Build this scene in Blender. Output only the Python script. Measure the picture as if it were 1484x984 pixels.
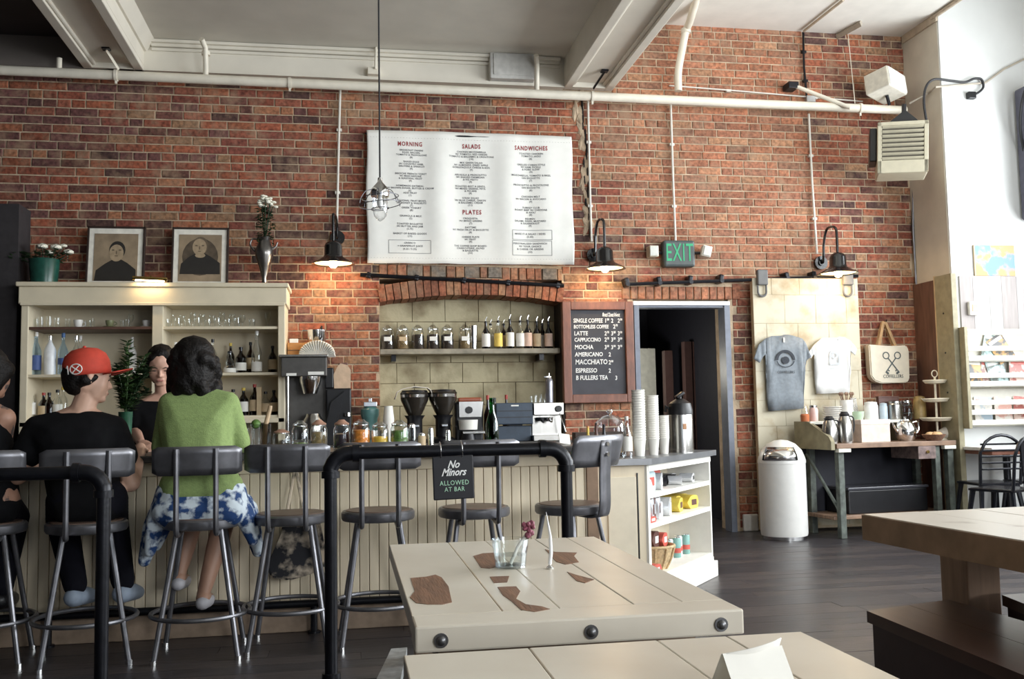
import bpy, bmesh, math, random
from mathutils import Vector, Matrix, Euler
random.seed(7)
PI = math.pi
for _o in list(bpy.data.objects): bpy.data.objects.remove(_o)
SC = bpy.context.scene
COL = SC.collection

# ------------------------------------------------------------------ camera
FPX, CX, CY = 1390.0, 742.0, 492.0
_yaw, _pit, _rol = (math.radians(a) for a in (9.7, 4.44, 1.03))
CAM = Vector((0, -8.2, 1.08))
_f = Vector((math.sin(_yaw)*math.cos(_pit), math.cos(_yaw)*math.cos(_pit), math.sin(_pit)))
_r = Vector((math.cos(_yaw), -math.sin(_yaw), 0)); _u = _r.cross(_f)
RX = _r*math.cos(_rol) - _u*math.sin(_rol); UX = _r*math.sin(_rol) + _u*math.cos(_rol)
cam = bpy.data.cameras.new('camera'); cam.sensor_width = 36; cam.lens = FPX/1484*36
cam.clip_start = .05; cam.clip_end = 100
camo = bpy.data.objects.new('camera', cam); COL.objects.link(camo); SC.camera = camo
camo.matrix_world = Matrix(((RX.x, UX.x, -_f.x, CAM.x), (RX.y, UX.y, -_f.y, CAM.y), (RX.z, UX.z, -_f.z, CAM.z), (0, 0, 0, 1)))
def at(px, py, x=None, y=None, z=None):
    """world point seen at a pixel of the photo, on a plane x=, y= or z="""
    d = _f*FPX + RX*(px-CX) - UX*(py-CY)
    t = (y-CAM.y)/d.y if y is not None else ((z-CAM.z)/d.z if z is not None else (x-CAM.x)/d.x)
    return CAM + d*t
def sc(y, px=742): return FPX/((y-CAM.y)*math.cos(_yaw)*1.0 + .17*at(px, 500, y=y).x)   # pixels per metre about plane y

# ------------------------------------------------------------------ world, daylight, exposure
w = bpy.data.worlds.new('World'); SC.world = w; w.use_nodes = True
w.node_tree.nodes['Background'].inputs[0].default_value = (.75, .86, 1, 1)
w.node_tree.nodes['Background'].inputs[1].default_value = 1.2
vs = SC.view_settings
vs.view_transform = 'Standard'; vs.look = 'None'; vs.gamma = 1.0; vs.use_curve_mapping = False
vs.exposure = 0.18
def area(name, loc, target, sx, sy, power, color):
    l = bpy.data.lights.new(name, 'AREA'); l.shape = 'RECTANGLE'; l.size = sx; l.size_y = sy; l.energy = power; l.color = color
    o = bpy.data.objects.new(name, l); COL.objects.link(o); o.location = loc
    o.rotation_euler = (Vector(target)-Vector(loc)).to_track_quat('-Z', 'Y').to_euler()
    return o
# daylight entering at the street windows: three in the right wall, two in the wall behind the camera
for i, yy in enumerate((-2.6, -5.6, -8.6)):
    area('window_daylight', (6.62, yy, 2.5), (0, yy, 2.3), 2.8, 2.4, (270, 270, 80)[i], (.94, .98, 1))
for i, xx in enumerate((1.6, 4.8)):
    area('window_daylight', (xx, -11.75, 2.4), (xx, 0, 2.0), 2.6, 3.0, (0.5, 270)[i], (.95, .98, 1))

# ------------------------------------------------------------------ helpers
def mesh_obj(name, me, mat=None, parent=None, loc=(0, 0, 0), rot=(0, 0, 0)):
    o = bpy.data.objects.new(name, me); COL.objects.link(o)
    o.location = loc; o.rotation_euler = rot
    if mat is not None and len(me.materials) == 0: me.materials.append(mat)
    if parent is not None: o.parent = parent
    return o
def bm_mesh(name, bm, smooth=None):
    bmesh.ops.recalc_face_normals(bm, faces=bm.faces)
    me = bpy.data.meshes.new(name); bm.to_mesh(me); bm.free()
    if smooth is not None:
        if smooth == 0: pass
        else:
            for p in me.polygons: p.use_smooth = True
            if smooth < 180: me.set_sharp_from_angle(angle=math.radians(smooth))
    return me
def part(name, bm, mat, parent=None, smooth=35, loc=(0, 0, 0), rot=(0, 0, 0), label=None):
    o = mesh_obj(name, bm_mesh(name, bm, smooth), mat, parent, loc, rot)
    if label: o['label'] = label
    return o
def tag(o, label, cat, group=None):
    o['label'] = label; o['category'] = cat
    if group: o['group'] = group
    return o
def thing(name, label, cat, loc=(0, 0, 0), rz=0, group=None, rot=None):
    o = bpy.data.objects.new(name, None); COL.objects.link(o); o.empty_display_size = .05
    o.location = loc; o.rotation_euler = rot if rot else (0, 0, rz)
    return tag(o, label, cat, group)
def struct(o): o['kind'] = 'structure'; return o
def copy_tree(o, parent=None, label=None):
    c = o.copy(); COL.objects.link(c); c.parent = parent
    if label: c['label'] = label
    for ch in [q for q in bpy.data.objects if q.parent == o]: copy_tree(ch, c)
    return c
def B(): return bmesh.new()
def box(bm, x0, x1, y0, y1, z0, z1, bev=0):
    vs_ = [bm.verts.new(p) for p in ((x0, y0, z0), (x1, y0, z0), (x1, y1, z0), (x0, y1, z0), (x0, y0, z1), (x1, y0, z1), (x1, y1, z1), (x0, y1, z1))]
    fs = [bm.faces.new([vs_[i] for i in q]) for q in ((0, 3, 2, 1), (4, 5, 6, 7), (0, 1, 5, 4), (1, 2, 6, 5), (2, 3, 7, 6), (3, 0, 4, 7))]
    if bev:
        es = set(e for f in fs for e in f.edges)
        bmesh.ops.bevel(bm, geom=list(es), offset=bev, segments=2, affect='EDGES', profile=.5)
    return bm
def xbox(bm, M_, sx, sy, sz, bev=0):
    b2 = B(); box(b2, -sx/2, sx/2, -sy/2, sy/2, -sz/2, sz/2, bev); b2.transform(M_)
    me = bpy.data.meshes.new('t'); b2.to_mesh(me); b2.free(); bm.from_mesh(me); bpy.data.meshes.remove(me); return bm
def T(x, y, z): return Matrix.Translation((x, y, z))
def Rm(ax, deg): return Matrix.Rotation(math.radians(deg), 4, ax)
def prism(bm, pts, z0, z1, axis='z'):
    def P3(a, b, c): return (a, b, c) if axis == 'z' else ((a, c, b) if axis == 'y' else (c, a, b))
    lo = [bm.verts.new(P3(a, b, z0)) for a, b in pts]; hi = [bm.verts.new(P3(a, b, z1)) for a, b in pts]
    n = len(pts); bm.faces.new(lo[::-1]); bm.faces.new(hi)
    for i in range(n): bm.faces.new((lo[i], lo[(i+1) % n], hi[(i+1) % n], hi[i]))
    return bm
def lathe(bm, prof, seg=20, c=(0, 0, 0), cap=True):
    rings = []
    for r, z in prof:
        rings.append([bm.verts.new((c[0]+r*math.cos(2*PI*i/seg), c[1]+r*math.sin(2*PI*i/seg), c[2]+z)) for i in range(seg)])
    for a, b in zip(rings, rings[1:]):
        for i in range(seg): bm.faces.new((a[i], a[(i+1) % seg], b[(i+1) % seg], b[i]))
    if cap: bm.faces.new(rings[0][::-1]); bm.faces.new(rings[-1])
    return bm
def tube(bm, pts, r, seg=10, closed=False, flat=1.0):
    pts = [Vector(p) for p in pts]; n = len(pts); rings = []; prev = None
    for i, p in enumerate(pts):
        if closed: d = pts[(i+1) % n]-pts[i-1]
        else: d = pts[min(i+1, n-1)]-pts[max(i-1, 0)]
        d.normalize()
        a = prev if prev is not None else (Vector((0, 0, 1)) if abs(d.z) < .9 else Vector((1, 0, 0)))
        u = (a - d*a.dot(d)); u = u.normalized() if u.length > 1e-5 else d.orthogonal().normalized()
        v = d.cross(u); prev = u
        ri = r[i] if isinstance(r, (list, tuple)) else r
        rings.append([bm.verts.new(p+u*ri*math.cos(2*PI*k/seg)+v*ri*flat*math.sin(2*PI*k/seg)) for k in range(seg)])
    m = n if closed else n-1
    for i in range(m):
        a, b = rings[i], rings[(i+1) % n]
        for k in range(seg): bm.faces.new((a[k], a[(k+1) % seg], b[(k+1) % seg], b[k]))
    if not closed: bm.faces.new(rings[0][::-1]); bm.faces.new(rings[-1])
    return bm
def arc(c, r, a0, a1, n, plane='xz'):
    out = []
    for i in range(n+1):
        a = math.radians(a0+(a1-a0)*i/n); u, v = r*math.cos(a), r*math.sin(a)
        out.append(Vector(c)+Vector((u, 0, v) if plane == 'xz' else ((u, v, 0) if plane == 'xy' else (0, u, v))))
    return out
def curve_pts(pts, n=8):
    """Catmull-Rom through pts"""
    P = [Vector(p) for p in pts]; P = [P[0]*2-P[1]]+P+[P[-1]*2-P[-2]]; out = []
    for i in range(1, len(P)-2):
        for k in range(n):
            t = k/n; a, b, c, d = P[i-1:i+3]
            out.append(.5*((2*b)+(c-a)*t+(2*a-5*b+4*c-d)*t*t+(3*b-a-3*c+d)*t**3))
    out.append(P[-2]); return out
ICO = {}
for _s in (1, 2):
    _b = bmesh.new(); bmesh.ops.create_icosphere(_b, subdivisions=_s, radius=1); ICO[_s] = [tuple(v.co) for v in _b.verts]; _b.free()
def hull(bm, balls, sub=2):
    """convex hull of balls (centre, radius or 3 radii)"""
    vv = []
    for c, r in balls:
        r3 = r if isinstance(r, (tuple, list)) else (r, r, r)
        for q in ICO[sub]: vv.append(bm.verts.new((c[0]+q[0]*r3[0], c[1]+q[1]*r3[1], c[2]+q[2]*r3[2])))
    res = bmesh.ops.convex_hull(bm, input=vv)
    dead = [g for g in res['geom_interior']+res['geom_unused'] if isinstance(g, bmesh.types.BMVert) and g.is_valid]
    bmesh.ops.delete(bm, geom=list(set(dead)), context='VERTS')
    return bm
def blob(name, shapes, mat, parent=None, vox=.008, smooth=5, loc=(0, 0, 0), rot=(0, 0, 0)):
    """one continuous surface grown from overlapping tapered shapes"""
    me = bpy.data.meshes.new(name)
    tot = B()
    for s in shapes:
        b = B(); hull(b, s, 2)
        t = bpy.data.meshes.new('t'); b.to_mesh(t); b.free(); tot.from_mesh(t); bpy.data.meshes.remove(t)
    bmesh.ops.recalc_face_normals(tot, faces=tot.faces)
    tot.to_mesh(me); tot.free()
    o = bpy.data.objects.new(name, me); COL.objects.link(o)
    m = o.modifiers.new('r', 'REMESH'); m.mode = 'VOXEL'; m.voxel_size = vox
    if smooth: m = o.modifiers.new('s', 'SMOOTH'); m.factor = .5; m.iterations = smooth
    dg = bpy.context.evaluated_depsgraph_get(); dg.update()
    me2 = bpy.data.meshes.new_from_object(o.evaluated_get(dg)); o.modifiers.clear(); o.data = me2; bpy.data.meshes.remove(me)
    for p in me2.polygons: p.use_smooth = True
    me2.materials.clear(); me2.materials.append(mat)
    o.location = loc; o.rotation_euler = rot
    if parent is not None: o.parent = parent
    return o
_fonts = {}
def text(name, body, size, mat, parent, loc=(0, 0, 0), rot=(PI/2, 0, 0), align='CENTER', ext=.0006, shear=0, spacing=1.0, line=1.0, width=1.0, bold=0):
    c = bpy.data.curves.new(name, 'FONT'); c.body = body; c.size = size; c.align_x = align; c.extrude = ext
    c.shear = shear; c.space_character = spacing; c.space_line = line; c.offset = bold; c.resolution_u = 2
    o = bpy.data.objects.new(name, c); COL.objects.link(o)
    dg = bpy.context.evaluated_depsgraph_get(); dg.update()
    me = bpy.data.meshes.new_from_object(o.evaluated_get(dg)); bpy.data.objects.remove(o)
    me.materials.clear()
    o = mesh_obj(name, me, mat, parent, loc, rot); o.scale = (width, 1, 1)
    return o
# ------------------------------------------------------------------ materials
_m = {}
def M(name, col, rough=.6, metal=0, var=.12, scale=18, bump=0, bscale=None, spec=.5, col2=None, thr=None, coat=0, emit=None, estr=0, stretch=None, trans=0, soft=.04):
    if name in _m: return _m[name]
    m = bpy.data.materials.new(name); m.use_nodes = True; nt = m.node_tree; bs = nt.nodes['Principled BSDF']
    bs.inputs['Roughness'].default_value = rough; bs.inputs['Metallic'].default_value = metal
    bs.inputs['Specular IOR Level'].default_value = spec; bs.inputs['Coat Weight'].default_value = coat
    bs.inputs['Transmission Weight'].default_value = trans
    geo = nt.nodes.new('ShaderNodeNewGeometry'); vec = geo.outputs['Position']
    if stretch:
        mp = nt.nodes.new('ShaderNodeMapping'); mp.inputs['Scale'].default_value = stretch; nt.links.new(vec, mp.inputs['Vector']); vec = mp.outputs[0]
    nz = nt.nodes.new('ShaderNodeTexNoise'); nz.inputs['Scale'].default_value = scale; nz.inputs['Detail'].default_value = 5
    nt.links.new(vec, nz.inputs['Vector'])
    rp = nt.nodes.new('ShaderNodeValToRGB'); e = rp.color_ramp.elements
    if col2 is None:
        e[0].position = .3; e[1].position = .7
        e[0].color = (*[max(0, c*(1-var)) for c in col], 1); e[1].color = (*[min(1, c*(1+var)) for c in col], 1)
    else:
        t = .55 if thr is None else thr
        e[0].position = t-soft; e[1].position = t+soft; e[0].color = (*col, 1); e[1].color = (*col2, 1)
    nt.links.new(nz.outputs['Fac'], rp.inputs['Fac']); nt.links.new(rp.outputs['Color'], bs.inputs['Base Color'])
    if bump:
        n2 = nt.nodes.new('ShaderNodeTexNoise'); n2.inputs['Scale'].default_value = bscale or scale*3; n2.inputs['Detail'].default_value = 6
        nt.links.new(vec, n2.inputs['Vector'])
        bp = nt.nodes.new('ShaderNodeBump'); bp.inputs['Strength'].default_value = bump; bp.inputs['Distance'].default_value = .01
        nt.links.new(n2.outputs['Fac'], bp.inputs['Height']); nt.links.new(bp.outputs['Normal'], bs.inputs['Normal'])
    if emit: bs.inputs['Emission Color'].default_value = (*emit, 1); bs.inputs['Emission Strength'].default_value = estr
    _m[name] = m; return m
def Glass(name, tint=(1, 1, 1), a=.82, rough=.03):
    if name in _m: return _m[name]
    m = bpy.data.materials.new(name); m.use_nodes = True; nt = m.node_tree; nt.nodes.remove(nt.nodes['Principled BSDF'])
    out = nt.nodes['Material Output']; tr = nt.nodes.new('ShaderNodeBsdfTransparent'); gl = nt.nodes.new('ShaderNodeBsdfGlossy'); mx = nt.nodes.new('ShaderNodeMixShader')
    fr = nt.nodes.new('ShaderNodeLayerWeight'); fr.inputs['Blend'].default_value = 1-a
    tr.inputs[0].default_value = (*tint, 1); gl.inputs['Roughness'].default_value = rough; gl.inputs[0].default_value = (.9, .95, 1, 1)
    nt.links.new(fr.outputs['Facing'], mx.inputs[0]); nt.links.new(tr.outputs[0], mx.inputs[1]); nt.links.new(gl.outputs[0], mx.inputs[2]); nt.links.new(mx.outputs[0], out.inputs[0])
    _m[name] = m; return m
CREAM = M('cream_paint', (.74, .66, .51), .55, var=.07, scale=9, bump=.05)
WHITE = M('white_paint', (.78, .76, .70), .6, var=.05, scale=6, bump=.04)
PIPEW = M('pipe_paint', (.74, .69, .58), .45, var=.08, scale=8)
BLACK = M('black_metal', (.006, .006, .008), .35, var=.3, scale=20)
IRON = M('iron_pipe', (.008, .0085, .012), .34, metal=.3, var=.3, scale=25, bump=.08, spec=.4)
STEEL = M('stool_steel', (.19, .19, .205), .36, metal=.75, var=.2, scale=15)
CHROME = M('chrome', (.72, .72, .72), .14, metal=1, var=.05)
DARK = M('dark_plastic', (.007, .007, .009), .4, var=.2)
GLASS = Glass('clear_glass', (.97, .98, .97), .66); GREENGL = Glass('green_glass', (.10, .42, .17), .80); BROWNGL = Glass('brown_glass', (.12, .05, .015), .75); BLUEGL = Glass('pale_blue_glass', (.75, .88, 1), .8)
SKIN = M('skin', (.56, .33, .23), .5, var=.06, scale=12)
PAPER = M('paper', (.82, .80, .74), .75, var=.03)
# ================================================================== THE ROOM
def brick_mat():
    m = bpy.data.materials.new('old_brick'); m.use_nodes = True; nt = m.node_tree; bs = nt.nodes['Principled BSDF']
    bs.inputs['Roughness'].default_value = .78; bs.inputs['Specular IOR Level'].default_value = .35
    at_ = nt.nodes.new('ShaderNodeAttribute'); at_.attribute_name = 'bcol'
    geo = nt.nodes.new('ShaderNodeNewGeometry')
    n1 = nt.nodes.new('ShaderNodeTexNoise'); n1.inputs['Scale'].default_value = 38; n1.inputs['Detail'].default_value = 6
    n2 = nt.nodes.new('ShaderNodeTexNoise'); n2.inputs['Scale'].default_value = 2.3; n2.inputs['Detail'].default_value = 7; n2.inputs['Roughness'].default_value = .68
    n3 = nt.nodes.new('ShaderNodeTexNoise'); n3.inputs['Scale'].default_value = 11; n3.inputs['Detail'].default_value = 6
    for n in (n1, n2, n3): nt.links.new(geo.outputs['Position'], n.inputs['Vector'])
    r1 = nt.nodes.new('ShaderNodeMapRange'); r1.inputs[1].default_value = .3; r1.inputs[2].default_value = .7; r1.inputs[3].default_value = .5; r1.inputs[4].default_value = 1.35
    nt.links.new(n1.outputs['Fac'], r1.inputs[0])
    mu = nt.nodes.new('ShaderNodeVectorMath'); mu.operation = 'SCALE'; nt.links.new(at_.outputs['Color'], mu.inputs[0]); nt.links.new(r1.outputs[0], mu.inputs[3])
    rp = nt.nodes.new('ShaderNodeValToRGB'); rp.color_ramp.elements[0].position = .545; rp.color_ramp.elements[1].position = .71
    rp.color_ramp.elements[1].color = (.7, .7, .7, 1)
    ad = nt.nodes.new('ShaderNodeMath'); ad.operation = 'MULTIPLY_ADD'; ad.inputs[1].default_value = .5
    nt.links.new(n3.outputs['Fac'], ad.inputs[0])
    s2 = nt.nodes.new('ShaderNodeMath'); s2.operation = 'MULTIPLY'; s2.inputs[1].default_value = .62; nt.links.new(n2.outputs['Fac'], s2.inputs[0]); nt.links.new(s2.outputs[0], ad.inputs[2])
    nt.links.new(ad.outputs[0], rp.inputs['Fac'])
    mx = nt.nodes.new('ShaderNodeMix'); mx.data_type = 'RGBA'; mx.inputs[7].default_value = (.34, .225, .145, 1)
    nt.links.new(rp.outputs['Color'], mx.inputs[0]); nt.links.new(mu.outputs[0], mx.inputs[6]); nt.links.new(mx.outputs[2], bs.inputs['Base Color'])
    bp = nt.nodes.new('ShaderNodeBump'); bp.inputs['Strength'].default_value = .5; bp.inputs['Distance'].default_value = .008
    nt.links.new(n1.outputs['Fac'], bp.inputs['Height']); nt.links.new(bp.outputs['Normal'], bs.inputs['Normal'])
    return m
BRICK = brick_mat()
MORTAR = M('lime_mortar', (.47, .36, .25), .9, var=.3, scale=9, bump=.6, bscale=60)
NX0, NX1, NZ1 = .262, 1.857, 2.13       # niche
DX0, DX1, DZ1 = 2.50, 3.396, 2.06       # doorway
WX1 = 5.257                             # corner with the plastered pier
bm = B()
for a in ((-4.6, NX0, 0, 4.9), (NX0, NX1, 0, .80), (NX0, NX1, NZ1+.12, 4.9), (NX1, DX0, 0, 4.9), (DX0, DX1, DZ1+.03, 4.9), (DX1, 5.9, 0, 4.9)):
    box(bm, a[0], a[1], 0, .32, a[2], a[3])
WALL = struct(part('wall_back', bm, MORTAR, smooth=None))
PAL = [(.28, .082, .044), (.235, .068, .040), (.32, .11, .056), (.26, .086, .052), (.19, .058, .040), (.34, .145, .075), (.13, .052, .040), (.29, .09, .047), (.33, .18, .10), (.10, .050, .042), (.225, .078, .048), (.275, .086, .044)]
def brick_geo(x0, x1, z0, z1, d, rnd):
    j = lambda s: (rnd.random()-.5)*s
    c = .005; V = []
    for (yy, ins) in ((.004, 0), (-d*.55, 0), (-d, c)):
        for (x, z) in ((x0+ins, z0+ins), (x1-ins, z0+ins), (x1-ins, z1-ins), (x0+ins, z1-ins)):
            V.append((x+j(.004), yy+(j(.003) if ins else 0), z+j(.004)))
    Fc = []
    for k in (0, 4):
        for i in range(4): Fc.append((k+i, k+(i+1) % 4, k+4+(i+1) % 4, k+4+i))
    Fc.append((8, 9, 10, 11)); return V, Fc
def brick_mesh(name, V, Fc, C):
    me = bpy.data.meshes.new(name); me.from_pydata(V, [], Fc); me.update()
    a = me.color_attributes.new('bcol', 'FLOAT_COLOR', 'POINT')
    for i, c in enumerate(C): a.data[i].color = (*c, 1)
    me.materials.append(BRICK); return me
rnd = random.Random(3)
CP, BL, J = .071, .213, .011
bricks = []
def skip(x0, x1, z0, z1):
    if x1 > NX0-.004 and x0 < NX1+.004 and z0 < 2.365 and z1 > .80: return 'n'
    if x1 > DX0-.05 and x0 < DX1+.04 and z0 < DZ1+.14: return 'd'
    if x1 < 1.86 and z1 < .80: return 'h'
    if x0 < -2.62 and z1 < 2.2: return 'h'
    return ''
row = 0; z = .03
while z < 4.60:
    lim0 = -3.3; lim1 = WX1-.004
    if z+CP > 3.99: lim0 = 2.36
    x = lim0 - rnd.random()*BL
    hdr = (row % 6 == 3)
    while x < lim1:
        L = BL
        q = rnd.random()
        if hdr and q < .8: L = .100
        elif q < .10: L = .100
        elif q < .16: L = .155
        x0, x1 = max(x, lim0), min(x+L, lim1); full = (x0 == x and x1 == x+L and L == BL)
        z0, z1 = z+J/2, z+CP-J/2
        s = skip(x0, x1, z0, z1)
        if s == 'n':
            full = False
            if x0 < NX0-.02: x1 = NX0-.004; s = ''
            elif x1 > NX1+.02: x0 = NX1+.004; s = ''
        elif s == 'd':
            full = False
            if x0 < DX0-.07: x1 = DX0-.052; s = ''
            elif x1 > DX1+.06: x0 = DX1+.042; s = ''
        if not s and x1-x0 > .03: bricks.append((x0, x1, z0, z1, full))
        x += L+J
    z += CP; row += 1
def brick_col(x, z):
    c = PAL[int(rnd.random()*len(PAL))]; k = .8+.45*rnd.random()
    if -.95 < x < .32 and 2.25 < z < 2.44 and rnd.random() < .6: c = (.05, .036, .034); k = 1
    if x < -.4 and rnd.random() < .35: c = (.15, .062, .055)  # darker left bricks: soot, with the dim light there coloured in too
    if 2.1 < x < 4.2 and z > 2.3: c = tuple(.55*a+.45*b for a, b in zip(c, (.42, .2, .11)))  # paler bricks at right: the light on them is mixed into the colour
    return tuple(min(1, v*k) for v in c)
def hidden(x, z):                        # behind the menu, cabinet, sliding door, pictures
    return (.12 < x < 1.95 and 2.3 < z < 3.6) or (-2.6 < x < -.5 and z < 2.2) or (3.5 < x < 4.8 and z < 2.3) or (3.8 < z < 4.0) or (-2.2 < x < -.9 and z < 2.62) or z < 1.0
cand = sorted([b for b in bricks if b[4] and not hidden((b[0]+b[1])/2, b[2])], key=lambda b: (Vector(((b[0]+b[1])/2, 0, b[2]))-CAM).length)
single = set(cand[:290])
VAR = []
for k in range(22):
    c = PAL[k % len(PAL)]; kk = .8+.45*rnd.random(); c = tuple(v*kk for v in c)
    V, Fc = brick_geo(0, BL, 0, CP-J, .0055+.004*rnd.random(), rnd); VAR.append(brick_mesh('brick', V, Fc, [c]*len(V)))
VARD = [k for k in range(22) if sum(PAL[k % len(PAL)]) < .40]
V, Fc, Cc = [], [], []
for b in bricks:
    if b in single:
        k = rnd.choice(VARD) if (b[0] < -.6 and rnd.random() < .35) or (-.95 < b[0] < .3 and 2.25 < b[2] < 2.44 and rnd.random() < .6) else rnd.randrange(22)  # darker variants at left for soot and dim light; sooty band under the menu
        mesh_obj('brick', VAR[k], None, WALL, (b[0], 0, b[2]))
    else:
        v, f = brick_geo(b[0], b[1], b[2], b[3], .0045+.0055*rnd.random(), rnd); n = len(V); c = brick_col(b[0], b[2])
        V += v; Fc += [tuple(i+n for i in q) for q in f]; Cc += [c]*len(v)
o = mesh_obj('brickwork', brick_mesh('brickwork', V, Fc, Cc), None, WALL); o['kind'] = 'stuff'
# soldier bricks of the flat arch over the niche, each a piece
Rr = 4.9; xc = (NX0+NX1)/2; zc = 2.115-Rr
n = 25; half = math.asin((NX1-NX0)/2/Rr)
for k in range(n):
    a0 = -half+2*half*k/n+.0008; a1 = -half+2*half*(k+1)/n-.0008; top = Rr+.138+rnd.random()*.012; lo = Rr+(rnd.random()-.5)*.008
    P = [(xc+r*math.sin(a), zc+r*math.cos(a)) for r, a in ((lo, a0), (lo, a1), (top, a1), (top, a0))]
    b = B(); prism(b, P, -.016-rnd.random()*.006, .30, 'y'); me = bm_mesh('arch_brick', b); c = brick_col(3, 1)
    c = tuple(.6*u+.4*v for u, v in zip(c, (.34, .13, .06)))
    a = me.color_attributes.new('bcol', 'FLOAT_COLOR', 'POINT')
    for q in a.data: q.color = (*c, 1)
    mesh_obj('arch_brick', me, BRICK, WALL)
x = NX0+.0
while x < NX1-.03:                       # rough upper soldier row and rubble under the menu
    wv = .055+rnd.random()*.02
    if rnd.random() < .30: wv += .06; c = (.20, .17, .14)
    else: c = brick_col(3, 3)
    zt = 2.365-.03*(x-NX0)/1.6; zb = zt-.105+.02*rnd.random()
    v, f = brick_geo(x, min(x+wv, NX1), zb, zt+.01, .012+.014*rnd.random(), rnd)
    mesh_obj('arch_brick', brick_mesh('arch_brick', v, f, [c]*12), None, WALL); x += wv+.008
x = DX0-.10
while x < DX1+.06:                       # soldier bricks over the doorway
    wv = .06+rnd.random()*.012
    v, f = brick_geo(x, x+wv, DZ1+.02, DZ1+.135, .012+.008*rnd.random(), rnd)
    mesh_obj('arch_brick', brick_mesh('arch_brick', v, f, [brick_col(3, 3)]*12), None, WALL); x += wv+.009
# niche: pale stone blocks at the back, right cheek coloured dark for its deep shadow
STONE = M('pale_stone', (.52, .46, .30), .8, var=.3, scale=4, bump=.5, bscale=25, col2=(.20, .15, .08), thr=.60, soft=.14)
b = B(); box(b, NX0-.02, NX1+.02, .33, .45, .5, 2.4); part('niche_back', b, MORTAR, WALL, None)
zz = .80; rw = 0
while zz < 2.2:
    hgt = (.19, .175, .2, .18)[rw % 4]; x = NX0 - (.15 if rw % 2 else 0)
    while x < NX1:
        L = .29+.04*rnd.random(); x0, x1 = max(x, NX0), min(x+L, NX1)
        if x1-x0 > .02:
            b = B(); box(b, x0+.002, x1-.002, .296+rnd.random()*.008, .335, zz+.002, zz+hgt-.002, .003); part('stone_block', b, STONE, WALL, None)
        x += L
    zz += hgt; rw += 1
SHADE_CRACK = M('shade_and_crack', (.022, .018, .017), .9, var=.4, scale=14, bump=.5)  # shadow of the niche cheek as colour; also fills the wall crack
b = B(); box(b, NX1-.012, NX1+.004, .0, .30, .8, 2.13); part('niche_cheek', b, SHADE_CRACK, WALL, None)
# broken mortar seam beside the menu
P = [(835, 152), (842, 175), (846, 200), (850, 232), (848, 262), (853, 300), (850, 335)]
b = B()
for i, (px, py) in enumerate(P*4):
    p = at(px+rnd.uniform(-6, 6), py+rnd.uniform(-14, 14), y=0)
    bmesh.ops.create_icosphere(b, subdivisions=1, radius=1, matrix=T(p.x, -.006, p.z) @ Rm('Y', rnd.uniform(-30, 30)) @ Matrix.Diagonal((.018+.02*rnd.random(), .012, .05+.05*rnd.random(), 1)))
part('mortar_seam', b, MORTAR, WALL, None)
b = B()
for i in range(18):
    p = at(852+rnd.uniform(-3, 4)-(1-i/18)*6, 150+i*11, y=0)
    bmesh.ops.create_icosphere(b, subdivisions=1, radius=1, matrix=T(p.x, -.008, p.z) @ Matrix.Diagonal((.012, .012, .06, 1)))
part('dark_crack', b, SHADE_CRACK, WALL, None)

# ---- floor of dark planks
FLB = M('floor_under', (.02, .016, .016), .7)
PLK = M('dark_plank', (.036, .032, .036), .34, var=.35, scale=5, stretch=(1, 8, 1), bump=.12, bscale=9, spec=.6)
PLK2 = M('dark_plank_worn', (.052, .043, .044), .37, var=.4, scale=6, stretch=(1, 8, 1), bump=.12, bscale=9, spec=.6)
b = B(); box(b, -4.6, 6.55, -12.5, 3.2, -.2, -.02); FLOOR = struct(part('floor', b, FLB, smooth=None))
for yy in range(42):
    y0 = -5.45+yy*.13; x = -3.4-rnd.random()*2
    while x < 6.4:
        L = 2.1+rnd.random()*.5; zt = -.0015*rnd.random()
        b = B(); box(b, x+.001, x+L-.001, y0+.0012, y0+.1288, -.02, zt); part('floor_plank', b, PLK if rnd.random() < .65 else PLK2, FLOOR, None); x += L
b = B(); box(b, -4.6, 6.4, -12.5, -5.455, -.02, -.001); part('floor_boards', b, PLK, FLOOR, None)
b = B(); box(b, 2.4, 4.2, .02, 3.2, -.02, -.001); part('floor_boards', b, PLK, FLOOR, None)

# ---- ceilings, beams, plaster frieze
CEIL = M('ceiling_plaster', (.60, .57, .50), .7, var=.06, scale=3, bump=.05)
BEAMM = M('beam_plaster', (.70, .66, .57), .6, var=.06, scale=3)
SHCEIL = M('shaded_ceiling', (.045, .042, .045), .75, var=.2, scale=2)  # unlit left bay: its shade is put into the ceiling colour
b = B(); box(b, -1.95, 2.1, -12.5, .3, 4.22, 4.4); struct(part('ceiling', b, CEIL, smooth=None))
b = B(); box(b, -4.6, -1.95, -12.5, .3, 4.22, 4.4); struct(part('ceiling_left', b, SHCEIL, smooth=None))
b = B(); box(b, 2.1, 5.27, -12.5, .3, 4.62, 4.9); struct(part('ceiling_right', b, WHITE, smooth=None))
b = B(); box(b, 5.15, 6.55, -12.5, .3, 5.3, 5.5); box(b, 5.255, 5.275, -12.5, -.50, 4.62, 5.3); struct(part('ceiling_high', b, WHITE, smooth=None))
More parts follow.
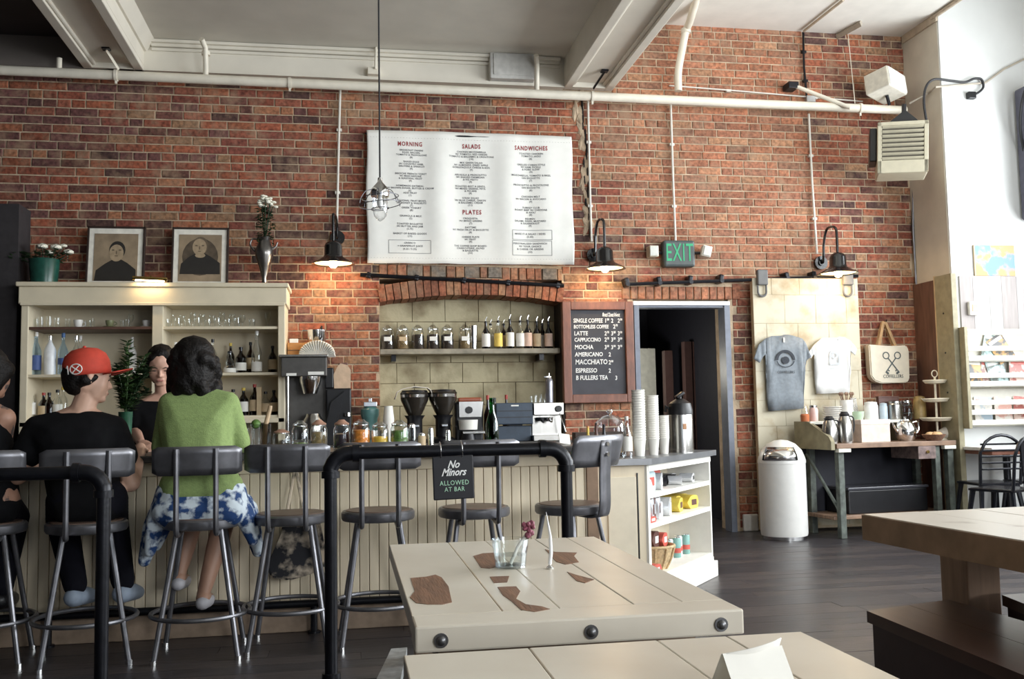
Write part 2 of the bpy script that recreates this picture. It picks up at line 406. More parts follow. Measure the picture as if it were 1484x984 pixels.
def beam(x0, x1, ztop, lm, name):
    b = B(); box(b, x0, x1, -12.5, -.02, 4.01, ztop); r = struct(part(name, b, lm, smooth=None))
    for u0, u1 in ((x0, x0+.075), (x1-.075, x1)):
        b = B(); box(b, u0, u1, -12.5, -.03, 3.965, 4.012, .006); part('beam_moulding', b, lm, r, None)
        b = B(); tube(b, [((u0+u1)/2+(.05 if u0 == x0 else -.05), -12.5, 4.0), ((u0+u1)/2+(.05 if u0 == x0 else -.05), -.1, 4.0)], .016); part('beam_bead', b, lm, r)
    b = B(); box(b, x0+.075, x1-.075, -.10, -.03, 3.965, 4.012); part('beam_end', b, lm, r, None)
    for xs, s in ((x0, -1), (x1, 1)):
        b = B(); prism(b, [(xs, ztop), (xs+s*.09, ztop), (xs+s*.02, ztop-.09), (xs, ztop-.09)], -12.5, -.03, 'y'); part('beam_cornice', b, lm, r, None)
    return r
SHFRIEZE = M('shaded_frieze', (.16, .14, .125), .6, var=.1, scale=3)  # left end of the frieze, same shade put into its colour
beam(-2.13, -1.66, 4.22, BEAMM, 'trim_1')
beam(1.9, 2.35, 4.62, BEAMM, 'trim_2')
b = B(); box(b, -1.95, 1.9, -.07, .0, 3.99, 4.22); fr = struct(part('trim_3', b, BEAMM, smooth=None))
b = B(); box(b, -4.6, -1.95, -.07, .0, 3.965, 4.22); struct(part('trim_7', b, SHFRIEZE, smooth=None))
for zz, dd in ((4.205, .14), (4.18, .11), (4.15, .09)):
    b = B(); box(b, -1.6, 1.86, -dd, -.06, zz-.014, zz+.012, .004); part('cornice_step', b, BEAMM, fr, None)
b = B(); box(b, -1.95, 1.9, -.085, 0, 3.965, 3.992); part('cornice_step', b, BEAMM, fr, None)

# ---- plastered pier and white wall at the right
PIER = M('pier_plaster', (.60, .55, .46), .75, var=.07, scale=5, bump=.08)
WW = M('white_wall', (.68, .69, .68), .7, var=.03, scale=4, bump=.04)
b = B(); box(b, WX1, 5.9, -.54, .02, 0, 5.4); struct(part('wall_pier', b, PIER, smooth=None))
b = B(); box(b, WX1+.004, 6.5, -.56, -.535, 0, 5.4); WWALL = struct(part('wall_white', b, WW, smooth=None))
b = B(); box(b, WX1-.02, WX1, -.56, -.02, 4.55, 4.62); tube(b, [(WX1-.012, -12, 4.60), (WX1-.012, -.5, 4.60)], .02); struct(part('trim_4', b, M('tan_trim', (.5, .42, .32), .6), smooth=None))
# ---- the walls out of view: right wall with tall street windows, back, left
RW = M('room_plaster', (.40, .38, .34), .8)
b = B()
box(b, 6.35, 6.55, -12.5, -.5, 0, 1.25); box(b, 6.35, 6.55, -12.5, -.5, 3.75, 5.4)
for y0, y1 in ((-1.05, -.5), (-4.2, -4.0), (-7.2, -7.0), (-12.5, -10.15)): box(b, 6.35, 6.55, y0, y1, 1.25, 3.75)
wr = struct(part('wall_right', b, RW, smooth=None))
b = B(); box(b, -4.6, 6.55, -12, -11.6, 0, .85); box(b, -4.6, 6.55, -12, -11.6, 3.95, 5.4)
for x0, x1 in ((-4.6, .25), (2.95, 3.45), (6.15, 6.55)): box(b, x0, x1, -12, -11.6, .85, 3.95)
struct(part('wall_front', b, RW, smooth=None))
FRM = M('window_frame_paint', (.05, .05, .05), .5)
k = 0
for y0, y1 in ((-4.0, -1.05), (-7.0, -4.2), (-10.15, -7.2)):
    k += 1; b = B()
    for yy in (y0, (y0+y1)/2, y1-.05): box(b, 6.42, 6.48, yy, yy+.05, 1.25, 3.75)
    for zz in (1.25, 2.5, 3.70): box(b, 6.42, 6.48, y0, y1, zz, zz+.05)
    o = struct(part('window_%d' % k, b, FRM, smooth=None))
for x0, x1 in ((.25, 2.95), (3.45, 6.15)):
    k += 1; b = B()
    for xx in (x0, (x0+x1)/2, x1-.05): box(b, xx, xx+.05, -11.85, -11.8, .85, 3.95)
    for zz in (.85, 2.6, 3.90): box(b, x0, x1, -11.85, -11.8, zz, zz+.05)
    struct(part('window_%d' % k, b, FRM, smooth=None))
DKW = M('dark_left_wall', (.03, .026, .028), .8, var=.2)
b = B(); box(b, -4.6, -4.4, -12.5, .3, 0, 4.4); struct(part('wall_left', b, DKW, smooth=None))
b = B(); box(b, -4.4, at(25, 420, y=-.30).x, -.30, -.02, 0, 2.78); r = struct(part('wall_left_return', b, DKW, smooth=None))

# ---- doorway, its metal frame and the passage behind
FRB = M('door_frame_blue_grey', (.16, .18, .23), .4, var=.12); FRL = M('door_head_white', (.75, .76, .80), .45)
b = B(); box(b, DX0, DX0+.045, -.035, .12, 0, DZ1); box(b, DX1-.05, DX1, -.035, .12, 0, DZ1); d1 = struct(part('door_1', b, FRB, smooth=None))
b = B(); box(b, DX0-.01, DX1, -.045, .12, DZ1-.038, DZ1, .004); part('door_head', b, FRL, d1, None)
b = B(); box(b, DX0+.045, DX1-.05, -.02, .12, DZ1-.055, DZ1-.04); part('door_stop', b, FRB, d1, None)
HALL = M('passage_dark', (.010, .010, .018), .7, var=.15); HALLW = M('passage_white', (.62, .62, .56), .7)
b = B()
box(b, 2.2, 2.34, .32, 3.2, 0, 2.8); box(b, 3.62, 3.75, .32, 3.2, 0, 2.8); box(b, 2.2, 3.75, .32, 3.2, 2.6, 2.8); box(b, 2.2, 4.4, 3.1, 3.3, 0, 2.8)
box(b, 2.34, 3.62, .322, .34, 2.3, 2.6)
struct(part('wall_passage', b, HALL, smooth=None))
JB = M('brown_jamb', (.10, .055, .05), .5)
pw = at(925, 560, y=2.0); pe = at(951, 560, y=2.0)
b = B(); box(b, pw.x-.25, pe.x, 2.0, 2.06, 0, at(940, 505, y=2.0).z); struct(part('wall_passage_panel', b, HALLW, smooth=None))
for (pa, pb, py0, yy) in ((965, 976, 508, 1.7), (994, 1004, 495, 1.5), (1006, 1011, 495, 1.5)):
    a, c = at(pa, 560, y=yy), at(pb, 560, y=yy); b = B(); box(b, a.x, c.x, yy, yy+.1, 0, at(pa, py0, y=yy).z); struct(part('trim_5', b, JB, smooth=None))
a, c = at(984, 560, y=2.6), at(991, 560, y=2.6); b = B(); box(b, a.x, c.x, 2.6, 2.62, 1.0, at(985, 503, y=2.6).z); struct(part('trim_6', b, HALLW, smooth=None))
l = bpy.data.lights.new('passage_lamp', 'POINT'); l.energy = 22; l.shadow_soft_size = .1; l.color = (1, .97, .85); lo = bpy.data.objects.new('passage_lamp', l); COL.objects.link(lo); lo.location = (2.55, 1.2, 1.5)
# stone plinth beside the doorway
a = at(1087, 775, y=0); b = B(); box(b, DX1+.06, 3.60, -.03, 0.0, 0, .15, .01); struct(part('baseboard_back', b, M('plinth_white', (.6, .58, .55), .6), smooth=None))
# ================================================================== PIPES AND FITTINGS UNDER THE CEILING
yP = -.22
p0, p1 = at(-60, 99, y=yP), at(1312, 160, y=yP); p1.x = min(p1.x, WX1-.01)
pm = thing('sprinkler_pipe', 'long cream painted pipe running right across the brick wall below the ceiling', 'pipe', p0)
b = B(); tube(b, [(0, 0, 0), p1-p0], .039, 16); part('pipe_run', b, PIPEW, pm)
def onpipe(px): 
    t = (at(px, 130, y=yP).x-p0.x)/(p1.x-p0.x); return (p1-p0)*t
for px in (168, 420, 858, 1245):
    c = onpipe(px); b = B(); tube(b, [c+Vector((-.012, 0, 0)), c+Vector((.012, 0, 0))], .048, 16); part('clamp', b, PIPEW, pm)
    b = B(); box(b, c.x-.008, c.x+.008, c.y-.008, c.y+.008, c.z-.07, c.z-.04); part('clamp_bolt', b, PIPEW, pm)
for px, dz in ((298, .30), (85, .32), (778, .31)):
    c = onpipe(px); b = B(); tube(b, [c+Vector((0, 0, .03)), c+Vector((0, 0, .09)), c+Vector((0, -.03, dz-.05)), c+Vector((-.02, -.10, dz))] if px != 85 else [c, c+Vector((0, 0, .12))], .022, 12); part('riser', b, PIPEW, pm)
    if px == 298: b = B(); lathe(b, [(.034, 0), (.034, .03)], 14, c+Vector((0, -.005, .20))); part('coupling', b, PIPEW, pm)
# hanger straps from the beams
for i, (px, py, qx, qy, lb) in enumerate(((172, 100, 154, 70, 'dark edged metal strap holding the pipe under the left beam'), (860, 128, 876, 104, 'short dark metal strap holding the pipe under the middle beam'))):
    a, c = at(px, py, y=-.22), at(qx, qy, y=-.42); c.z = min(c.z, 4.0)
    t = thing('pipe_hanger', lb, 'bracket', a); d = c-a; b = B(); tube(b, [(0, 0, 0), d], .017, 4, flat=.4); part('strap', b, PIPEW if i == 0 else IRON, t, None)
    b = B(); box(b, d.x-.03, d.x+.03, d.y-.03, d.y+.03, d.z-.002, d.z+.012); part('plate', b, IRON, t, None)
# tall white drain pipe at the right of the middle beam
t = thing('drain_pipe', 'thick white drain pipe dropping from the ceiling to the long pipe beside the middle beam', 'pipe', at(983, 132, y=-.14))
base = Vector(t.location)
pts = [at(983, 132, y=-.14), at(983, 105, y=-.14), at(987, 80, y=-.14), at(994, 45, y=-.16), at(999, 22, y=-.25), at(1012, 6, y=-.60)]
pts[-1].z = 4.66; pts[-2].z = min(pts[-2].z, 4.55)
b = B(); tube(b, [p-base for p in curve_pts(pts, 6)], .034, 14); part('pipe_run', b, PIPEW, t)
b = B(); p = pts[3]-base; lathe(b, [(.045, -.02), (.045, .02)], 14, p); part('coupling', b, PIPEW, t)
# thin conduits down the wall
CON = M('conduit_white', (.70, .67, .60), .4, var=.06)
def conduit(name, pix, lb, y=-.035, r=.0105, m=CON, clips=True):
    P = [at(px, py, y=y) for px, py in pix]; t = thing(name, lb, 'conduit', P[0]); b = B(); tube(b, [p-P[0] for p in P], r, 8); part('tube_run', b, m, t)
    if clips:
        for k in (.3, .75):
            q = P[0].lerp(P[-1], k)-P[0]; b = B(); box(b, q.x-.022, q.x+.022, q.y-.004, q.y+.03, q.z-.012, q.z+.012, .003); part('clip', b, m, t, None)
    return t
conduit('conduit', [(493, 128), (491, 200), (488, 330)], 'thin white conduit down the bricks to the lamp left of the menu')
conduit('conduit', [(852, 145), (854, 240), (857, 350)], 'thin white conduit down the bricks to the lamp right of the menu')
conduit('conduit', [(972, 150), (975, 250), (979, 349)], 'thin white conduit down the bricks to the green exit sign')
conduit('conduit', [(1172, 165), (1177, 265), (1184, 368)], 'thin white conduit down the bricks to the rightmost wall lamp')
conduit('conduit', [(1164, 47), (1165, 95), (1169, 140)], 'dark conduit dropping from the ceiling to the junction box above the pipe', m=IRON)
conduit('conduit', [(970, 124), (1060, 131), (1165, 140), (1250, 147)], 'thin horizontal white conduit on the bricks just above the long pipe', r=.007)
conduit('conduit', [(1323, 255), (1323, 330), (1328, 420), (1334, 498)], 'thin dark conduit down the corner beside the plaster pier', m=STEEL, r=.009)
conduit('conduit', [(546, 0), (545, 60), (544, 100)], 'thin cream conduit in front of the plaster frieze above the menu', y=-.16, m=PIPEW, clips=False)
q = at(541, 104, y=-.12); b = B(); box(b, -.05, .06, -.03, .05, -.03, .035, .006); tag(part('junction_box', b, PIPEW, None, None, loc=q), 'small cream junction box on the frieze above the menu', 'box')
q = at(1174, 144, y=-.03); b = B(); box(b, -.045, .045, -.025, .03, -.03, .03, .006); tag(part('junction_box', b, M('galv', (.5, .5, .5), .4, metal=.6), None, None, loc=q), 'grey metal junction box above the long pipe at right', 'box')
q = at(743, 98, y=-.16); t = thing('duct_box', 'square pale grey box fixed to the frieze above the menu', 'box', q)
b = B(); box(b, -.20, .20, -.005, .09, -.10, .15, .01); part('housing', b, M('box_grey', (.5, .49, .46), .6), t, None)
b = B(); box(b, -.17, .17, -.013, -.003, -.07, .12, .004); part('cover', b, M('box_grey', (.5, .49, .46), .6), t, None)
# ceiling conduits of the right bay
for (a, c, lb) in (((1165, 45), (1222, 0), 'dark conduit running along the white ceiling towards the street'),):
    A = at(*a, z=4.60); C = at(*c, z=4.60); t = thing('conduit', lb, 'conduit', A); b = B(); tube(b, [(0, 0, 0), C-A], .013, 8); part('tube_run', b, M('tan_trim', (.5, .42, .32), .6), t)
A = at(1213, 52, z=4.60); C = at(1248, 33, z=4.60); t = thing('ceiling_strut', 'short slotted metal strut fixed to the white ceiling near the pier', 'bracket', A); D = C-A
b = B(); tube(b, [(0, 0, 0), D], .035, 4, flat=.5); part('channel', b, M('tan_trim2', (.42, .37, .30), .5), t, None)
b = B(); q = at(1229, 50, z=4.58)-A; q2 = at(1239, 150, y=yP)-A; tube(b, [q, q2], .004, 6); part('hanger_rod', b, PIPEW, t)
A = at(1150, 124, y=-.12); C = at(1232, 156, y=-.30); t = thing('brace_rod', 'slanting cream brace tube between the brick wall and the long pipe', 'pipe', A)
b = B(); tube(b, [(0, 0, 0), C-A], .020, 10); part('tube_run', b, PIPEW, t); b = B(); box(b, -.06, .04, -.03, .10, -.03, .03, .006); part('wall_bracket', b, IRON, t, None)
# ------------------------------------------------------------------ loudspeaker, unit heater, cables by the pier
q = at(1283, 124, y=-.30); t = thing('loudspeaker', 'white box loudspeaker tilted down in the corner above the heater', 'speaker', q, rot=(math.radians(-10), math.radians(8), math.radians(28)))
b = B(); box(b, -.15, .15, -.12, .12, -.10, .10, .012); part('cabinet', b, M('speaker_white', (.70, .67, .58), .6), t, None)
b = B(); box(b, -.14, .14, -.128, -.118, -.09, .09, .006); part('grille', b, M('speaker_grille', (.80, .79, .74), .7, bump=.2, bscale=300), t, None)
b = B(); tube(b, [(0, 0, -.10), (.06, .02, -.17)], .015, 8); part('bracket', b, IRON, t)
hm = M('heater_beige', (.52, .48, .36), .5, var=.05); q = at(1308, 214, y=-.72)
t = thing('unit_heater', 'beige unit heater with louvred front hung in the corner by the pier', 'heater', q, rot=(0, math.radians(3.0), math.radians(-27)))
W2, H2 = .205, .225
b = B(); box(b, -W2, W2, -.02, .30, -H2, H2, .012); part('casing', b, hm, t, None)
b = B(); box(b, -W2, -W2+.035, -.035, -.02, -H2, H2, .004); box(b, W2-.035, W2, -.035, -.02, -H2, H2, .004); box(b, -W2, W2, -.035, -.02, H2-.035, H2, .004); box(b, -W2, W2, -.035, -.02, -H2, -H2+.11, .004); part('front_frame', b, hm, t, None)
b = B(); box(b, -W2+.035, W2-.035, -.024, -.019, -H2+.11, H2-.035); part('dark_opening', b, M('heater_dark', (.09, .08, .06), .7), t, None)
for k in range(8):
    b = B(); xbox(b, T(0, -.035, -H2+.125+k*.0395) @ Rm('X', -35), 2*W2-.075, .026, .006); part('louvre', b, hm, t, None)
b = B(); prism(b, [(-.13, .22), (.15, .22), (.02, .34)], .02, .24, 'y'); part('hanging_bracket', b, BLACK, t, None)
b = B(); tube(b, [(.02, .13, .33), (.02, .13, .42)], .02, 8); part('hanging_stem', b, BLACK, t)
b = B(); box(b, -W2-.06, -W2, .05, .28, -.1, .2, .01); part('fan_housing', b, BLACK, t, None)
CAB = M('black_cable', (.015, .015, .018), .5)
P = [at(px, py, y=yy) for px, py, yy in ((1342, 240, -.62), (1344, 190, -.62), (1339, 150, -.62), (1342, 126, -.60), (1354, 115, -.60), (1378, 117, -.59), (1398, 119, -.59), (1412, 114, -.59), (1422, 115, -.59), (1425, 126, -.59), (1418, 134, -.59), (1409, 138, -.59))]
t = thing('power_cable', 'black cable looping from the heater across the white wall to a socket', 'cable', P[-1]); b = B(); tube(b, [p-P[-1] for p in curve_pts(P, 6)], .011, 8); part('cord', b, CAB, t)
b = B(); box(b, -.045, .03, -.02, .028, -.035, .03, .008); part('plug', b, DARK, t, None)
P = [at(px, py, y=-.585) for px, py in ((1318, 148), (1352, 128))]; P = [at(1318, 150, y=-.3), at(1345, 135, x=WX1-.01), at(1356, 126, y=-.575), at(1428, 120, y=-.575), at(1455, 100, y=-.575), at(1500, 78, y=-.575)]
t = thing('wall_conduit', 'thin tan conduit rising along the white wall behind the black cable', 'conduit', P[0]); b = B(); tube(b, [p-P[0] for p in P], .009, 8); part('tube_run', b, M('tan_trim2', (.42, .37, .30), .5), t)
# dark wall speaker cut by the right edge
q = at(1508, 215, y=-.75); t = thing('wall_monitor', 'dark grey cabinet on the white wall cut off by the right edge of the picture', 'speaker', q)
b = B(); box(b, -.10, .30, -.10, .17, -.62, .58, .02); part('cabinet', b, M('monitor_grey', (.10, .10, .14), .4), t, None)
b = B(); box(b, -.075, .275, -.108, -.098, -.58, .54, .006); part('front', b, M('monitor_front', (.20, .20, .24), .4), t, None)
b = B(); tube(b, curve_pts([(0, 0, .58), (-.10, 0, .55), (-.16, 0, .40), (-.15, .05, .2), (-.09, .1, .0)], 6), .012, 8); part('cable', b, CAB, t)
# ------------------------------------------------------------------ wall lamps with goose necks
BULB = M('bulb_glow', (1, .85, .6), .5, emit=(1, .78, .48), estr=14)
SHIN = M('shade_inside', (.85, .72, .5), .5)
SHB = M('shade_black', (.005, .005, .006), .22, var=.1, coat=.5)
def wall_lamp(px, py, bx, by, lb, arm_top, power):
    s = at(px, py, y=-.30); w0 = at(bx, by, y=-.02); t = thing('wall_lamp', lb, 'lamp', w0, group='goose neck wall lamps'); d = s-w0
    b = B(); tube(b, [(0, .02, 0), (0, -.02, 0)], .062, 18); tube(b, [(0, -.02, 0), (0, -.035, 0)], .03, 12); part('wall_plate', b, SHB, t)
    h = at(px, arm_top, y=-.3).z-w0.z
    pts = [(0, -.02, 0), (0, -.05, .0), (d.x*.05, -.065, .06), (d.x*.1, -.075, h*.55), (d.x*.3, -.12, h*.92), (d.x*.6, -.18, h), (d.x*.9, d.y+.02, h*.93), (d.x, d.y, h*.72), (d.x, d.y, d.z+.16)]
    b = B(); tube(b, curve_pts(pts, 6), .012, 10); part('goose_neck', b, SHB, t)
    b = B(); lathe(b, [(.02, .195), (.035, .19), (.06, .175), (.072, .15), (.074, .075), (.085, .055), (.172, .008), (.176, 0), (.170, 0), (.082, .045), (.068, .06), (.068, .14)], 28, d, cap=False); sh = part('shade', b, SHB, t)
    b = B(); lathe(b, [(.169, .001), (.082, .043), (.066, .06), (.05, .10), (.0, .10)], 28, d, cap=False); part('shade_lining', b, SHIN, sh)
    b = B(); lathe(b, [(.001, -.03), (.02, -.027), (.033, -.012), (.036, .008), (.028, .035), (.015, .06), (.014, .09)], 18, d); bo = part('bulb', b, BULB, t)
    l = bpy.data.lights.new('lamp_light', 'POINT'); l.energy = power; l.color = (1, .72, .42); l.shadow_soft_size = .04
    lo = bpy.data.objects.new('lamp_light', l); COL.objects.link(lo); lo.parent = t; lo.location = d+Vector((0, 0, -.045))
wall_lamp(483, 383, 489, 345, 'black goose neck wall lamp with glowing bulb left of the menu', 308, 7)
wall_lamp(877, 390, 860, 370, 'black goose neck wall lamp with glowing bulb above the chalkboard', 315, 7)
wall_lamp(1215, 397, 1189, 381, 'black goose neck wall lamp with glowing bulb above the sliding door', 326, 7)
# ------------------------------------------------------------------ exit sign with two emergency heads
q = at(983, 369, y=-.06); t = thing('exit_sign', 'dark exit sign with green letters and two emergency lamp heads on the bricks', 'sign', q, rz=math.radians(-3))
EXM = M('exit_housing', (.06, .075, .075), .45); b = B(); box(b, -.145, .145, -.04, .06, -.115, .125, .02); part('housing', b, EXM, t, None)
text('lettering', 'EXIT', .225, M('exit_green', (.02, .30, .13), .5, emit=(.05, .75, .35), estr=.12), t, (.0, -.0425, -.062), bold=.001, ext=.001, width=.52, spacing=1.08)
EHM = M('lamp_head_ivory', (.62, .58, .46), .5)
for s, rz_ in ((-1, 0), (1, 35)):
    b = B(); tube(b, [(s*.14, .01, .015), (s*.20, .0, .015)], .014, 8); part('arm', b, BLACK, t)
    b = B(); xbox(b, T(s*.245, -.03, .02) @ Rm('Z', s*-5) @ Rm('Y', rz_*.4), .085, .10, .10, .008); hd = part('lamp_head', b, EHM if s < 0 else WHITE, t, None)
    b = B(); xbox(b, T(s*.245, -.084, .02) @ Rm('Y', rz_*.4), .07, .006, .085, .003); part('lens', b, M('lens_grey', (.6, .6, .55), .3), hd, None)
# ------------------------------------------------------------------ hanging cage lamp
q = at(551, 318, y=-3.3); k_ = sc(-3.3, 551)
def pz(dy): return dy/k_
t = thing('pendant_lamp', 'clear glass jar pendant lamp in a wire cage hanging in front of the menu', 'lamp', q)
b = B(); lathe(b, [(.001, -pz(3)), (pz(5), 0), (pz(9), pz(5)), (pz(11), pz(14)), (pz(11), pz(36)), (pz(10), pz(38))], 20, cap=False); part('glass_jar', b, Glass('jar_glass', (1, 1, 1), .72), t)
b = B(); lathe(b, [(pz(13), pz(34)), (pz(14), pz(40)), (pz(12), pz(46)), (pz(6), pz(53)), (pz(3.5), pz(56)), (pz(3), pz(62))], 20); part('metal_cap', b, CHROME, t)
b = B(); lathe(b, [(.001, pz(16)), (pz(3), pz(18)), (pz(4.5), pz(24)), (pz(3), pz(32)), (pz(3), pz(36))], 14); part('bulb', b, M('dead_bulb', (.8, .8, .78), .2), t)
for a in range(6):
    an = a*PI/3+.3; c_, s_ = math.cos(an), math.sin(an)
    P = [(pz(12)*c_, pz(12)*s_, pz(44)), (pz(22)*c_, pz(22)*s_, pz(40)), (pz(29)*c_, pz(29)*s_, pz(30)), (pz(31)*c_, pz(31)*s_, pz(22))]
    b = B(); tube(b, curve_pts(P, 5), .0022, 6); part('cage_wire', b, STEEL, t)
for rr, zz in ((31, 22), (27, 33), (13, 16)):
    b = B(); tube(b, [(pz(rr)*math.cos(i*PI/16), pz(rr)*math.sin(i*PI/16), pz(zz)+.1*pz(rr)*math.cos(i*PI/16)) for i in range(32)], .0022, 6, True); part('cage_ring', b, STEEL, t)
b = B(); tube(b, [(0, 0, pz(60)), (0, 0, 4.22-q.z)], .0045, 6); part('cord', b, CAB, t)
b = B(); lathe(b, [(.05, 4.20-q.z), (.05, 4.219-q.z)], 16); part('ceiling_rose', b, CAB, t)
# ------------------------------------------------------------------ cloth menu
tl, tr, bl, br = (at(*p, y=-.04) for p in ((532, 190), (827, 200), (531, 381), (831, 385)))
wv, hv = (tr.x-tl.x+br.x-bl.x)/2, (tl.z-bl.z+tr.z-br.z)/2; org = Vector(((tl.x+bl.x)/2, -.045, (bl.z+br.z)/2))
mn = thing('cloth_menu', 'large white cloth menu banner with three printed columns on the bricks', 'banner', org)
def cloth_y(u, v):
    s = .5+.5*math.cos((v-.15)*2.2)
    return -.022*(math.sin(u*21+.5)*.5+math.sin(u*37+1.3)*.3+math.sin(u*9)*.5)*(.35+.65*(1-abs(2*v-1)**3))-.012
b = B(); nu, nv = 120, 30; g = []
for i in range(nu+1):
    col_ = []
    for j in range(nv+1):
        u, v = i/nu, j/nv; col_.append(b.verts.new((u*wv+.006*math.sin(v*9), cloth_y(u, v), v*hv+(.012*math.sin(u*2.6+.4)*v)-.006*math.sin(u*30)*(1-v)*.3)))
    g.append(col_)
for i in range(nu):
    for j in range(nv): b.faces.new((g[i][j], g[i+1][j], g[i+1][j+1], g[i][j+1]))
CL = M('banner_cloth', (.86, .85, .80), .8, var=.02, bump=.05, bscale=200)
o = part('cloth', b, CL, mn, 180); so = o.modifiers.new('s', 'SOLIDIFY'); so.thickness = .003; so.offset = 1
b = B()
for zz in (.045, hv-.055):
    for k in range(70): 
        u = (k+.2)/70; box(b, u*wv, u*wv+.008, cloth_y(u, zz/hv)-.006, cloth_y(u, zz/hv)-.0035, zz, zz+.002)
part('hem_stitching', b, M('stitch_grey', (.45, .43, .40), .8), mn, None)['kind'] = 'stuff'
b = B(); tube(b, [(-.01, .0, hv-.02), (wv+.01, .0, hv-.02)], .010, 8); part('hanging_rod', b, IRON, mn)
INK = M('menu_ink', (.13, .13, .14), .8); RED = M('menu_red', (.32, .045, .05), .8)
def wrap(o, pad=.0055):               # lay the print on the folds of the cloth
    for v in o.data.vertices:
        X = o.location.x + v.co.x*o.scale.x; Z = o.location.z + v.co.y; v.co.z = -(cloth_y(max(0, min(1, X/wv)), max(0, min(1, Z/hv)))-pad)+ (v.co.z*0) - 0
def mtxt(px, py, s, hpx, m, sp=1.0, w_=.9, ln=1.0, head=False):
    p = at(px, py, y=-.05); hh = hpx/sc(-.05, px)
    o = text('heading' if head else 'menu_text', s, hh*1.38, m, mn, (p.x-org.x, 0, p.z-org.z-hh), spacing=sp, width=w_, line=ln, ext=0, bold=.0015 if head else .0004); wrap(o)
mtxt(594, 206, 'MORNING', 6.6, RED, 1.25, .72, head=True); mtxt(683, 209, 'SALADS', 6.6, RED, 1.25, .72, head=True); mtxt(769, 212, 'SANDWICHES', 6.6, RED, 1.25, .72, head=True); mtxt(684, 304, 'PLATES', 6.6, RED, 1.25, .8, head=True)
def block(px, py, lines, step=4.0): 
    k = sc(-.05, px)
    for i, l_ in enumerate(lines): mtxt(px+rnd.uniform(-.3, .3), py+i*step, l_, 2.7, INK, 1.08, 1.0)
block(596, 217, ['BREAKFAST PANINI', 'EGGS, BACON,', 'TOMATO & PROVOLONE', '(8)'], 3.4)
block(596, 233.5, ['BAKED EGGS', 'W/ COUNTRY HAM,', 'GRUYERE & SPINACH', '(9)'], 3.4)
block(595, 251, ['BRIOCHE FRENCH TOAST', 'W/ MASCARPONE', '& SEASONAL FRUIT', '(9)'], 3.4)
block(594, 268.5, ['HOMEMADE OATMEAL', 'W/ BROWN SUGAR, BUTTER & CREAM', '(6)', 'ADD FRUIT', '(1)'], 3.4)
block(596, 290, ['SEASONAL FRUIT BOWL', 'W/ HONEY & WALNUTS', '(7)', 'GREEK YOGURT', '(8)'], 3.4)
block(595, 312, ['GRANOLA & MILK', '(5)'], 3.6); block(594, 323.5, ['TOASTED BAGUETTE', 'W/ BUTTER AND JAM', '(3.75)'], 3.6); block(594, 337.5, ['BASKET OF BAKED GOODS', '(15)'], 3.6)
block(594, 351, ['GREEN O', '+ GRAPEFRUIT JUICE', '(4.25 / 5.25)'], 4.4)
block(683, 219, ['CHICKEN MOZZARELLA', 'W/ TOMATO, RED ONION', 'TOMATO & BALSAMIC & CROUTONS', '(10)'], 3.4)
block(683, 234.5, ['MIX GREEN SALAD', 'W/ ALMONDS, DRIED APPLE', 'GORGONZOLA CHEESE & EGG', '(9)'], 3.4)
block(682, 252, ['ARUGULA & PROSCIUTTO', 'W/ SHAVED PARMESAN', '& FIG PESTO', '(9)'], 3.4)
block(682, 268.5, ['ROASTED BEET & LENTIL', 'W/ MIXED GREENS, FETA', '& PECANS', '(9)'], 3.4)
block(682, 285.5, ['STEAK SALAD', 'W/ BLUE CHEESE, ONION', '& BALSAMIC CREAM', '(11)'], 3.4)
block(682, 315, ['CROQUETA', 'W/ MIXED GREENS', '(7)'], 3.6); block(682, 328, ['DAYTIME', 'W/ FRESH FRUIT & BAGUETTE', '(8)'], 3.6); block(682, 342, ['CHEESE PLATE', 'W/ FRUIT', '(9)'], 3.4); block(682, 355, ['THE COFFEE SHOP BOARD', 'CHARCUTERIE, OLIVES', '& BAGUETTE', '(12)'], 3.4)
block(769, 222, ['TOASTED CHICKEN', 'TOMATO, AIOLI', '(8)'], 3.6); block(769, 238, ['GRILLED CUBAN STYLE', 'W/ HAM, PICKLE', '& PORK SLOW', '(9)'], 3.4); block(769, 253.5, ['MOZZARELLA, TOMATO & BASIL', 'ON BAGUETTE', '(7)'], 3.6); block(769, 267.5, ['PROSCIUTTO & PROVOLONE', 'ON BAGUETTE', '(8)'], 3.6)
block(769, 284, ['CHICKEN MELT', 'W/ BACON & AVOCADO', '(9)'], 3.6); block(769, 300, ['TURKEY CLUB', 'ROAST BEEF W/ CHEDDAR', '& AIOLI', '(8)'], 3.4); block(768, 316, ['REUBEN', 'SALAMI, SWISS, MUSTARD', '& SAUERKRAUT', '(9)'], 3.4)
block(768, 338, ['MAKE IT A SALAD / SIDES', '(2.50)'], 4); block(768, 352, ['PERSONALIZED SANDWICH', 'W/ YOUR CHOICE', '& CHEESE OR GREENS', '(10)'], 4)
b = B()
def frame_px(x0, y0, x1, y1):
    A, C = at(x0, y0, y=-.05)-org, at(x1, y1, y=-.05)-org; n_ = 16
    for k in range(n_):
        for zz in (A.z, C.z):
            xa, xb = A.x+(C.x-A.x)*k/n_, A.x+(C.x-A.x)*(k+1)/n_; ya, yb = cloth_y(xa/wv, zz/hv)-.0055, cloth_y(xb/wv, zz/hv)-.0055
            b.faces.new([b.verts.new(p) for p in ((xa, ya, zz), (xb, yb, zz), (xb, yb, zz+.0035), (xa, ya, zz+.0035))])
    for xx in (A.x, C.x):
        for k in range(4):
            za, zb = C.z+(A.z-C.z)*k/4, C.z+(A.z-C.z)*(k+1)/4; ya, yb = cloth_y(xx/wv, za/hv)-.0055, cloth_y(xx/wv, zb/hv)-.0055
            b.faces.new([b.verts.new(p) for p in ((xx, ya, za), (xx+.0035, ya, za), (xx+.0035, yb, zb), (xx, yb, zb))])
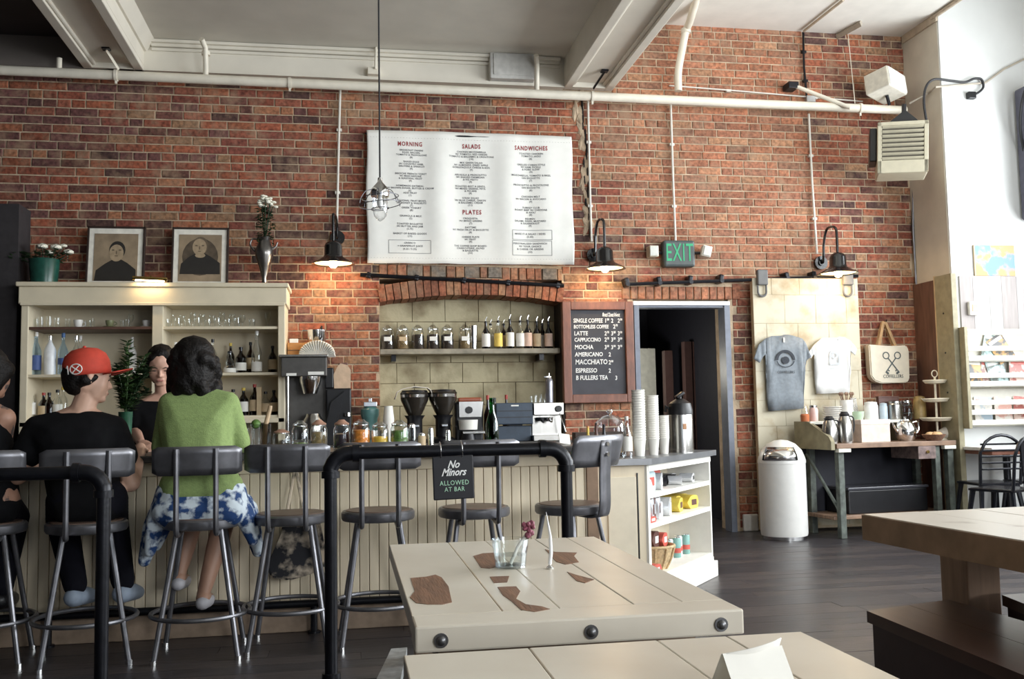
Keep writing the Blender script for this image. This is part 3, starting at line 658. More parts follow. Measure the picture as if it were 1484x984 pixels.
for fr_ in ((563, 348.5, 624, 368), (742, 334, 799, 348.5), (742, 349.5, 799, 371)): b = B(); frame_px(*fr_); part('printed_frame', b, INK, mn, None)
# ------------------------------------------------------------------ iron lintel bar over the niche, sliding door track
A, C = at(522, 398, y=-.03), at(817, 414, y=-.03); t = thing('iron_lintel', 'long dark iron bar across the bricks above the bottle niche', 'bar', A)
b = B(); tube(b, [(0, 0, 0), C-A], .017, 8); part('bar', b, IRON, t)
for k in (.04, .27, .5, .72, .97):
    q = (C-A)*k; b = B(); xbox(b, T(q.x, .01, q.z) @ Rm('Y', 20), .04, .05, .05, .008); part('lug', b, IRON, t, None)
ytr = -.10
A, C = at(905, 412, y=ytr), at(1243, 400, y=ytr); t = thing('door_track', 'black iron rail on brackets carrying the sliding door', 'rail', A)
b = B(); tube(b, [(0, 0, 0), C-A], .016, 8); part('rail', b, IRON, t)
for px in (909, 954, 998, 1042, 1138, 1178):
    q = (C-A)*((px-905)/338.); b = B(); xbox(b, T(q.x, .05, q.z+.02) @ Rm('Y', rnd.uniform(-15, 15)), .045, .11, .08, .012); tube(b, [(q.x, -.02, q.z), (q.x, .09, q.z)], .02, 8); part('track_bracket', b, IRON, t, None)
# ------------------------------------------------------------------ sliding door
xl, xr = at(1092, 500, y=ytr).x, at(1245, 500, y=ytr).x; zt = at(1165, 404, y=ytr).z
t = thing('sliding_door', 'pale cream patched metal sliding door hanging on the track over the bricks', 'door', (xl, ytr, .02))
DM = M('patched_cream_metal', (.56, .51, .385), .6, var=.1, scale=5, bump=.12, bscale=12, col2=(.40, .31, .185), thr=.60, soft=.10); wd, hd_ = xr-xl, zt-.02
b = B(); box(b, 0, wd, -.02, .03, 0, hd_); part('door_core', b, M('door_edge_tan', (.45, .36, .24), .7), t, None)
zz = .02; r_ = 0
while zz < hd_-.03:
    hh = min(.20+.03*(r_ % 3), hd_-zz); x = 0 if r_ % 2 == 0 else -.12
    while x < wd:
        L = .24+.03*((r_*7+int(x*10)) % 3); x0, x1 = max(0, x), min(wd, x+L)
        if x1-x0 > .02: b = B(); box(b, x0+.0015, x1-.0015, -.0235-rnd.random()*.002, -.018, zz+.0015, zz+hh-.0015, .001); part('metal_sheet', b, DM, t, None)
        x += L
    zz += hh; r_ += 1
for px in (1101, 1224):
    q = at(px, 408, y=ytr)-Vector((xl, ytr, .02)); b = B(); box(b, q.x-.05, q.x+.05, -.075, -.03, q.z-.04, q.z+.10, .01); part('hanger_block', b, M('hanger_grey', (.12, .12, .12), .6), t, None)
    pts = [(q.x-.04, -.045, q.z+.02), (q.x-.04, -.045, q.z-.08)]+[(q.x+.04*math.cos(a), -.045, q.z-.10+.04*math.sin(a)) for a in [PI+PI*i/8 for i in range(9)]]+[(q.x+.04, -.045, q.z-.08), (q.x+.04, -.045, q.z+.02)]
    b = B(); tube(b, pts, .010, 8); part('hanger_hook', b, M('hanger_grey', (.12, .12, .12), .6), t)
# ------------------------------------------------------------------ chalkboard
cs = [at(*p, y=-.05) for p in ((814, 437), (916, 437), (917, 583), (820, 584))]
x0, x1, z0, z1 = cs[3].x-.02, cs[1].x, cs[2].z, cs[0].z
t = thing('chalkboard', 'brown framed chalkboard with handwritten coffee prices between niche and doorway', 'chalkboard', (x0, -.05, z0)); wd, hh = x1-x0, z1-z0
WF = M('red_brown_wood', (.17, .065, .04), .45, var=.25, scale=8, stretch=(3, 3, 1), bump=.1); fwd = .075
b = B(); box(b, .02, wd-.02, .0, .03, .02, hh-.02); part('slate', b, M('slate_black', (.035, .035, .045), .6, var=.25, scale=6), t, None)
for a in ((0, fwd, 0, hh), (wd-fwd, wd, 0, hh), (fwd, wd-fwd, 0, fwd), (fwd, wd-fwd, hh-fwd, hh)): b = B(); box(b, a[0], a[1], -.03, .035, a[2], a[3], .006); part('frame_rail', b, WF, t, None)
CH = M('chalk', (.80, .80, .78), .9)
def ck(px, py, s, h, al='LEFT', w_=.78):
    p = at(px, py, y=-.052); text('chalk_line', s, h/sc(-.05, px)*1.42, CH, t, (p.x-x0, -.0022, p.z-z0), align=al, width=w_, ext=.0005, bold=.0012, shear=.05)
ck(873, 458.5, '8oz12oz16oz', 5.5, w_=.62)
for i, (a, pr) in enumerate((('SINGLE COFFEE', ('1.50', '2', '2.50')), ('BOTTOMLESS COFFEE', ('', '2.75', '')), ('LATTE', ('2.75', '3.25', '3.50')), ('CAPPUCCINO', ('2.75', '3.25', '3.50')), ('MOCHA', ('3.25', '3.50', '3.75')), ('AMERICANO', ('2.', '', '')), ('MACCHIATO', ('2.50', '', '')), ('ESPRESSO', ('2.', '', '')), ('B FULLERS TEA', ('', '3.', '')))):
    py = (467.5, 476, 486, 495, 506, 516.5, 528, 540, 550.5)[i]; ck(831+i*.45, py, a, (6, 5.2, 6, 5.5, 6.2, 6, 7, 6.2, 6.2)[i], w_=(.74, .72, .85, .80, .85, .85, .82, .85, .82)[i])
    for j, q in enumerate(pr):
        if q:
            px = 876+j*9.5+(i > 4)*6+(i == 1)*3
            a_, f_ = (q.split('.')+[''])[:2]; ck(px, py, a_, 6, w_=.8)
            if f_: ck(px+3.6, py-3.2, f_, 2.8, w_=.8)
# ================================================================== BACK BAR CABINET AND WHAT IS ON IT
YB = -.42                                  # front plane of the cabinet
xl, xr = at(30, 470, y=YB).x, at(413, 500, y=YB).x; zt = at(220, 410, y=YB).z; zs1 = at(220, 473, y=YB).z; zs2 = at(220, 541, y=YB).z; zs3 = at(300, 603, y=YB).z; zc_ = at(220, 441, y=YB).z
CC = M('cabinet_cream', (.70, .62, .46), .5, var=.06, scale=6, bump=.04); SH = M('shelf_dark_wood', (.10, .05, .035), .5)
t = thing('back_bar_cabinet', 'tall cream painted shelf cabinet with open bays of glasses and bottles against the bricks', 'cabinet', (xl, YB, 0)); wd = xr-xl; xm = at(226, 500, y=YB).x-xl; xm2 = at(232, 500, y=YB).x-xl
b = B(); box(b, .04, wd-.04, .38, .40, .86, zt-.02); part('back_panel', b, CC, t, None)
for a, c in ((0, .055), (wd-.055, wd)): b = B(); box(b, a, c, 0, .40, .86, zt-.02, .006); part('side_panel', b, CC, t, None)
b = B(); box(b, xm-.03, xm2+.02, .0, .38, .86, zc_, .004); part('divider', b, CC, t, None)
b = B(); box(b, -.015, wd+.015, -.02, .40, zc_, zt-.035, .006); part('frieze_board', b, CC, t, None)
b = B(); box(b, -.03, wd+.03, -.045, .40, zt-.035, zt, .008); part('cornice', b, CC, t, None)
b = B(); box(b, .0, wd, -.028, -.01, zc_-.012, zc_+.012, .004); part('moulding', b, CC, t, None)
for i, zz in enumerate((zs1, zs2, zs3)):
    for j, (a, c) in enumerate(((.05, xm-.02), (xm2+.01, wd-.05))): b = B(); box(b, a, c, .012, .385, zz-.022, zz, .003); part('shelf', b, SH if (i == 0 and j == 0) else CC, t, None)
b = B(); box(b, .0, wd, .0, .03, zs3-.06, zs3-.022, .004); part('lower_rail', b, CC, t, None)
# counter below the cabinet, running on behind the bar
t = thing('back_counter', 'dark low counter along the brick wall behind the bar', 'counter', (0, -.35, 0))
b = B(); box(b, -2.50, 1.84, -.30, .32, .82, .86, .006); part('worktop', b, M('worktop_dark', (.07, .065, .06), .4, var=.3), t, None)
for k in range(5): b = B(); box(b, -2.49+k*.864, -2.49+k*.864+.858, -.27, .32, .0, .82, .005); part('cupboard', b, M('cupboard_dark', (.06, .05, .045), .6), t, None)
# ---------------- bottle, glass and cup builders
LQ = {}
def bottle(px, z, y, hpx, rpx, gl, lb, prof='round', cap=None, labelc=None, liquid=None, group=None, lrange=(.14, .5), name='bottle', pour=False, neck=.30):
    k = sc(y, px); p = at(px, 540, y=y); h = hpx/k; r = rpx/k
    t = thing(name, lb, 'bottle', (p.x, y, z), group=group)
    sh_ = .62 if prof == 'round' else .70
    pr = [(r*.93, 0), (r, .015), (r, h*sh_*.9), (r*.85, h*sh_), (r*neck*1.15, h*(sh_+.14)), (r*neck, h*.86), (r*neck*.98, h*.95), (r*neck*1.15, h*.955), (r*neck*1.15, h*.97)]
    if prof == 'bulb': pr = [(r*.9, 0), (r, h*.08), (r*.95, h*.22), (r*.6, h*.36), (r*.72, h*.45), (r*.55, h*.58), (r*.3, h*.68), (r*.28, h*.9)]
    if prof == 'slim': pr = [(r*.95, 0), (r, .01), (r, h*.45), (r*.8, h*.56), (r*.42, h*.72), (r*.36, h*.95), (r*.40, h*.97)]
    b = B(); lathe(b, pr, 18); part('glass_body', b, gl, t)
    if labelc:
        b = B(); lathe(b, [(r*1.012, h*lrange[0]), (r*1.012, h*lrange[1])], 18, cap=False); part('paper_label', b, labelc, t)
    if liquid: b = B(); lathe(b, [(r*.88, .006), (r*.92, h*.04), (r*.92, h*(sh_*.8 if prof != 'bulb' else .2))], 16); part('drink', b, liquid, t)
    cm = cap or DARK
    if pour:
        b = B(); lathe(b, [(r*neck*1.2, h*.94), (r*neck*1.2, h*1.0), (r*.16, h*1.02)], 12); part('cap', b, DARK, t); b = B(); tube(b, [(0, 0, h*1.0), (0, 0, h*1.08), (.012, 0, h*1.17)], .0035, 6); part('pourer', b, CHROME, t)
    else: b = B(); lathe(b, [(r*neck*1.22, h*.90), (r*neck*1.22, h*1.0)], 14); part('cap', b, cm, t)
    return t
CUPW = M('cup_white', (.82, .80, .76), .3)
def tumbler(px, z, y, hpx, rpx, lb, group, stem=False):
    k = sc(y, px); p = at(px, 540, y=y); h = hpx/k; r = rpx/k
    t = thing('wine_glass' if stem else 'drinking_glass', lb, 'glass', (p.x, y, z), group=group); b = B()
    if stem:
        lathe(b, [(r*.8, 0), (r*.75, .003), (r*.12, .008), (r*.1, h*.42), (r*.5, h*.5), (r*.95, h*.68), (r*.85, h)], 14, cap=False)
    else: lathe(b, [(r*.85, 0), (r*.88, h*.05), (r, h)], 14, cap=False); lathe(b, [(r*.8, .004), (r*.83, h*.06)], 14)
    part('bowl', b, GLASS, t); return t
def cup(px, z, y, hpx, rpx, lb, saucer=False, m=None, group=None):
    k = sc(y, px); p = at(px, 540, y=y); h = hpx/k; r = rpx/k; m = m or CUPW
    t = thing('cup', lb, 'cup', (p.x, y, z), group=group); z0 = .012 if saucer else 0
    b = B(); lathe(b, [(r*.55, z0), (r*.8, z0+h*.25), (r*.97, z0+h*.7), (r, z0+h), (r*.93, z0+h), (r*.85, z0+h*.6), (.001, z0+h*.2)], 18, cap=False); part('bowl', b, m, t)
    b = B(); tube(b, [(r*.9+.018*math.sin(a*PI/6)*1.3, 0, z0+h*.5+h*.28*math.cos(a*PI/6)) for a in range(7)], .0035, 6); part('handle', b, m, t)
    if saucer: b = B(); lathe(b, [(r*.7, 0), (r*1.55, .012), (r*1.5, .014), (r*.6, .004)], 20); part('saucer', b, m, t)
    return t
ORD = 'first second third fourth fifth sixth seventh eighth ninth tenth eleventh twelfth thirteenth fourteenth fifteenth sixteenth seventeenth eighteenth'.split()
g1 = 'glasses on the top shelves of the cabinet'; ys = -.22
for px, h_, wd_ in ((50, 13, 'leftmost'), (57, 16, 'second'), (69, 17, 'third'), (81, 15, 'fourth')): tumbler(px, zs1, ys-.08, h_, 4.2, wd_+' small clear tumbler from the left end of the cabinet top shelf', g1)
tumbler(97, zs1, ys, 15, 4, 'clear tumbler beside the white cup on the cabinet top shelf', g1); tumbler(127, zs1, ys-.05, 11, 5, 'low clear tumbler right of the white cup on the cabinet top shelf', g1); tumbler(132, zs1, ys+.08, 16, 4, 'clear tumbler behind the low tumbler on the cabinet top shelf', g1)
cup(112, zs1, ys-.06, 12, 6.5, 'white handleless looking cup in the middle of the cabinet top shelf'); cup(211, zs1, ys-.06, 9, 5.5, 'white cup with saucer at the right end of the left top shelf', True)
t = cup(158, zs1, ys-.06, 9, 6, 'olive green cup on a wide saucer on the cabinet top shelf', True, M('olive_glaze', (.22, .23, .12), .4))
tumbler(176, zs1, ys-.06, 12, 3.5, 'slim tumbler just right of the olive cup on the cabinet top shelf', g1); tumbler(184, zs1, ys-.08, 12, 3.5, 'slim tumbler right of the olive cup, standing before the stemmed glass', g1); tumbler(189, zs1, ys+.05, 23, 4.5, 'tall stemmed glass right of the olive cup on the cabinet top shelf', g1, True)
for i, px in enumerate((240, 248, 256, 263, 271, 279, 285, 292, 300, 307, 314, 321, 329, 336, 343, 351, 365, 388)):
    tumbler(px, zs1, ys+(.09 if i % 2 else -.09), 21+(i % 3)*2 if i % 2 else 12+(i % 4), 4.8, ('tall stemmed bar glass, ' if i % 2 else 'low clear bar glass, ')+ORD[i]+' from the left on the right top shelf', 'bar glasses on the right top shelf', stem=bool(i % 2))
g2 = 'liquor bottles on the cabinet shelves'; LW = M('label_white', (.80, .79, .74), .7, var=.04); LBL = M('label_blue', (.05, .09, .25), .6); LY = M('label_yellow', (.75, .55, .12), .6); LT = M('label_tan', (.55, .42, .26), .7); CRED = M('cap_red', (.35, .04, .03), .4); CBL = M('cap_blue', (.05, .14, .35), .4); AMB = M('amber_drink', (.45, .17, .03), .3)
bottle(52, zs2, -.28, 63, 7, BLUEGL, 'clear bottle with navy label and white cap, leftmost on the middle shelf', cap=CUPW, labelc=LBL, lrange=(.12, .46), group=g2)
bottle(72, zs2, -.28, 57, 8, M('frosted_white', (.78, .8, .82), .35), 'frosted white square shouldered bottle on the middle shelf', cap=CHROME, group=g2, prof='sq')
bottle(91, zs2, -.28, 61, 7, BLUEGL, 'clear bottle with blue cap on the middle shelf left of the red cap', cap=CBL, labelc=LBL, lrange=(.25, .4), group=g2)
bottle(110, zs2, -.28, 57, 6.5, GLASS, 'clear bottle with white label and silver cap behind the red cap', cap=CHROME, labelc=LW, group=g2); bottle(116, zs2, -.16, 58, 6, GLASS, 'clear bottle with white cap behind the red cap', cap=CUPW, group=g2)
bottle(191, zs2, -.28, 54, 6.5, M('porcelain_white', (.8, .8, .78), .3), 'white bottle with blue emblem right of the fern', cap=CUPW, labelc=LW, group=g2)
bottle(254, zs2, -.28, 46, 6, BROWNGL, 'brown bottle with white cap half hidden by the dark curly hair, left side', cap=CUPW, group=g2); bottle(283, zs2, -.28, 54, 6, BROWNGL, 'dark bottle with red cap rising behind the dark curly hair', cap=CRED, group=g2); bottle(297, zs2, -.22, 48, 6, BROWNGL, 'brown bottle with red cap at the right of the dark curly hair', cap=CRED, labelc=LT, group=g2)
bottle(308, zs2, -.28, 50, 6, GLASS, 'clear bottle with black cap beside the dark curly hair', cap=DARK, labelc=LW, group=g2)
bottle(333, zs2, -.30, 32, 9, GLASS, 'squat bulbous amber bottle with white label on the middle shelf', prof='bulb', cap=DARK, labelc=LW, lrange=(.03, .22), liquid=AMB, group=g2)
bottle(334, zs2, -.16, 45, 6, BROWNGL, 'brown bottle standing behind the bulbous amber bottle', group=g2, cap=LY)
bottle(349, zs2, -.28, 38, 8, BROWNGL, 'dark brown bottle with cream label on the middle shelf', labelc=LW, group=g2, lrange=(.1, .4)); bottle(363, zs2, -.18, 46, 6, BROWNGL, 'brown bottle in shadow behind the tall clear bottle', labelc=LT, group=g2)
bottle(372, zs2, -.30, 61, 7.5, GLASS, 'tall clear bottle with long neck and white label on the middle shelf', labelc=LW, prof='slim', cap=CUPW, group=g2, lrange=(.04, .26)); bottle(395, zs2, -.2, 40, 6.5, BROWNGL, 'dark bottle with tan label at the right end of the middle shelf', labelc=LT, group=g2)
g3 = 'bottles on the bottom shelf of the cabinet'
for px, h_, gl, cp, lc, lb in ((46, 48, GLASS, CRED, LW, 'clear bottle with red cap and white label, leftmost on the bottom shelf'), (64, 38, BROWNGL, CRED, LT, 'amber bottle on the bottom shelf behind the man with the red cap'), (72, 38, BROWNGL, DARK, None, 'black bottle on the bottom shelf behind the man with the red cap'), (84, 42, GLASS, DARK, LW, 'clear dark capped bottle on the bottom shelf close to the red cap'), (92, 46, GLASS, LY, None, 'clear yellow capped bottle on the bottom shelf under the red cap'),
        (338, 38, GLASS, DARK, LW, 'clear bottle with narrow label right of the green cardigan'), (353, 40, BROWNGL, LY, LW, 'brown bottle with striped white label and gold cap on the bottom shelf'), (369, 45, BROWNGL, CRED, LT, 'dark bottle with red cap and tan label on the bottom shelf'), (385, 34, GLASS, DARK, LT, 'square clear bottle with grey label on the bottom shelf'), (397, 36, BROWNGL, DARK, LT, 'dark bottle at the right end of the bottom shelf')):
    bottle(px, zs3, -.26, h_, 7, gl, lb, cap=cp, labelc=lc, group=g3)
q = at(376, 580, y=-.27); b = B(); box(b, -.018, .018, -.05, .05, 0, .225, .002); tag(part('box_carton', b, LT, None, None, loc=(q.x, -.27, zs3)), 'narrow cream carton standing between bottles on the bottom shelf', 'carton')
# ---------------- on top of the cabinet
def portrait(pix, lb, woman):
    P = [at(*p, y=-.14) for p in pix]; wd_ = P[1].x-P[0].x; hh = P[0].z-P[3].z
    t = thing('framed_portrait', lb, 'picture', ((P[3].x+P[2].x)/2, -.20, zt), rot=(math.radians(-7), 0, 0), group='old portraits on the cabinet'); w2 = wd_/2
    b = B(); 
    for a in ((-w2, -w2+.016, 0, hh), (w2-.016, w2, 0, hh), (-w2, w2, hh-.016, hh), (-w2, w2, 0, .012)): box(b, a[0], a[1], -.012, .02, a[2], a[3], .003)
    part('frame', b, M('frame_dark', (.035, .022, .018), .35), t, None)
    b = B(); box(b, -w2+.014, w2-.014, .0, .012, .01, hh-.014); part('mount', b, M('mount_white', (.80, .77, .68), .7), t, None)
    px0, px1, pz0, pz1 = -w2+.055, w2-.055, .045, hh-.06
    b = B(); box(b, px0, px1, -.003, .001, pz0, pz1); ph = part('photograph', b, M('sepia_ground', (.28, .21, .135), .6, var=.25, scale=9), t, None)
    def ell(cx, cz, rx, rz, m, d, nm, pts=None):
        b = B(); q = pts or [(cx+rx*math.cos(i*PI/10), cz+rz*math.sin(i*PI/10)) for i in range(20)]; prism(b, q, -.003-d, -.003, 'y'); part(nm, b, m, ph, None)
    DKS = M('sepia_dark', (.018, .015, .012), .7); FC = M('sepia_face', (.36, .27, .17), .7, var=.18, scale=30); MIDS = M('sepia_mid', (.13, .095, .06), .7)
    cx = (px0+px1)/2+(.01 if woman else .0); ww = px1-px0; hz = pz1-pz0; zb = pz0 + (.0 if woman else .06); 
    if not woman: ell(cx, pz0+hz*.52, ww*.42, hz*.40, M('sepia_shadow', (.085, .062, .04), .7, var=.3, scale=20), .0004, 'printed_shadow')
    ell(0, 0, 0, 0, DKS, .0006, 'printed_dress', [(px0+.01, zb), (px1-.01, zb), (px1-.012, zb+hz*.24), (cx+ww*.24, zb+hz*.38), (cx+ww*.10, zb+hz*.45), (cx-ww*.10, zb+hz*.45), (cx-ww*.27, zb+hz*.36), (px0+.02, zb+hz*.22)])
    fz = zb+hz*(.62 if woman else .58); ell(cx, fz+.012, ww*.185, hz*.19, DKS if woman else MIDS, .0009, 'printed_hair')
    if not woman: ell(cx, zb+hz*.40, ww*.12, hz*.05, FC, .001, 'printed_collar')
    ell(cx-.006, fz-.012 if woman else fz, ww*.165, hz*.18, FC, .0012, 'printed_face')
    for s in (-1, 1): ell(cx-.006+s*.026, fz+.012, .011, .006, MIDS, .0015, 'printed_eye')
    ell(cx-.006, fz-.008, .005, .016, MIDS, .0015, 'printed_nose'); ell(cx-.006, fz-.036, .014, .004, MIDS, .0015, 'printed_mouth')
    return t
portrait(((132, 316), (216, 316), (210, 405), (127, 405)), 'left framed sepia portrait, woman in a dark dress, on the cabinet', True)
portrait(((254, 317), (336, 316), (331, 405), (250, 405)), 'framed sepia portrait with pale collar, right of the two on the cabinet', False)
BRASS = M('brass', (.62, .45, .16), .22, metal=1, var=.08); q = at(217, 403, y=-.50)
t = thing('picture_light', 'short brass picture lamp glowing on the cabinet cornice', 'lamp', (q.x, -.44, zt)); s_ = 1/sc(-.5, 217)
b = B(); tube(b, [(-24*s_, -.05, .028), (24*s_, -.05, .018)], .016, 14); part('brass_hood', b, BRASS, t); b = B(); tube(b, [(0, 0, 0), (0, 0, .05), (0, -.05, .045)], .005, 8); part('stem', b, BRASS, t)
b = B(); lathe(b, [(.022, 0), (.018, .008)], 14); part('foot', b, BRASS, t)
b = B(); tube(b, [(-20*s_, -.055, .012), (20*s_, -.055, .004)], .008, 10); part('tube_bulb', b, BULB, t)
l = bpy.data.lights.new('picture_glow', 'AREA'); l.shape = 'RECTANGLE'; l.size = .22; l.size_y = .02; l.energy = .45; l.color = (1, .72, .38); lo = bpy.data.objects.new('picture_glow', l); COL.objects.link(lo); lo.parent = t; lo.location = (0, -.07, -.008); lo.rotation_euler = (math.radians(18), 0, 0)
# flower bucket
LEAF = M('leaf_green', (.035, .075, .02), .5, var=.4, scale=40); LEAF2 = M('leaf_dark', (.018, .04, .015), .5, var=.4, scale=40); PET = M('petal_white', (.82, .80, .68), .6, var=.06)
def leaf_bm(b, p, d, L, wd_):
    d = Vector(d).normalized(); s = d.cross(Vector((0, 0, 1))); s = s.normalized() if s.length > .01 else Vector((1, 0, 0)); n_ = s.cross(d)
    P = [p, p+d*L*.35+s*wd_+n_*.2*wd_, p+d*L, p+d*L*.35-s*wd_+n_*.2*wd_]; c = b.verts.new(p+d*L*.4-n_*wd_*.2); V_ = [b.verts.new(x) for x in P]
    for i in range(4): b.faces.new((V_[i], V_[(i+1) % 4], c))
q = at(64, 403, y=-.24); k = sc(-.24, 64)
t = thing('flower_bucket', 'dark green glazed bucket of white roses on the left end of the cabinet', 'flowers', (q.x, -.24, zt)); GG = M('green_glaze', (.015, .075, .055), .25, var=.3)
b = B(); lathe(b, [(17/k, 0), (18/k, .005), (21/k, 36/k), (21.8/k, 38/k), (20/k, 37/k), (18/k, 28/k), (.001, 27/k)], 22, cap=False); part('bucket', b, GG, t)
for i, (dx, dz, rr) in enumerate(((-2, 54, 9), (15, 54, 9), (31, 48, 8.5), (-42, 46, 6), (6, 47, 7), (24, 58, 6))):
    c = Vector((dx/k, -.03+.03*(i % 3), dz/k)); b = B()
    for j in range(11):
        a = j*2.4; e = .2+.75*j/11; dv = Vector((math.cos(a)*e, math.sin(a)*e, 1-e*.6)); 
        bmesh.ops.create_icosphere(b, subdivisions=1, radius=1, matrix=T(*(c+dv*rr/k*.55)) @ Matrix.Diagonal((rr/k*.55, rr/k*.55, rr/k*.42, 1)))
    part('rose', b, PET, t)
    b = B(); tube(b, [(dx/k*.2, 0, 26/k), c], .004, 5); part('stem', b, LEAF2, t)
b = B()
for i in range(90):
    a = rnd.uniform(0, 6.28); p = Vector((rnd.uniform(-42, 30)/k, rnd.uniform(-.06, .06), rnd.uniform(36, 50)/k)); leaf_bm(b, p, (math.cos(a), math.sin(a), rnd.uniform(-.3, .6)), .06, .018)
part('leaves', b, LEAF2, t, None)
# silver pitcher with white flowers
q = at(383, 404, y=-.22); k = sc(-.22, 383); PEW = M('pewter', (.20, .19, .18), .28, metal=.9, var=.2)
t = thing('pewter_pitcher', 'tall slender pewter pitcher with white flowers on the right end of the cabinet', 'vase', (q.x, -.22, zt))
b = B(); lathe(b, [(9/k, 0), (9/k, 2/k), (3.5/k, 6/k), (3.2/k, 12/k), (8/k, 30/k), (13/k, 46/k), (13.5/k, 54/k), (10/k, 62/k), (8/k, 68/k), (10/k, 73/k)], 22); part('body', b, PEW, t)
b = B(); tube(b, curve_pts([(-9/k, 0, 70/k), (-17/k, 0, 70/k), (-20/k, 0, 62/k), (-15/k, 0, 54/k), (-12/k, 0, 52/k)], 6), .008, 8); part('handle', b, PEW, t)
b = B(); tube(b, [(12/k, 0, 56/k), (17/k, 0, 60/k), (19/k, 0, 66/k)], [.012, .009, .006], 8); part('spout', b, PEW, t)
for j in range(7):
    a = j*.9; dx, dy = math.cos(a)*.035, math.sin(a)*.035; top = Vector((dx*1.3+.02, dy, (120+rnd.uniform(-3, 12))/k)); b = B(); tube(b, [(0, 0, 66/k), (dx*.6+.01, dy*.6, 95/k), top], .004, 5); part('stem', b, LEAF2, t); b = B()
    for m_ in range(5): bmesh.ops.create_icosphere(b, subdivisions=1, radius=.022, matrix=T(*(top+Vector((rnd.uniform(-.03, .03), rnd.uniform(-.02, .02), rnd.uniform(-.01, .03))))) @ Matrix.Diagonal((1, 1, .6, 1)))
    part('blossom', b, PET, t)
b = B()
for i in range(170): a = rnd.uniform(0, 6.28); leaf_bm(b, Vector((rnd.uniform(-.05, .065), rnd.uniform(-.04, .04), rnd.uniform(62, 118)/k)), (math.cos(a), math.sin(a), rnd.uniform(-.6, .6)), .045, .014)
part('leaves', b, LEAF2, t, None)
# ================================================================== THE BAR
YF = -3.12; ZC = .905; XE = 1.345
BB = M('beadboard_cream', (.80, .69, .51), .55, var=.07, scale=5, stretch=(4, 4, .6), bump=.05)
COUNT = M('zinc_counter', (.20, .205, .215), .32, metal=.4, var=.2, scale=5)
t = thing('bar', 'long cream beadboard bar with dark grey counter', 'bar', (0, YF, 0))
b = B(); box(b, -2.75, XE, -.09, .62, ZC-.035, ZC, .008); part('countertop', b, M('bar_top_dark', (.075, .07, .07), .35, var=.25), t, None)
b = B(); box(b, -2.7, XE-.03, .02, .58, .0, ZC-.036); part('carcass', b, M('carcass_brown', (.22, .14, .09), .6), t, None)
b = B(); box(b, -2.7, XE-.02, -.012, .02, ZC-.105, ZC-.036, .004); part('top_rail', b, BB, t, None)
x = -2.7
while x < XE-.05:
    b = B(); box(b, x+.0015, x+.0485, -.004, .02, .125, ZC-.105, .003); part('bead_board', b, BB, t, None); x += .05
b = B(); box(b, -2.7, XE-.02, -.012, .02, 0, .125, .004); part('kick_board', b, M('kick_tan', (.34, .25, .18), .6, var=.2), t, None)
b = B(); box(b, XE-.085, XE-.02, -.014, .55, .0, ZC-.036, .003); part('end_post', b, M('end_brown', (.25, .16, .10), .6, var=.15), t, None)
t = thing('foot_rail', 'black iron foot rail running along the base of the bar', 'rail', (0, YF-.045, 0))
b = B(); tube(b, [(-2.7, 0, .145), (XE-.15, 0, .145)], .020, 12); part('rail', b, IRON, t)
for px in (70, 455, 640, 850): 
    xx = at(px, 890, y=YF-.045).x; b = B(); tube(b, [(xx, 0, .0), (xx, 0, .145)], .018, 10); lathe(b, [(.032, 0), (.032, .01)], 14, (xx, 0, 0)); part('rail_post', b, IRON, t)
# lower counter with angled open shelves at its end
Z2 = .82; A0 = Vector((1.355, -3.0)); A1 = Vector((1.645, -3.0)); A2 = Vector((2.345, -2.14)); dirv = (A2-A1).normalized(); nrm = Vector((dirv.y, -dirv.x)); fl = (A2-A1).length
t = thing('end_counter', 'low white counter with grey top and angled snack shelves ending the bar', 'counter', (0, 0, 0))
inn = [A1, A2, A2-nrm*.38, Vector((1.6, -2.25)), Vector((1.355, -2.45)), A0]
b = B(); prism(b, [tuple(p) for p in (Vector((1.33, -3.04)), A1+Vector((.012, -.04)), A2+dirv*.03+nrm*.035, A2-nrm*.42, Vector((1.6, -2.2)), Vector((1.33, -2.4)))], Z2-.035, Z2); part('countertop', b, COUNT, t, None)
b = B(); box(b, A0.x, A1.x-.012, A0.y, A0.y+.02, 0, Z2-.036); cf = part('front_panel', b, BB, t, None)
x0, x1 = at(880, 720, y=-3.0).x, at(922, 720, y=-3.0).x
b = B(); box(b, x0-.0, x1, A0.y-.008, A0.y+.002, .10, Z2-.10, .004); part('door', b, CREAM, t, None)
b = B(); box(b, x1+.004, x1+.012, A0.y-.004, A0.y+.002, .08, Z2-.08); part('door_gap', b, DARK, t, None)
SW = M('shelf_white', (.82, .80, .74), .5, var=.03)
Mx = Matrix(((dirv.x, -nrm.x, 0, A1.x), (dirv.y, -nrm.y, 0, A1.y), (0, 0, 1, 0), (0, 0, 0, 1)))   # local: u along face, v inward, z up
def loc_box(u0, u1, v0, v1, z0, z1, bev=0): b = B(); box(b, u0, u1, v0, v1, z0, z1, bev); b.transform(Mx); return b
zsh = [at(935, 716, y=-3.0).z, at(937, 760, y=-3.0).z, .155]
part('side_board', loc_box(-.012, .022, .0, .30, .0, Z2-.036), SW, t, None); part('side_board', loc_box(fl-.022, fl, .0, .30, .10, Z2-.036), SW, t, None)
part('back_board', loc_box(.02, fl-.02, .29, .31, .1, Z2-.036), CREAM, t, None)
for zz in zsh: part('shelf', loc_box(.02, fl-.02, .0, .292, zz-.028, zz, .002), SW, t, None)
part('top_rail', loc_box(.0, fl, -.004, .015, Z2-.075, Z2-.036), SW, t, None)
part('base_panel', loc_box(-.01, fl+.0, -.004, .02, .0, zsh[2]-.028), SW, t, None); part('base_skirting', loc_box(.2, fl+.035, -.02, .3, .0, .10, .004), SW, t, None)
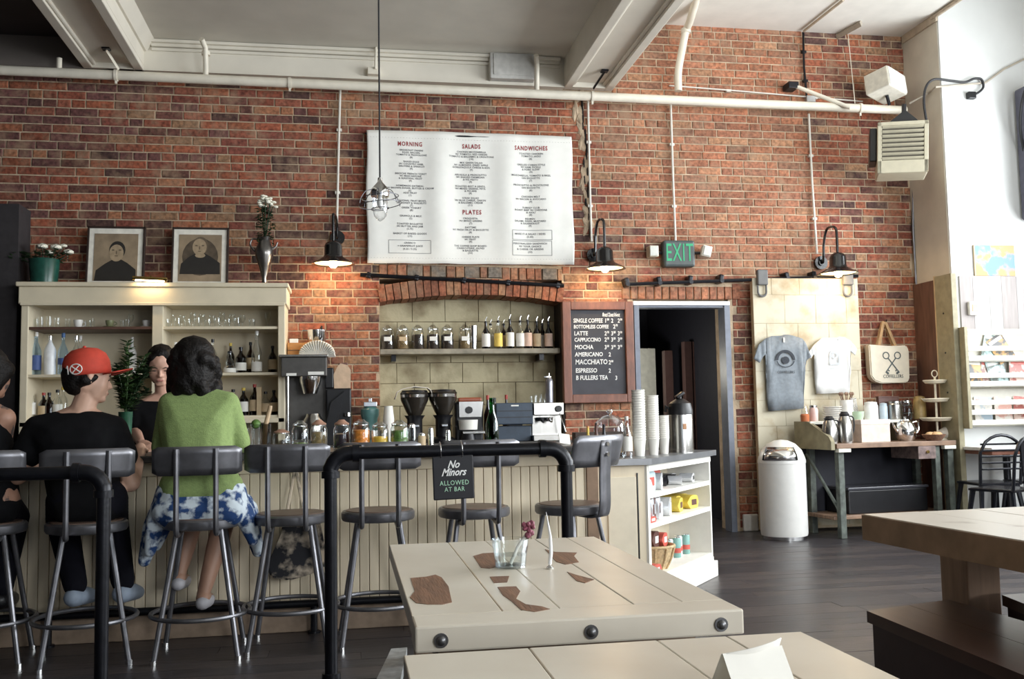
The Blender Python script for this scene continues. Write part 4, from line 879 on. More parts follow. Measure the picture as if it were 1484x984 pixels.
# ---------------- snacks on the shelves: each packet its own thing
def on_shelf(u, v, z): p = Mx @ Vector((u, v, z)); return p
rz_face = math.atan2(dirv.y, dirv.x)
def packet(u, v, z, w_, d_, h_, col, lb, nm='snack_packet', cat='packet', rz=0, grp=None, lid=None):
    h_ *= 1.5; w_ *= 1.15; d_ *= 1.15
    p = on_shelf(u, v, z); b = B(); nx = 6
    g = [[None]*4 for _ in range(nx+1)]
    for i in range(nx+1):
        s = abs(2*i/nx-1); th = (1-s**4)*.5+.04
        for j, (yy, zz) in enumerate(((-.5, .5), (.5, .5), (.5, .5), (-.5, .5))):
            zc = h_*.5+(1 if j in (1, 2) else -1)*0
            g[i][j] = b.verts.new(((i/nx-.5)*w_, (-d_/2 if j in (0, 3) else d_/2)*(1-.12*s**6), h_*(.5-th) if j in (0, 1) else h_*(.5+th)))
    for i in range(nx):
        for j in range(4): b.faces.new((g[i][j], g[i+1][j], g[i+1][(j+1) % 4], g[i][(j+1) % 4]))
    b.faces.new(g[0][::-1]); b.faces.new(g[nx])
    t = thing(nm, lb, cat, p, rz=rz_face+rz, group=grp); part('wrapper', b, col, t, 60)
    b = B(); box(b, -w_*.22, w_*.22, -d_/2-.001, d_/2+.001, h_*.28, h_*.72); part('printed_band', b, lid or LW, t, None); return t
C1 = M('wrap_pale_blue', (.55, .68, .72), .35); C2 = M('wrap_red', (.6, .12, .09), .35); C3 = M('wrap_black', (.02, .02, .025), .3); C4 = M('wrap_silver', (.75, .76, .78), .25, metal=.4); C5 = M('wrap_yellow', (.72, .56, .10), .4); C6 = M('wrap_brown', (.12, .06, .05), .4); C7 = M('wrap_orange', (.75, .26, .10), .4); C8 = M('wrap_teal', (.22, .42, .38), .4)
gs = 'snack packets on the counter end shelves'
for i, (u, v, c, lb) in enumerate(((.07, .08, C1, 'pale blue snack packet at the left front of the top snack shelf'), (.08, .19, C1, 'pale blue snack packet at the left back of the top snack shelf'), (.19, .10, C1, 'pale blue packet second along the top snack shelf'), (.20, .20, C4, 'silver packet behind the pale blue ones on the top snack shelf'), (.31, .09, C4, 'silver packet near the middle of the top snack shelf'), (.42, .16, C2, 'red striped packet in the middle of the top snack shelf'))):
    packet(u, v, zsh[0], .11, .09, .05+.012*(i % 3), c, lb, rz=(-.2, .3, -.1, .2, .25, -.3)[i], grp=gs, lid=C2 if i in (2, 5) else None)
for i, (u, v) in enumerate(((.58, .16), (.70, .10), (.82, .18), (.96, .11), (.74, .22), (.92, .23))):
    packet(u, v, zsh[0]+(.0 if i < 4 else .0), .13, .075, .035, C3 if i % 2 == 0 else C4, ('black snack bar left of the row on the top snack shelf', 'silver snack bar in the right half of the top snack shelf', 'black snack bar in the right half of the top snack shelf', 'silver snack bar at the right end of the top snack shelf', 'black snack bar at the back of the top snack shelf', 'silver snack bar at the back right of the top snack shelf')[i], rz=.5-.1*i, grp=gs, lid=C4 if i % 2 == 0 else C3)
for i in range(5): packet(.06+i*.052, .10+.01*(i % 2), zsh[1], .034, .11, .085, C6 if i % 2 else C4, ('first', 'second', 'third', 'fourth', 'fifth')[i]+' upright brown and silver packet from the left on the middle snack shelf', grp=gs, lid=C4 if i % 2 else C6)
packet(.09, .03, zsh[1], .10, .035, .022, C2, 'red flat packet at the front left edge of the middle snack shelf', grp=gs)
for i, (u, v) in enumerate(((.36, .12), (.47, .10), (.45, .20))): packet(u, v, zsh[1], .10, .09, .06+.01*i, C4, ('white silver packet left of centre on the middle snack shelf', 'white silver packet at the centre of the middle snack shelf', 'white silver packet behind the centre of the middle snack shelf')[i], rz=.2*i, grp=gs, lid=C1)
for i, (u, v) in enumerate(((.60, .20), (.70, .12), (.82, .18), (.93, .11), (1.0, .20))): packet(u, v, zsh[1], .13, .10, .055, C5, ('yellow snack bag at the back middle of the middle snack shelf', 'yellow snack bag front of the yellow row on the middle snack shelf', 'yellow snack bag in the centre of the yellow row', 'yellow snack bag near the right end of the middle snack shelf', 'yellow snack bag at the far right end of the middle snack shelf')[i], rz=.3-.15*i, grp=gs, lid=C6 if i % 2 else C5)
# basket with wrapped snacks, cans, red packets on the lowest shelf
p = on_shelf(.36, .13, zsh[2]); WK = M('wicker', (.55, .40, .22), .7, var=.25, scale=60, bump=.4, bscale=90)
t = thing('wicker_basket', 'small wicker basket on the lowest snack shelf', 'basket', p, rz=rz_face)
b = B(); lathe(b, [(.085, 0), (.115, .06), (.135, .13), (.125, .13), (.105, .06), (.08, .01)], 22); part('weave', b, WK, t); b = B(); tube(b, [(.132*math.cos(i*PI/12), .132*math.sin(i*PI/12), .132) for i in range(24)], .009, 8, True); part('rim', b, WK, t)
for k in range(12): a = k*PI/6; b = B(); tube(b, [(.088*math.cos(a), .088*math.sin(a), .0), (.118*math.cos(a), .118*math.sin(a), .06), (.137*math.cos(a), .137*math.sin(a), .128)], .006, 6); part('stave', b, WK, t)
packet(.34, .13, zsh[2]+.125, .10, .07, .06, C6, 'brown packet lying in the wicker basket', grp=gs); packet(.27, .15, zsh[2]+.13, .07, .06, .10, C7, 'orange packet standing in the wicker basket', grp=gs); packet(.42, .10, zsh[2]+.125, .08, .06, .05, C2, 'red packet lying in the wicker basket', grp=gs)
for i in range(5): 
    p = on_shelf(.64+i*.085, .14+.02*(i % 2), zsh[2]); t = thing('drink_can', ('first', 'second', 'third', 'fourth', 'fifth')[i]+' small green and red drink can from the basket on the lowest snack shelf', 'can', p, group='drink cans on the lowest snack shelf')
    b = B(); lathe(b, [(.024, 0), (.028, .006), (.028, .115), (.023, .125)], 14); part('can_body', b, C8 if i % 2 == 0 else C4, t); b = B(); lathe(b, [(.0285, .03), (.0285, .06)], 14, cap=False); part('red_band', b, C2, t); b = B(); lathe(b, [(.024, .122), (.024, .127)], 14); part('can_lid', b, CHROME, t)
packet(.08, .14, zsh[2], .12, .10, .07, C1, 'pale blue packet left of the basket on the lowest snack shelf', grp=gs); packet(.08, .14, zsh[2]+.07, .10, .09, .05, C4, 'silver packet stacked left of the basket on the lowest snack shelf', grp=gs); packet(.12, .035, zsh[2], .14, .05, .04, C2, 'red packet in front of the basket on the lowest snack shelf', grp=gs)
# ---------------- on the low counter
def cup_stack(px, yy, top, r0, n, lb, tilt=0):
    p = at(px, 640, y=yy); h = at(px, top, y=yy).z-Z2; t = thing('paper_cup_stack', lb, 'cups', (p.x, yy, Z2), group='stacks of paper cups', rot=(0, tilt, 0)); r = r0/sc(yy, px)
    for k in range(n):
        z0 = k*(h-.10)/max(1, n-1); b = B(); lathe(b, [(r*.72, z0), (r*.96, z0+.092), (r*1.03, z0+.095), (r*1.03, z0+.10), (r*.94, z0+.10), (r*.7, z0+.004)], 16); part('paper_cup', b, PAPER, t)
cup_stack(926.5, -2.72, 565, 9.5, 20, 'tallest stack of white paper cups on the end counter'); cup_stack(947, -2.62, 573, 8.5, 20, 'second tallest stack of white paper cups on the end counter'); cup_stack(962, -2.50, 602, 8, 12, 'short stack of white paper cups beside the airpot')
p = at(987, 640, y=-2.36); k = sc(-2.36, 987); t = thing('airpot', 'brushed steel airpot with black pump lid on the end counter', 'airpot', (p.x, -2.36, Z2)); ST = M('brushed_steel', (.42, .41, .39), .25, metal=1, var=.08, scale=60, stretch=(1, 1, .05)); r = 17.5/k
b = B(); lathe(b, [(r*1.02, 0), (r*1.02, .02), (r, .022), (r, 53/k), (r*.97, 55/k)], 28); part('body', b, ST, t)
b = B(); lathe(b, [(r*1.03, 54/k), (r*1.03, 60/k), (r*.9, 70/k), (r*.5, 75/k), (r*.3, 77/k)], 24); part('lid', b, DARK, t)
b = B(); tube(b, [(-r*.9, 0, 62/k), (-r*1.25, 0, 66/k), (-r*1.3, 0, 58/k)], .012, 8); part('spout', b, DARK, t); b = B(); xbox(b, T(r*.0, 0, 82/k) @ Rm('Y', -35), .06, .05, .02, .006); tube(b, [(0, 0, 74/k), (0, 0, 82/k)], .012, 8); part('pump_lever', b, DARK, t)
b = B(); box(b, -.012, .012, -r-.003, -r+.004, 33/k, 41/k, .003); part('badge', b, M('badge_copper', (.45, .22, .1), .4), t, None)
# cake dome, menus box, sauce bottles
p = at(884, 620, y=-2.45); k = sc(-2.45, 884); t = thing('cake_dome', 'clear glass cake dome with knob on the end counter', 'cake stand', (p.x, -2.45, Z2))
b = B(); lathe(b, [(.06, 0), (.055, .01), (.02, .02), (.02, .09), (.11, .105), (.115, .112), (.11, .115)], 24); part('stand', b, GLASS, t); b = B(); lathe(b, [(.10, .113), (.10, .16), (.088, .20), (.05, .235), (.012, .245), (.012, .252), (.02, .262), (.016, .275), (.002, .28)], 24, cap=False); part('dome', b, Glass('dome_glass', (.95, .97, 1), .62), t)
p = at(868, 640, y=-2.62); t = thing('menu_holder', 'dark wooden holder with a tan card beside the sauce bottles', 'box', (p.x, -2.62, Z2)); WD = M('dark_wood', (.06, .035, .025), .5)
b = B(); box(b, -.155, .155, -.04, .04, 0, .145, .004); part('holder_box', b, WD, t, None); b = B(); box(b, .03, .14, -.044, -.038, .02, .12); part('tan_card', b, LT, t, None)
for px, h_, c, cp, lb, rr in ((850, 46, LY, C7, 'yellow mustard bottle at the end of the bar', 5), (862, 50, C6, DARK, 'dark sauce bottle beside the yellow mustard bottle', 5.5), (873, 48, C3, DARK, 'black sauce bottle right of the two sauces at the bar end', 5.5)):
    bottle(px, Z2, -2.82, h_, rr, c, lb, cap=cp, prof='slim', name='sauce_bottle')
bottle(906, Z2, -2.78, 58, 7.5, GLASS, 'clear water bottle with white label left of the paper cups', prof='slim', labelc=LW, cap=CUPW)
p = at(818, 632, y=-2.9); b = B(); xbox(b, T(0, 0, .03) @ Rm('X', -25) @ Rm('Z', 20), .07, .004, .06); tag(part('price_card', b, PAPER, None, None, loc=(p.x, -2.9, ZC)), 'small white folded card at the right end of the bar', 'card')
# ================================================================== IN THE NICHE
zn = at(680, 506, y=.10).z; A = at(551, 508, y=.0); C = at(806, 506, y=.0)
t = thing('niche_shelf', 'worn grey plank shelf across the stone niche', 'shelf', (NX0, 0, zn)); b = B(); box(b, .002, NX1-NX0-.02, .03, .29, -.045, 0, .006); part('plank', b, M('worn_plank', (.30, .27, .21), .7, var=.3, scale=9, bump=.2), t, None)
for xx in (.1, 1.4): b = B(); box(b, xx, xx+.04, .1, .29, -.10, -.045); part('bracket', b, IRON, t, None)
def jar(px, z, y, hpx, rpx, lb, fill, lab=None, fillh=.6, lidm=None, group=None, nm='glass_jar'):
    k = sc(y, px); p = at(px, 540, y=y); h = hpx/k; r = rpx/k; t = thing(nm, lb, 'jar', (p.x, y, z), group=group)
    b = B(); lathe(b, [(r*.95, 0), (r, .008), (r, h*.66), (r*.86, h*.76), (r*.80, h*.80), (r*.84, h*.83)], 20, cap=False); part('jar_body', b, GLASS, t)
    b = B(); lathe(b, [(r*.86, h*.83), (r*.88, h*.87), (r*.55, h*.93), (r*.3, h*1.0), (.001, h*1.0)], 20, cap=False); part('lid', b, lidm or GLASS, t)
    if fill: b = B(); lathe(b, [(r*.9, .006), (r*.93, h*.05), (r*.93, h*fillh), (r*.6, h*(fillh+.03))], 18); part('contents', b, fill, t)
    if lab: b = B(); xbox(b, T(0, -r*1.0, h*.42), r*1.15, .006, h*.17, .001); part('paper_label', b, lab, t, None)
    b = B(); tube(b, [(r*.84*math.cos(i*PI/9), r*.84*math.sin(i*PI/9), h*.81) for i in range(18)], .003, 6, True); part('wire_clasp', b, CHROME, t); return t
TEA = M('tea_dark', (.035, .022, .015), .8, var=.5, scale=80, bump=.5); TEA2 = M('tea_tan', (.22, .15, .07), .8, var=.4, scale=80, bump=.5)
gj = 'tea jars on the niche shelf'
for px, f, l_, lb in ((562, TEA, LW, 'glass tea jar with white label, first from the left in the niche'), (584, TEA2, LT, 'glass tea jar with tan label, second from the left in the niche'), (606, TEA, None, 'glass jar of dark tea without label, third from the left in the niche'), (628, TEA, LW, 'glass tea jar with cross shaped white label, fourth from the left in the niche'), (649, TEA, LW, 'glass tea jar with white label, fifth from the left in the niche'), (674, TEA2, LW, 'half empty glass jar with label beside the steel cup in the niche')):
    jar(px, zn, .12, 36, 9.5, lb, f, l_, .58 if px != 674 else .4, group=gj)
p = at(687, 540, y=.10); b = B(); k = sc(.1, 687); lathe(b, [(4.5/k, 0), (6/k, 34/k), (5.5/k, 34/k), (4/k, .01)], 18); tag(part('steel_shaker', b, CHROME, loc=(p.x, .10, zn)), 'tall steel shaker cup between jars and bottles in the niche', 'cup')
gb = 'syrup and liquor bottles on the niche shelf'
for i, (px, h_, gl, lc, yy, lb) in enumerate(((705, 40, BROWNGL, LW, .10, 'brown bottle with white label and pourer, leftmost in the niche'), (712, 38, GLASS, LW, .22, 'clear bottle at the back of the niche, second from the left'), (723, 41, GLASS, LY, .10, 'bottle with yellow label and pourer in the niche'), (731, 38, BROWNGL, LT, .22, 'brown bottle at the back between the yellow label and the dark one'), (740, 43, BROWNGL, LW, .10, 'dark bottle with narrow white label and tall pourer in the niche'), (755, 41, GLASS, LW, .10, 'clear bottle with broad white label and pourer in the niche'), (766, 42, BROWNGL, M('label_pinkish', (.7, .5, .4), .7), .10, 'bottle with pinkish patterned label in the niche'), (779, 40, BROWNGL, LT, .12, 'dark bottle with round tan label in the niche'), (787, 38, BROWNGL, LW, .22, 'dark bottle at the back near the shadow coloured end of the niche'), (796, 40, BROWNGL, M('label_pinkish', (.7, .5, .4), .7), .12, 'dark bottle at the right end of the niche shelf'))):
    bottle(px, zn, yy, h_, 6.2, gl, lb, labelc=lc, pour=True, group=gb, lrange=(.08, .55))
# ================================================================== ON THE BACK COUNTER
ZB = .86
def bx(px, y, z=ZB): p = at(px, 600, y=y); return Vector((p.x, y, z)), sc(y, px)
q, k = bx(440, -.32); BS = M('brewer_grey', (.10, .095, .09), .4, metal=.5)
t = thing('coffee_brewer', 'tall dark steel coffee brewer with chrome basket beside the cabinet', 'coffee machine', q)
H_ = (638-513)/k
b = B(); box(b, -29/k, 34/k, -.02, .22, 0, H_-.14, .004); part('back_body', b, BS, t, None); b = B(); box(b, -29/k, 34/k, -.22, .22, H_-.15, H_, .006); part('head', b, BS, t, None)
b = B(); box(b, -32/k, 36/k, -.24, .23, H_, H_+.02, .004); part('top_plate', b, ST, t, None); b = B(); box(b, -22/k, -8/k, -.225, -.215, H_-.145, H_-.125); part('badge', b, LW, t, None); b = B(); box(b, 8/k, 30/k, -.226, -.215, H_-.14, H_-.115); part('badge', b, LW, t, None)
b = B(); lathe(b, [(.055, 0), (.085, .10), (.087, .135)], 22, (10/k, -.12, H_-.285)); part('brew_basket', b, CHROME, t); b = B(); box(b, -29/k, 34/k, -.22, .22, 0, .05, .004); part('base', b, BS, t, None)
b = B(); tube(b, [(-20/k, -.2, .05), (-20/k, -.2, H_-.15)], .010, 8); part('upright', b, CHROME, t)
b = B(); lathe(b, [(.075, .05), (.085, .08), (.085, .19), (.06, .23), (.055, .25)], 20, (14/k, -.12, 0)); part('server', b, ST, t)
zt2 = ZB+H_+.02; q2, _ = bx(446, -.22, zt2); wb = M('honey_wood', (.52, .24, .07), .5, var=.2, scale=6, stretch=(1, 6, 6))
t = thing('wooden_crate', 'orange brown wooden box on top of the coffee brewer', 'box', q2); b = B(); box(b, -29/k, 29/k, -.01, .16, 0, 21/k, .004); part('box_body', b, wb, t, None); b = B(); box(b, -29/k, 29/k, -.016, -.01, 9.5/k, 10.3/k); part('board_joint', b, WD, t, None)
q3, _ = bx(460, -.28, zt2); t = thing('coffee_filters', 'fanned stack of white paper coffee filters on the brewer', 'filters', q3)
b = B(); NS = 40; ring0 = []; ring1 = []
for i in range(NS+1):
    a = PI*i/NS; wv_ = .006*math.cos(i*PI); ring0.append(b.verts.new((.055*math.cos(a), -.02, .002+.01*math.sin(a)))); ring1.append(b.verts.new((26/k*math.cos(a)*(1+wv_), -.05+wv_*3, .01+21/k*math.sin(a)*(1+wv_))))
for i in range(NS): b.faces.new((ring0[i], ring0[i+1], ring1[i+1], ring1[i]))
for r_, o_ in ((ring0, .03),): b.faces.new(r_)
o = part('filter_paper', b, PAPER, t, None); so = o.modifiers.new('s', 'SOLIDIFY'); so.thickness = .02; so.offset = -1
q4, _ = bx(459, -.14, zt2+21/k); t = thing('steel_pitcher', 'shiny steel milk pitcher on the wooden box', 'pitcher', q4); b = B(); lathe(b, [(12/k, 0), (13/k, .01), (14.5/k, 20/k), (13.5/k, 20/k), (12/k, .02)], 22); part('body', b, CHROME, t); b = B(); tube(b, curve_pts([(6/k, -.05, 21/k), (8/k, -.08, 24/k), (8/k, -.09, 10/k), (5/k, -.08, 5/k)], 5), .006, 8); part('handle', b, DARK, t)
b = B(); xbox(b, T(-.09, 0, 19/k), .05, .05, .012, .004); part('lip', b, CHROME, t, None)
q5, _ = bx(426, -.20, zt2+21/k); b = B(); box(b, -6/k, 6/k, -.03, .03, 0, 6/k, .002); tag(part('paper_pad', b, PAPER, None, None, loc=q5), 'small white paper pad on the wooden box', 'paper')
q, k = bx(492, -.36); t = thing('coffee_grinder', 'black coffee grinder with kraft bag standing behind the bar jars', 'grinder', q); h1 = (638-557)/k
b = B(); box(b, -19/k, 17/k, -.06, .20, 0, h1, .012); part('body', b, DARK, t, None); b = B(); prism(b, [(-24/k, .0), (-10/k, .0), (8/k, h1*.95), (-12/k, h1*.75)], -.10, -.058, 'y'); part('front_chute', b, DARK, t, None); b = B(); lathe(b, [(.03, 0), (.03, .03)], 14, (12/k, -.08, h1*.5)); part('dial', b, CHROME, t)
b = B(); box(b, -20/k, -8/k, -.05, .18, h1, h1+30/k, .01); part('hopper_side', b, DARK, t, None)
q, k = bx(496, -.34, ZB+h1); t = thing('kraft_bag', 'folded kraft paper coffee bag on the black grinder', 'bag', q+Vector((0, 0, 0))); b = B(); prism(b, [(-11/k, 0), (12/k, 0), (12.5/k, 26/k), (8/k, 33/k), (-2/k, 36/k), (-6/k, 32/k), (-12/k, 20/k)], -.06, .06, 'y'); part('bag_body', b, M('kraft', (.62, .44, .30), .8, var=.1, bump=.3, bscale=20), t, None); b = B(); box(b, -5/k, 8/k, -.03, .03, 32/k, 37/k, .004); part('folded_top', b, C6, t, None)
q, k = bx(536, -.45); t = thing('juicer', 'small teal and chrome juicer behind the jars', 'juicer', q); TEAL = M('teal_enamel', (.10, .22, .21), .3); b = B(); lathe(b, [(15/k, 0), (15/k, 10/k), (11/k, 14/k), (11/k, 36/k), (13/k, 42/k), (13/k, 50/k), (8/k, 54/k)], 22); part('body', b, TEAL, t); b = B(); lathe(b, [(15.5/k, 8/k), (15.5/k, 20/k)], 22, (3/k, -.02, 0)); part('chrome_band', b, CHROME, t); b = B(); box(b, -9/k, 10/k, -.05, .05, 54/k, 61/k, .004); box(b, -2/k, 3/k, -.02, .02, 61/k, 66/k, .002); part('top_clamp', b, CHROME, t, None)
q, k = bx(563, -.55); t = thing('paper_cup_stack', 'short upside down stack of white paper cups behind the bar jars', 'cups', q, group='stacks of paper cups')
for i in range(4): b = B(); z0 = 20/k+i*5/k; lathe(b, [(8.5/k, z0), (8.2/k, z0+.004), (6/k, z0+20/k), (5.5/k, z0+20/k)], 16); part('paper_cup', b, PAPER, t)
b = B(); lathe(b, [(8.5/k, 0), (8/k, 20/k)], 16); part('paper_cup', b, PAPER, t)
def grinder2(px, lb, towel):
    q, k = bx(px, -.45); t = thing('espresso_grinder', lb, 'grinder', q); b = B(); lathe(b, [(18/k, 0), (18/k, .03), (11/k, .05), (11/k, 34/k), (15/k, 40/k)], 20); part('body', b, DARK, t); b = B(); lathe(b, [(8/k, 38/k), (12/k, 44/k), (20/k, 62/k), (21/k, 72/k), (20/k, 73/k)], 22); part('hopper', b, M('smoke_dark', (.03, .025, .02), .15), t); b = B(); lathe(b, [(20.5/k, 66/k), (20.8/k, 70/k)], 22, cap=False); part('chrome_ring', b, CHROME, t); b = B(); lathe(b, [(20/k, 72/k), (18/k, 76/k), (.002, 77/k)], 22); part('lid', b, DARK, t)
    b = B(); xbox(b, T(0, -.09, 25/k), .05, .09, .02, .004); part('portafilter_rest', b, CHROME, t, None); return t, q, k
t, q, k = grinder2(601, 'espresso grinder with dark hopper under a white cloth before the niche', True); grinder2(642, 'second espresso grinder, all black, right of the cloth covered one', False)
TW = M('towel_white', (.72, .66, .58), .85)
t = thing('bar_towel', 'white bar towel draped over the grinder hopper', 'towel', q+Vector((0, 0, 77/k))); b = B(); P = [(-28, -14), (-25, -4), (-18, 1), (-8, 2.5), (0, 3), (10, 3), (18, 2), (22, -2), (25, -10), (28, -22)]; vv = []
for i, (a, c) in enumerate(P): vv.append([b.verts.new((a/k, yy, c/k+.004*math.sin(i*2+j))) for j, yy in enumerate((-.07, 0, .07))])
for i in range(len(P)-1):
    for j in range(2): b.faces.new((vv[i][j], vv[i+1][j], vv[i+1][j+1], vv[i][j+1]))
o = part('cloth', b, TW, t, 60); so = o.modifiers.new('s', 'SOLIDIFY'); so.thickness = .006; so.offset = 1
q, k = bx(680, -.45); t = thing('hot_drink_machine', 'red topped steel machine with black dial before the niche', 'machine', q); b = B(); box(b, -21/k, 21/k, 0, .22, 0, 58/k, .02); part('body', b, DARK, t, None); b = B(); prism(b, [(-15/k, 36/k), (17/k, 36/k), (20/k, 58/k), (-15/k, 58/k)], -.03, .01, 'y'); part('front_plate', b, ST, t, None); b = B(); tube(b, [(-1/k, -.03, 46/k), (-1/k, -.055, 46/k)], .028, 16); part('dial', b, DARK, t); b = B(); box(b, -16/k, 18/k, -.02, .2, 58/k, 64/k, .01); part('red_lid', b, M('red_brown_gloss', (.28, .07, .03), .3), t, None); b = B(); lathe(b, [(13/k, 18/k), (14/k, 32/k), (13/k, 32/k)], 20, (-3/k, -.06, 0)); part('white_bowl', b, PAPER, t); b = B(); box(b, -12/k, 20/k, -.10, .0, 12/k, 16/k, .004); part('drip_tray', b, ST, t, None)
b = B(); lathe(b, [(12/k, 0), (9/k, 12/k)], 16, (-3/k, -.06, 0)); part('foot', b, DARK, t)
q, k = bx(747, -.50); NAVY = M('register_navy', (.035, .055, .085), .45, var=.15); t = thing('cash_register', 'dark blue cash register facing away behind the green bottle', 'register', q)
b = B(); box(b, -28/k, 22/k, -.02, .2, 0, 22/k, .006); part('base', b, NAVY, t, None); b = B(); box(b, -30/k, 24/k, -.06, .12, 24/k, 55/k, .008); part('display_back', b, NAVY, t, None)
for zz in (34, 43): b = B(); box(b, -29/k, 23/k, -.063, -.058, zz/k, (zz+1)/k); part('panel_groove', b, DARK, t, None)
b = B(); box(b, -8/k, 3/k, -.0625, -.058, 50/k, 52/k); part('badge', b, LW, t, None); b = B(); box(b, -10/k, 10/k, 0, .1, 20/k, 26/k); part('neck', b, DARK, t, None)
q, k = bx(791, -.45); t = thing('espresso_machine', 'stainless espresso machine with black knob at the right end of the back counter', 'coffee machine', q); b = B(); box(b, -22/k, 22/k, -.02, .24, 0, 54/k, .008); part('body', b, ST, t, None); b = B(); box(b, -22/k, 22/k, -.12, .0, 36/k, 54/k, .006); part('group_head_panel', b, ST, t, None); b = B(); tube(b, [(14/k, -.12, 45/k), (14/k, -.15, 45/k)], .026, 14); part('steam_knob', b, DARK, t); b = B(); box(b, -24/k, 24/k, -.16, .24, 0, 8/k, .004); part('drip_tray', b, ST, t, None)
for dx in (-10, 2): b = B(); lathe(b, [(.03, 0), (.034, .03)], 16, (dx/k, -.07, 28/k)); tube(b, [(dx/k, -.07, 29/k), (dx/k, -.17, 27/k)], .010, 8); part('portafilter', b, CHROME if dx > 0 else DARK, t)
b = B(); tube(b, curve_pts([(16/k, -.12, 38/k), (19/k, -.15, 25/k), (22/k, -.17, 12/k)], 5), .005, 8); part('steam_wand', b, CHROME, t)
for i, dx in enumerate((-16, -9, -2)):
    q6 = q+Vector((dx/k, .05, 54/k)); t = thing('espresso_glass', ('left', 'middle', 'right')[i]+' small glass on top of the espresso machine', 'glass', q6); b = B(); lathe(b, [(.022, 0), (.03, .055+.01*i)], 14, cap=False); lathe(b, [(.02, .002), (.023, .01)], 14); part('bowl', b, GLASS, t)
q7 = q+Vector((8/k, .06, 54/k)); t = thing('soda_siphon', 'tall grey soda siphon on the espresso machine', 'siphon', q7); b = B(); lathe(b, [(5.5/k, 0), (5.8/k, 30/k), (5/k, 34/k), (2/k, 37/k)], 18); part('cylinder', b, M('siphon_grey', (.22, .22, .25), .3, metal=.6), t); b = B(); box(b, -8/k, 3/k, -.01, .01, 36/k, 39/k, .003); tube(b, [(0, 0, 36/k), (0, 0, 43/k)], .006, 8); part('valve', b, CHROME, t)
# round copper lamp like bowl behind: brown glass globe
q8, k = bx(783, -.15, 1.02); 
# dark bottles row between grinders and register
for i, px in enumerate((706, 716, 733)):
    bottle(px, ZB, -.3, 66-(i % 2)*4, 6, BROWNGL, ('dark bottle left of the green bottle on the back counter', 'dark bottle behind the green bottle on the back counter', 'dark bottle behind the cash register')[i], cap=CRED if i != 1 else DARK)
# ================================================================== ON THE BAR
ORA = M('carrot_orange', (.75, .27, .04), .5, var=.3, scale=60, bump=.6, bscale=60); YEL = M('lemon_yellow', (.78, .52, .06), .5, var=.2, scale=50, bump=.6, bscale=50); GRN = M('lime_green', (.10, .20, .04), .5, var=.5, scale=50, bump=.6, bscale=50); OLV = M('olive_mix', (.30, .22, .10), .5, var=.6, scale=50, bump=.6, bscale=50); PLUM = M('plum_dark', (.03, .02, .03), .4); CORK = M('cork_copper', (.40, .22, .15), .6)
gz = 'jars of garnishes on the bar'
jar(408, ZC, -2.75, 30, 13, 'squat clasp jar with copper lid beside the muddler on the bar', OLV, None, .25, CORK, gz); jar(435, ZC, -2.78, 42, 12, 'clasp jar with a few limes on the bar', GRN, None, .22, None, gz); jar(462, ZC, -2.72, 42, 12, 'clasp jar of brown olives on the bar', OLV, None, .55, CORK, gz); jar(495, ZC, -2.78, 42, 12, 'clasp jar of dark cherries on the bar', PLUM, None, .5, CORK, gz)
jar(523, ZC, -2.82, 42, 13, 'clasp jar of orange peel on the bar', ORA, None, .62, None, gz); jar(550, ZC, -2.82, 38, 12.5, 'clasp jar of lemon wedges on the bar', YEL, None, .42, None, gz); jar(578, ZC, -2.82, 40, 13, 'clasp jar of lime wedges on the bar', GRN, None, .6, None, gz)
bottle(712, ZC, -2.75, 68, 9.5, GREENGL, 'tall green glass bottle on the bar behind the black railing', prof='slim', cap=GREENGL, neck=.35)
for i, (px, h_, r_, m_, lb) in enumerate(((597, 34, 6, GLASS, 'clear shaker glass right of the lime jar on the bar'), (611, 20, 6, LT, 'small jar with tan label on the bar'), (624, 28, 4.5, CHROME, 'steel salt shaker on the bar'), (649, 24, 4, CHROME, 'steel pepper shaker further right on the bar'))):
    k = sc(-2.78, px); p = at(px, 600, y=-2.78); t = thing('shaker', lb, 'shaker', (p.x, -2.78, ZC)); b = B(); lathe(b, [(r_/k, 0), (r_/k, h_*.7/k), (r_*.8/k, h_*.85/k)], 16); part('body', b, m_, t); b = B(); lathe(b, [(r_*.85/k, h_*.82/k), (r_*.8/k, h_*.94/k), (r_*.4/k, h_/k)], 16); part('top', b, CHROME, t)
for i, (px, lb) in enumerate(((362, 'clear drinks glass beside the green cardigan on the bar'), (371, 'clear drinks glass holding a green lime by the muddler'), (385, 'tin cup holding the wooden muddler on the bar'))):
    k = sc(-2.72, px); p = at(px, 600, y=-2.72); t = thing('drinking_glass', lb, 'glass', (p.x, -2.72, ZC)); b = B(); lathe(b, [(7/k, 0), (8/k, 38/k)], 16, cap=False); lathe(b, [(6.6/k, .004), (7/k, .02)], 16); part('bowl', b, GLASS if i < 2 else Glass('smoky_glass', (.35, .33, .3), .7), t)
    if i == 1: b = B(); bmesh.ops.create_icosphere(b, subdivisions=2, radius=7/k, matrix=T(0, 0, 38/k)); part('lime', b, GRN, t)
    if i == 2: b = B(); tube(b, [(-.01, 0, .01), (0, 0, 36/k), (6/k, 0, 60/k), (6.5/k, 0, 64/k)], [.015, .013, .012, .011], 10); part('wooden_muddler', b, M('muddler_wood', (.50, .36, .22), .5), t)
bottle(152, ZC, -2.75, 48, 7, GLASS, 'clear bottle with yellow label and drink right of the red capped man', labelc=LY, cap=CHROME, lrange=(.05, .45))
k = sc(-2.95, 621); p = at(621, 600, y=-2.95)
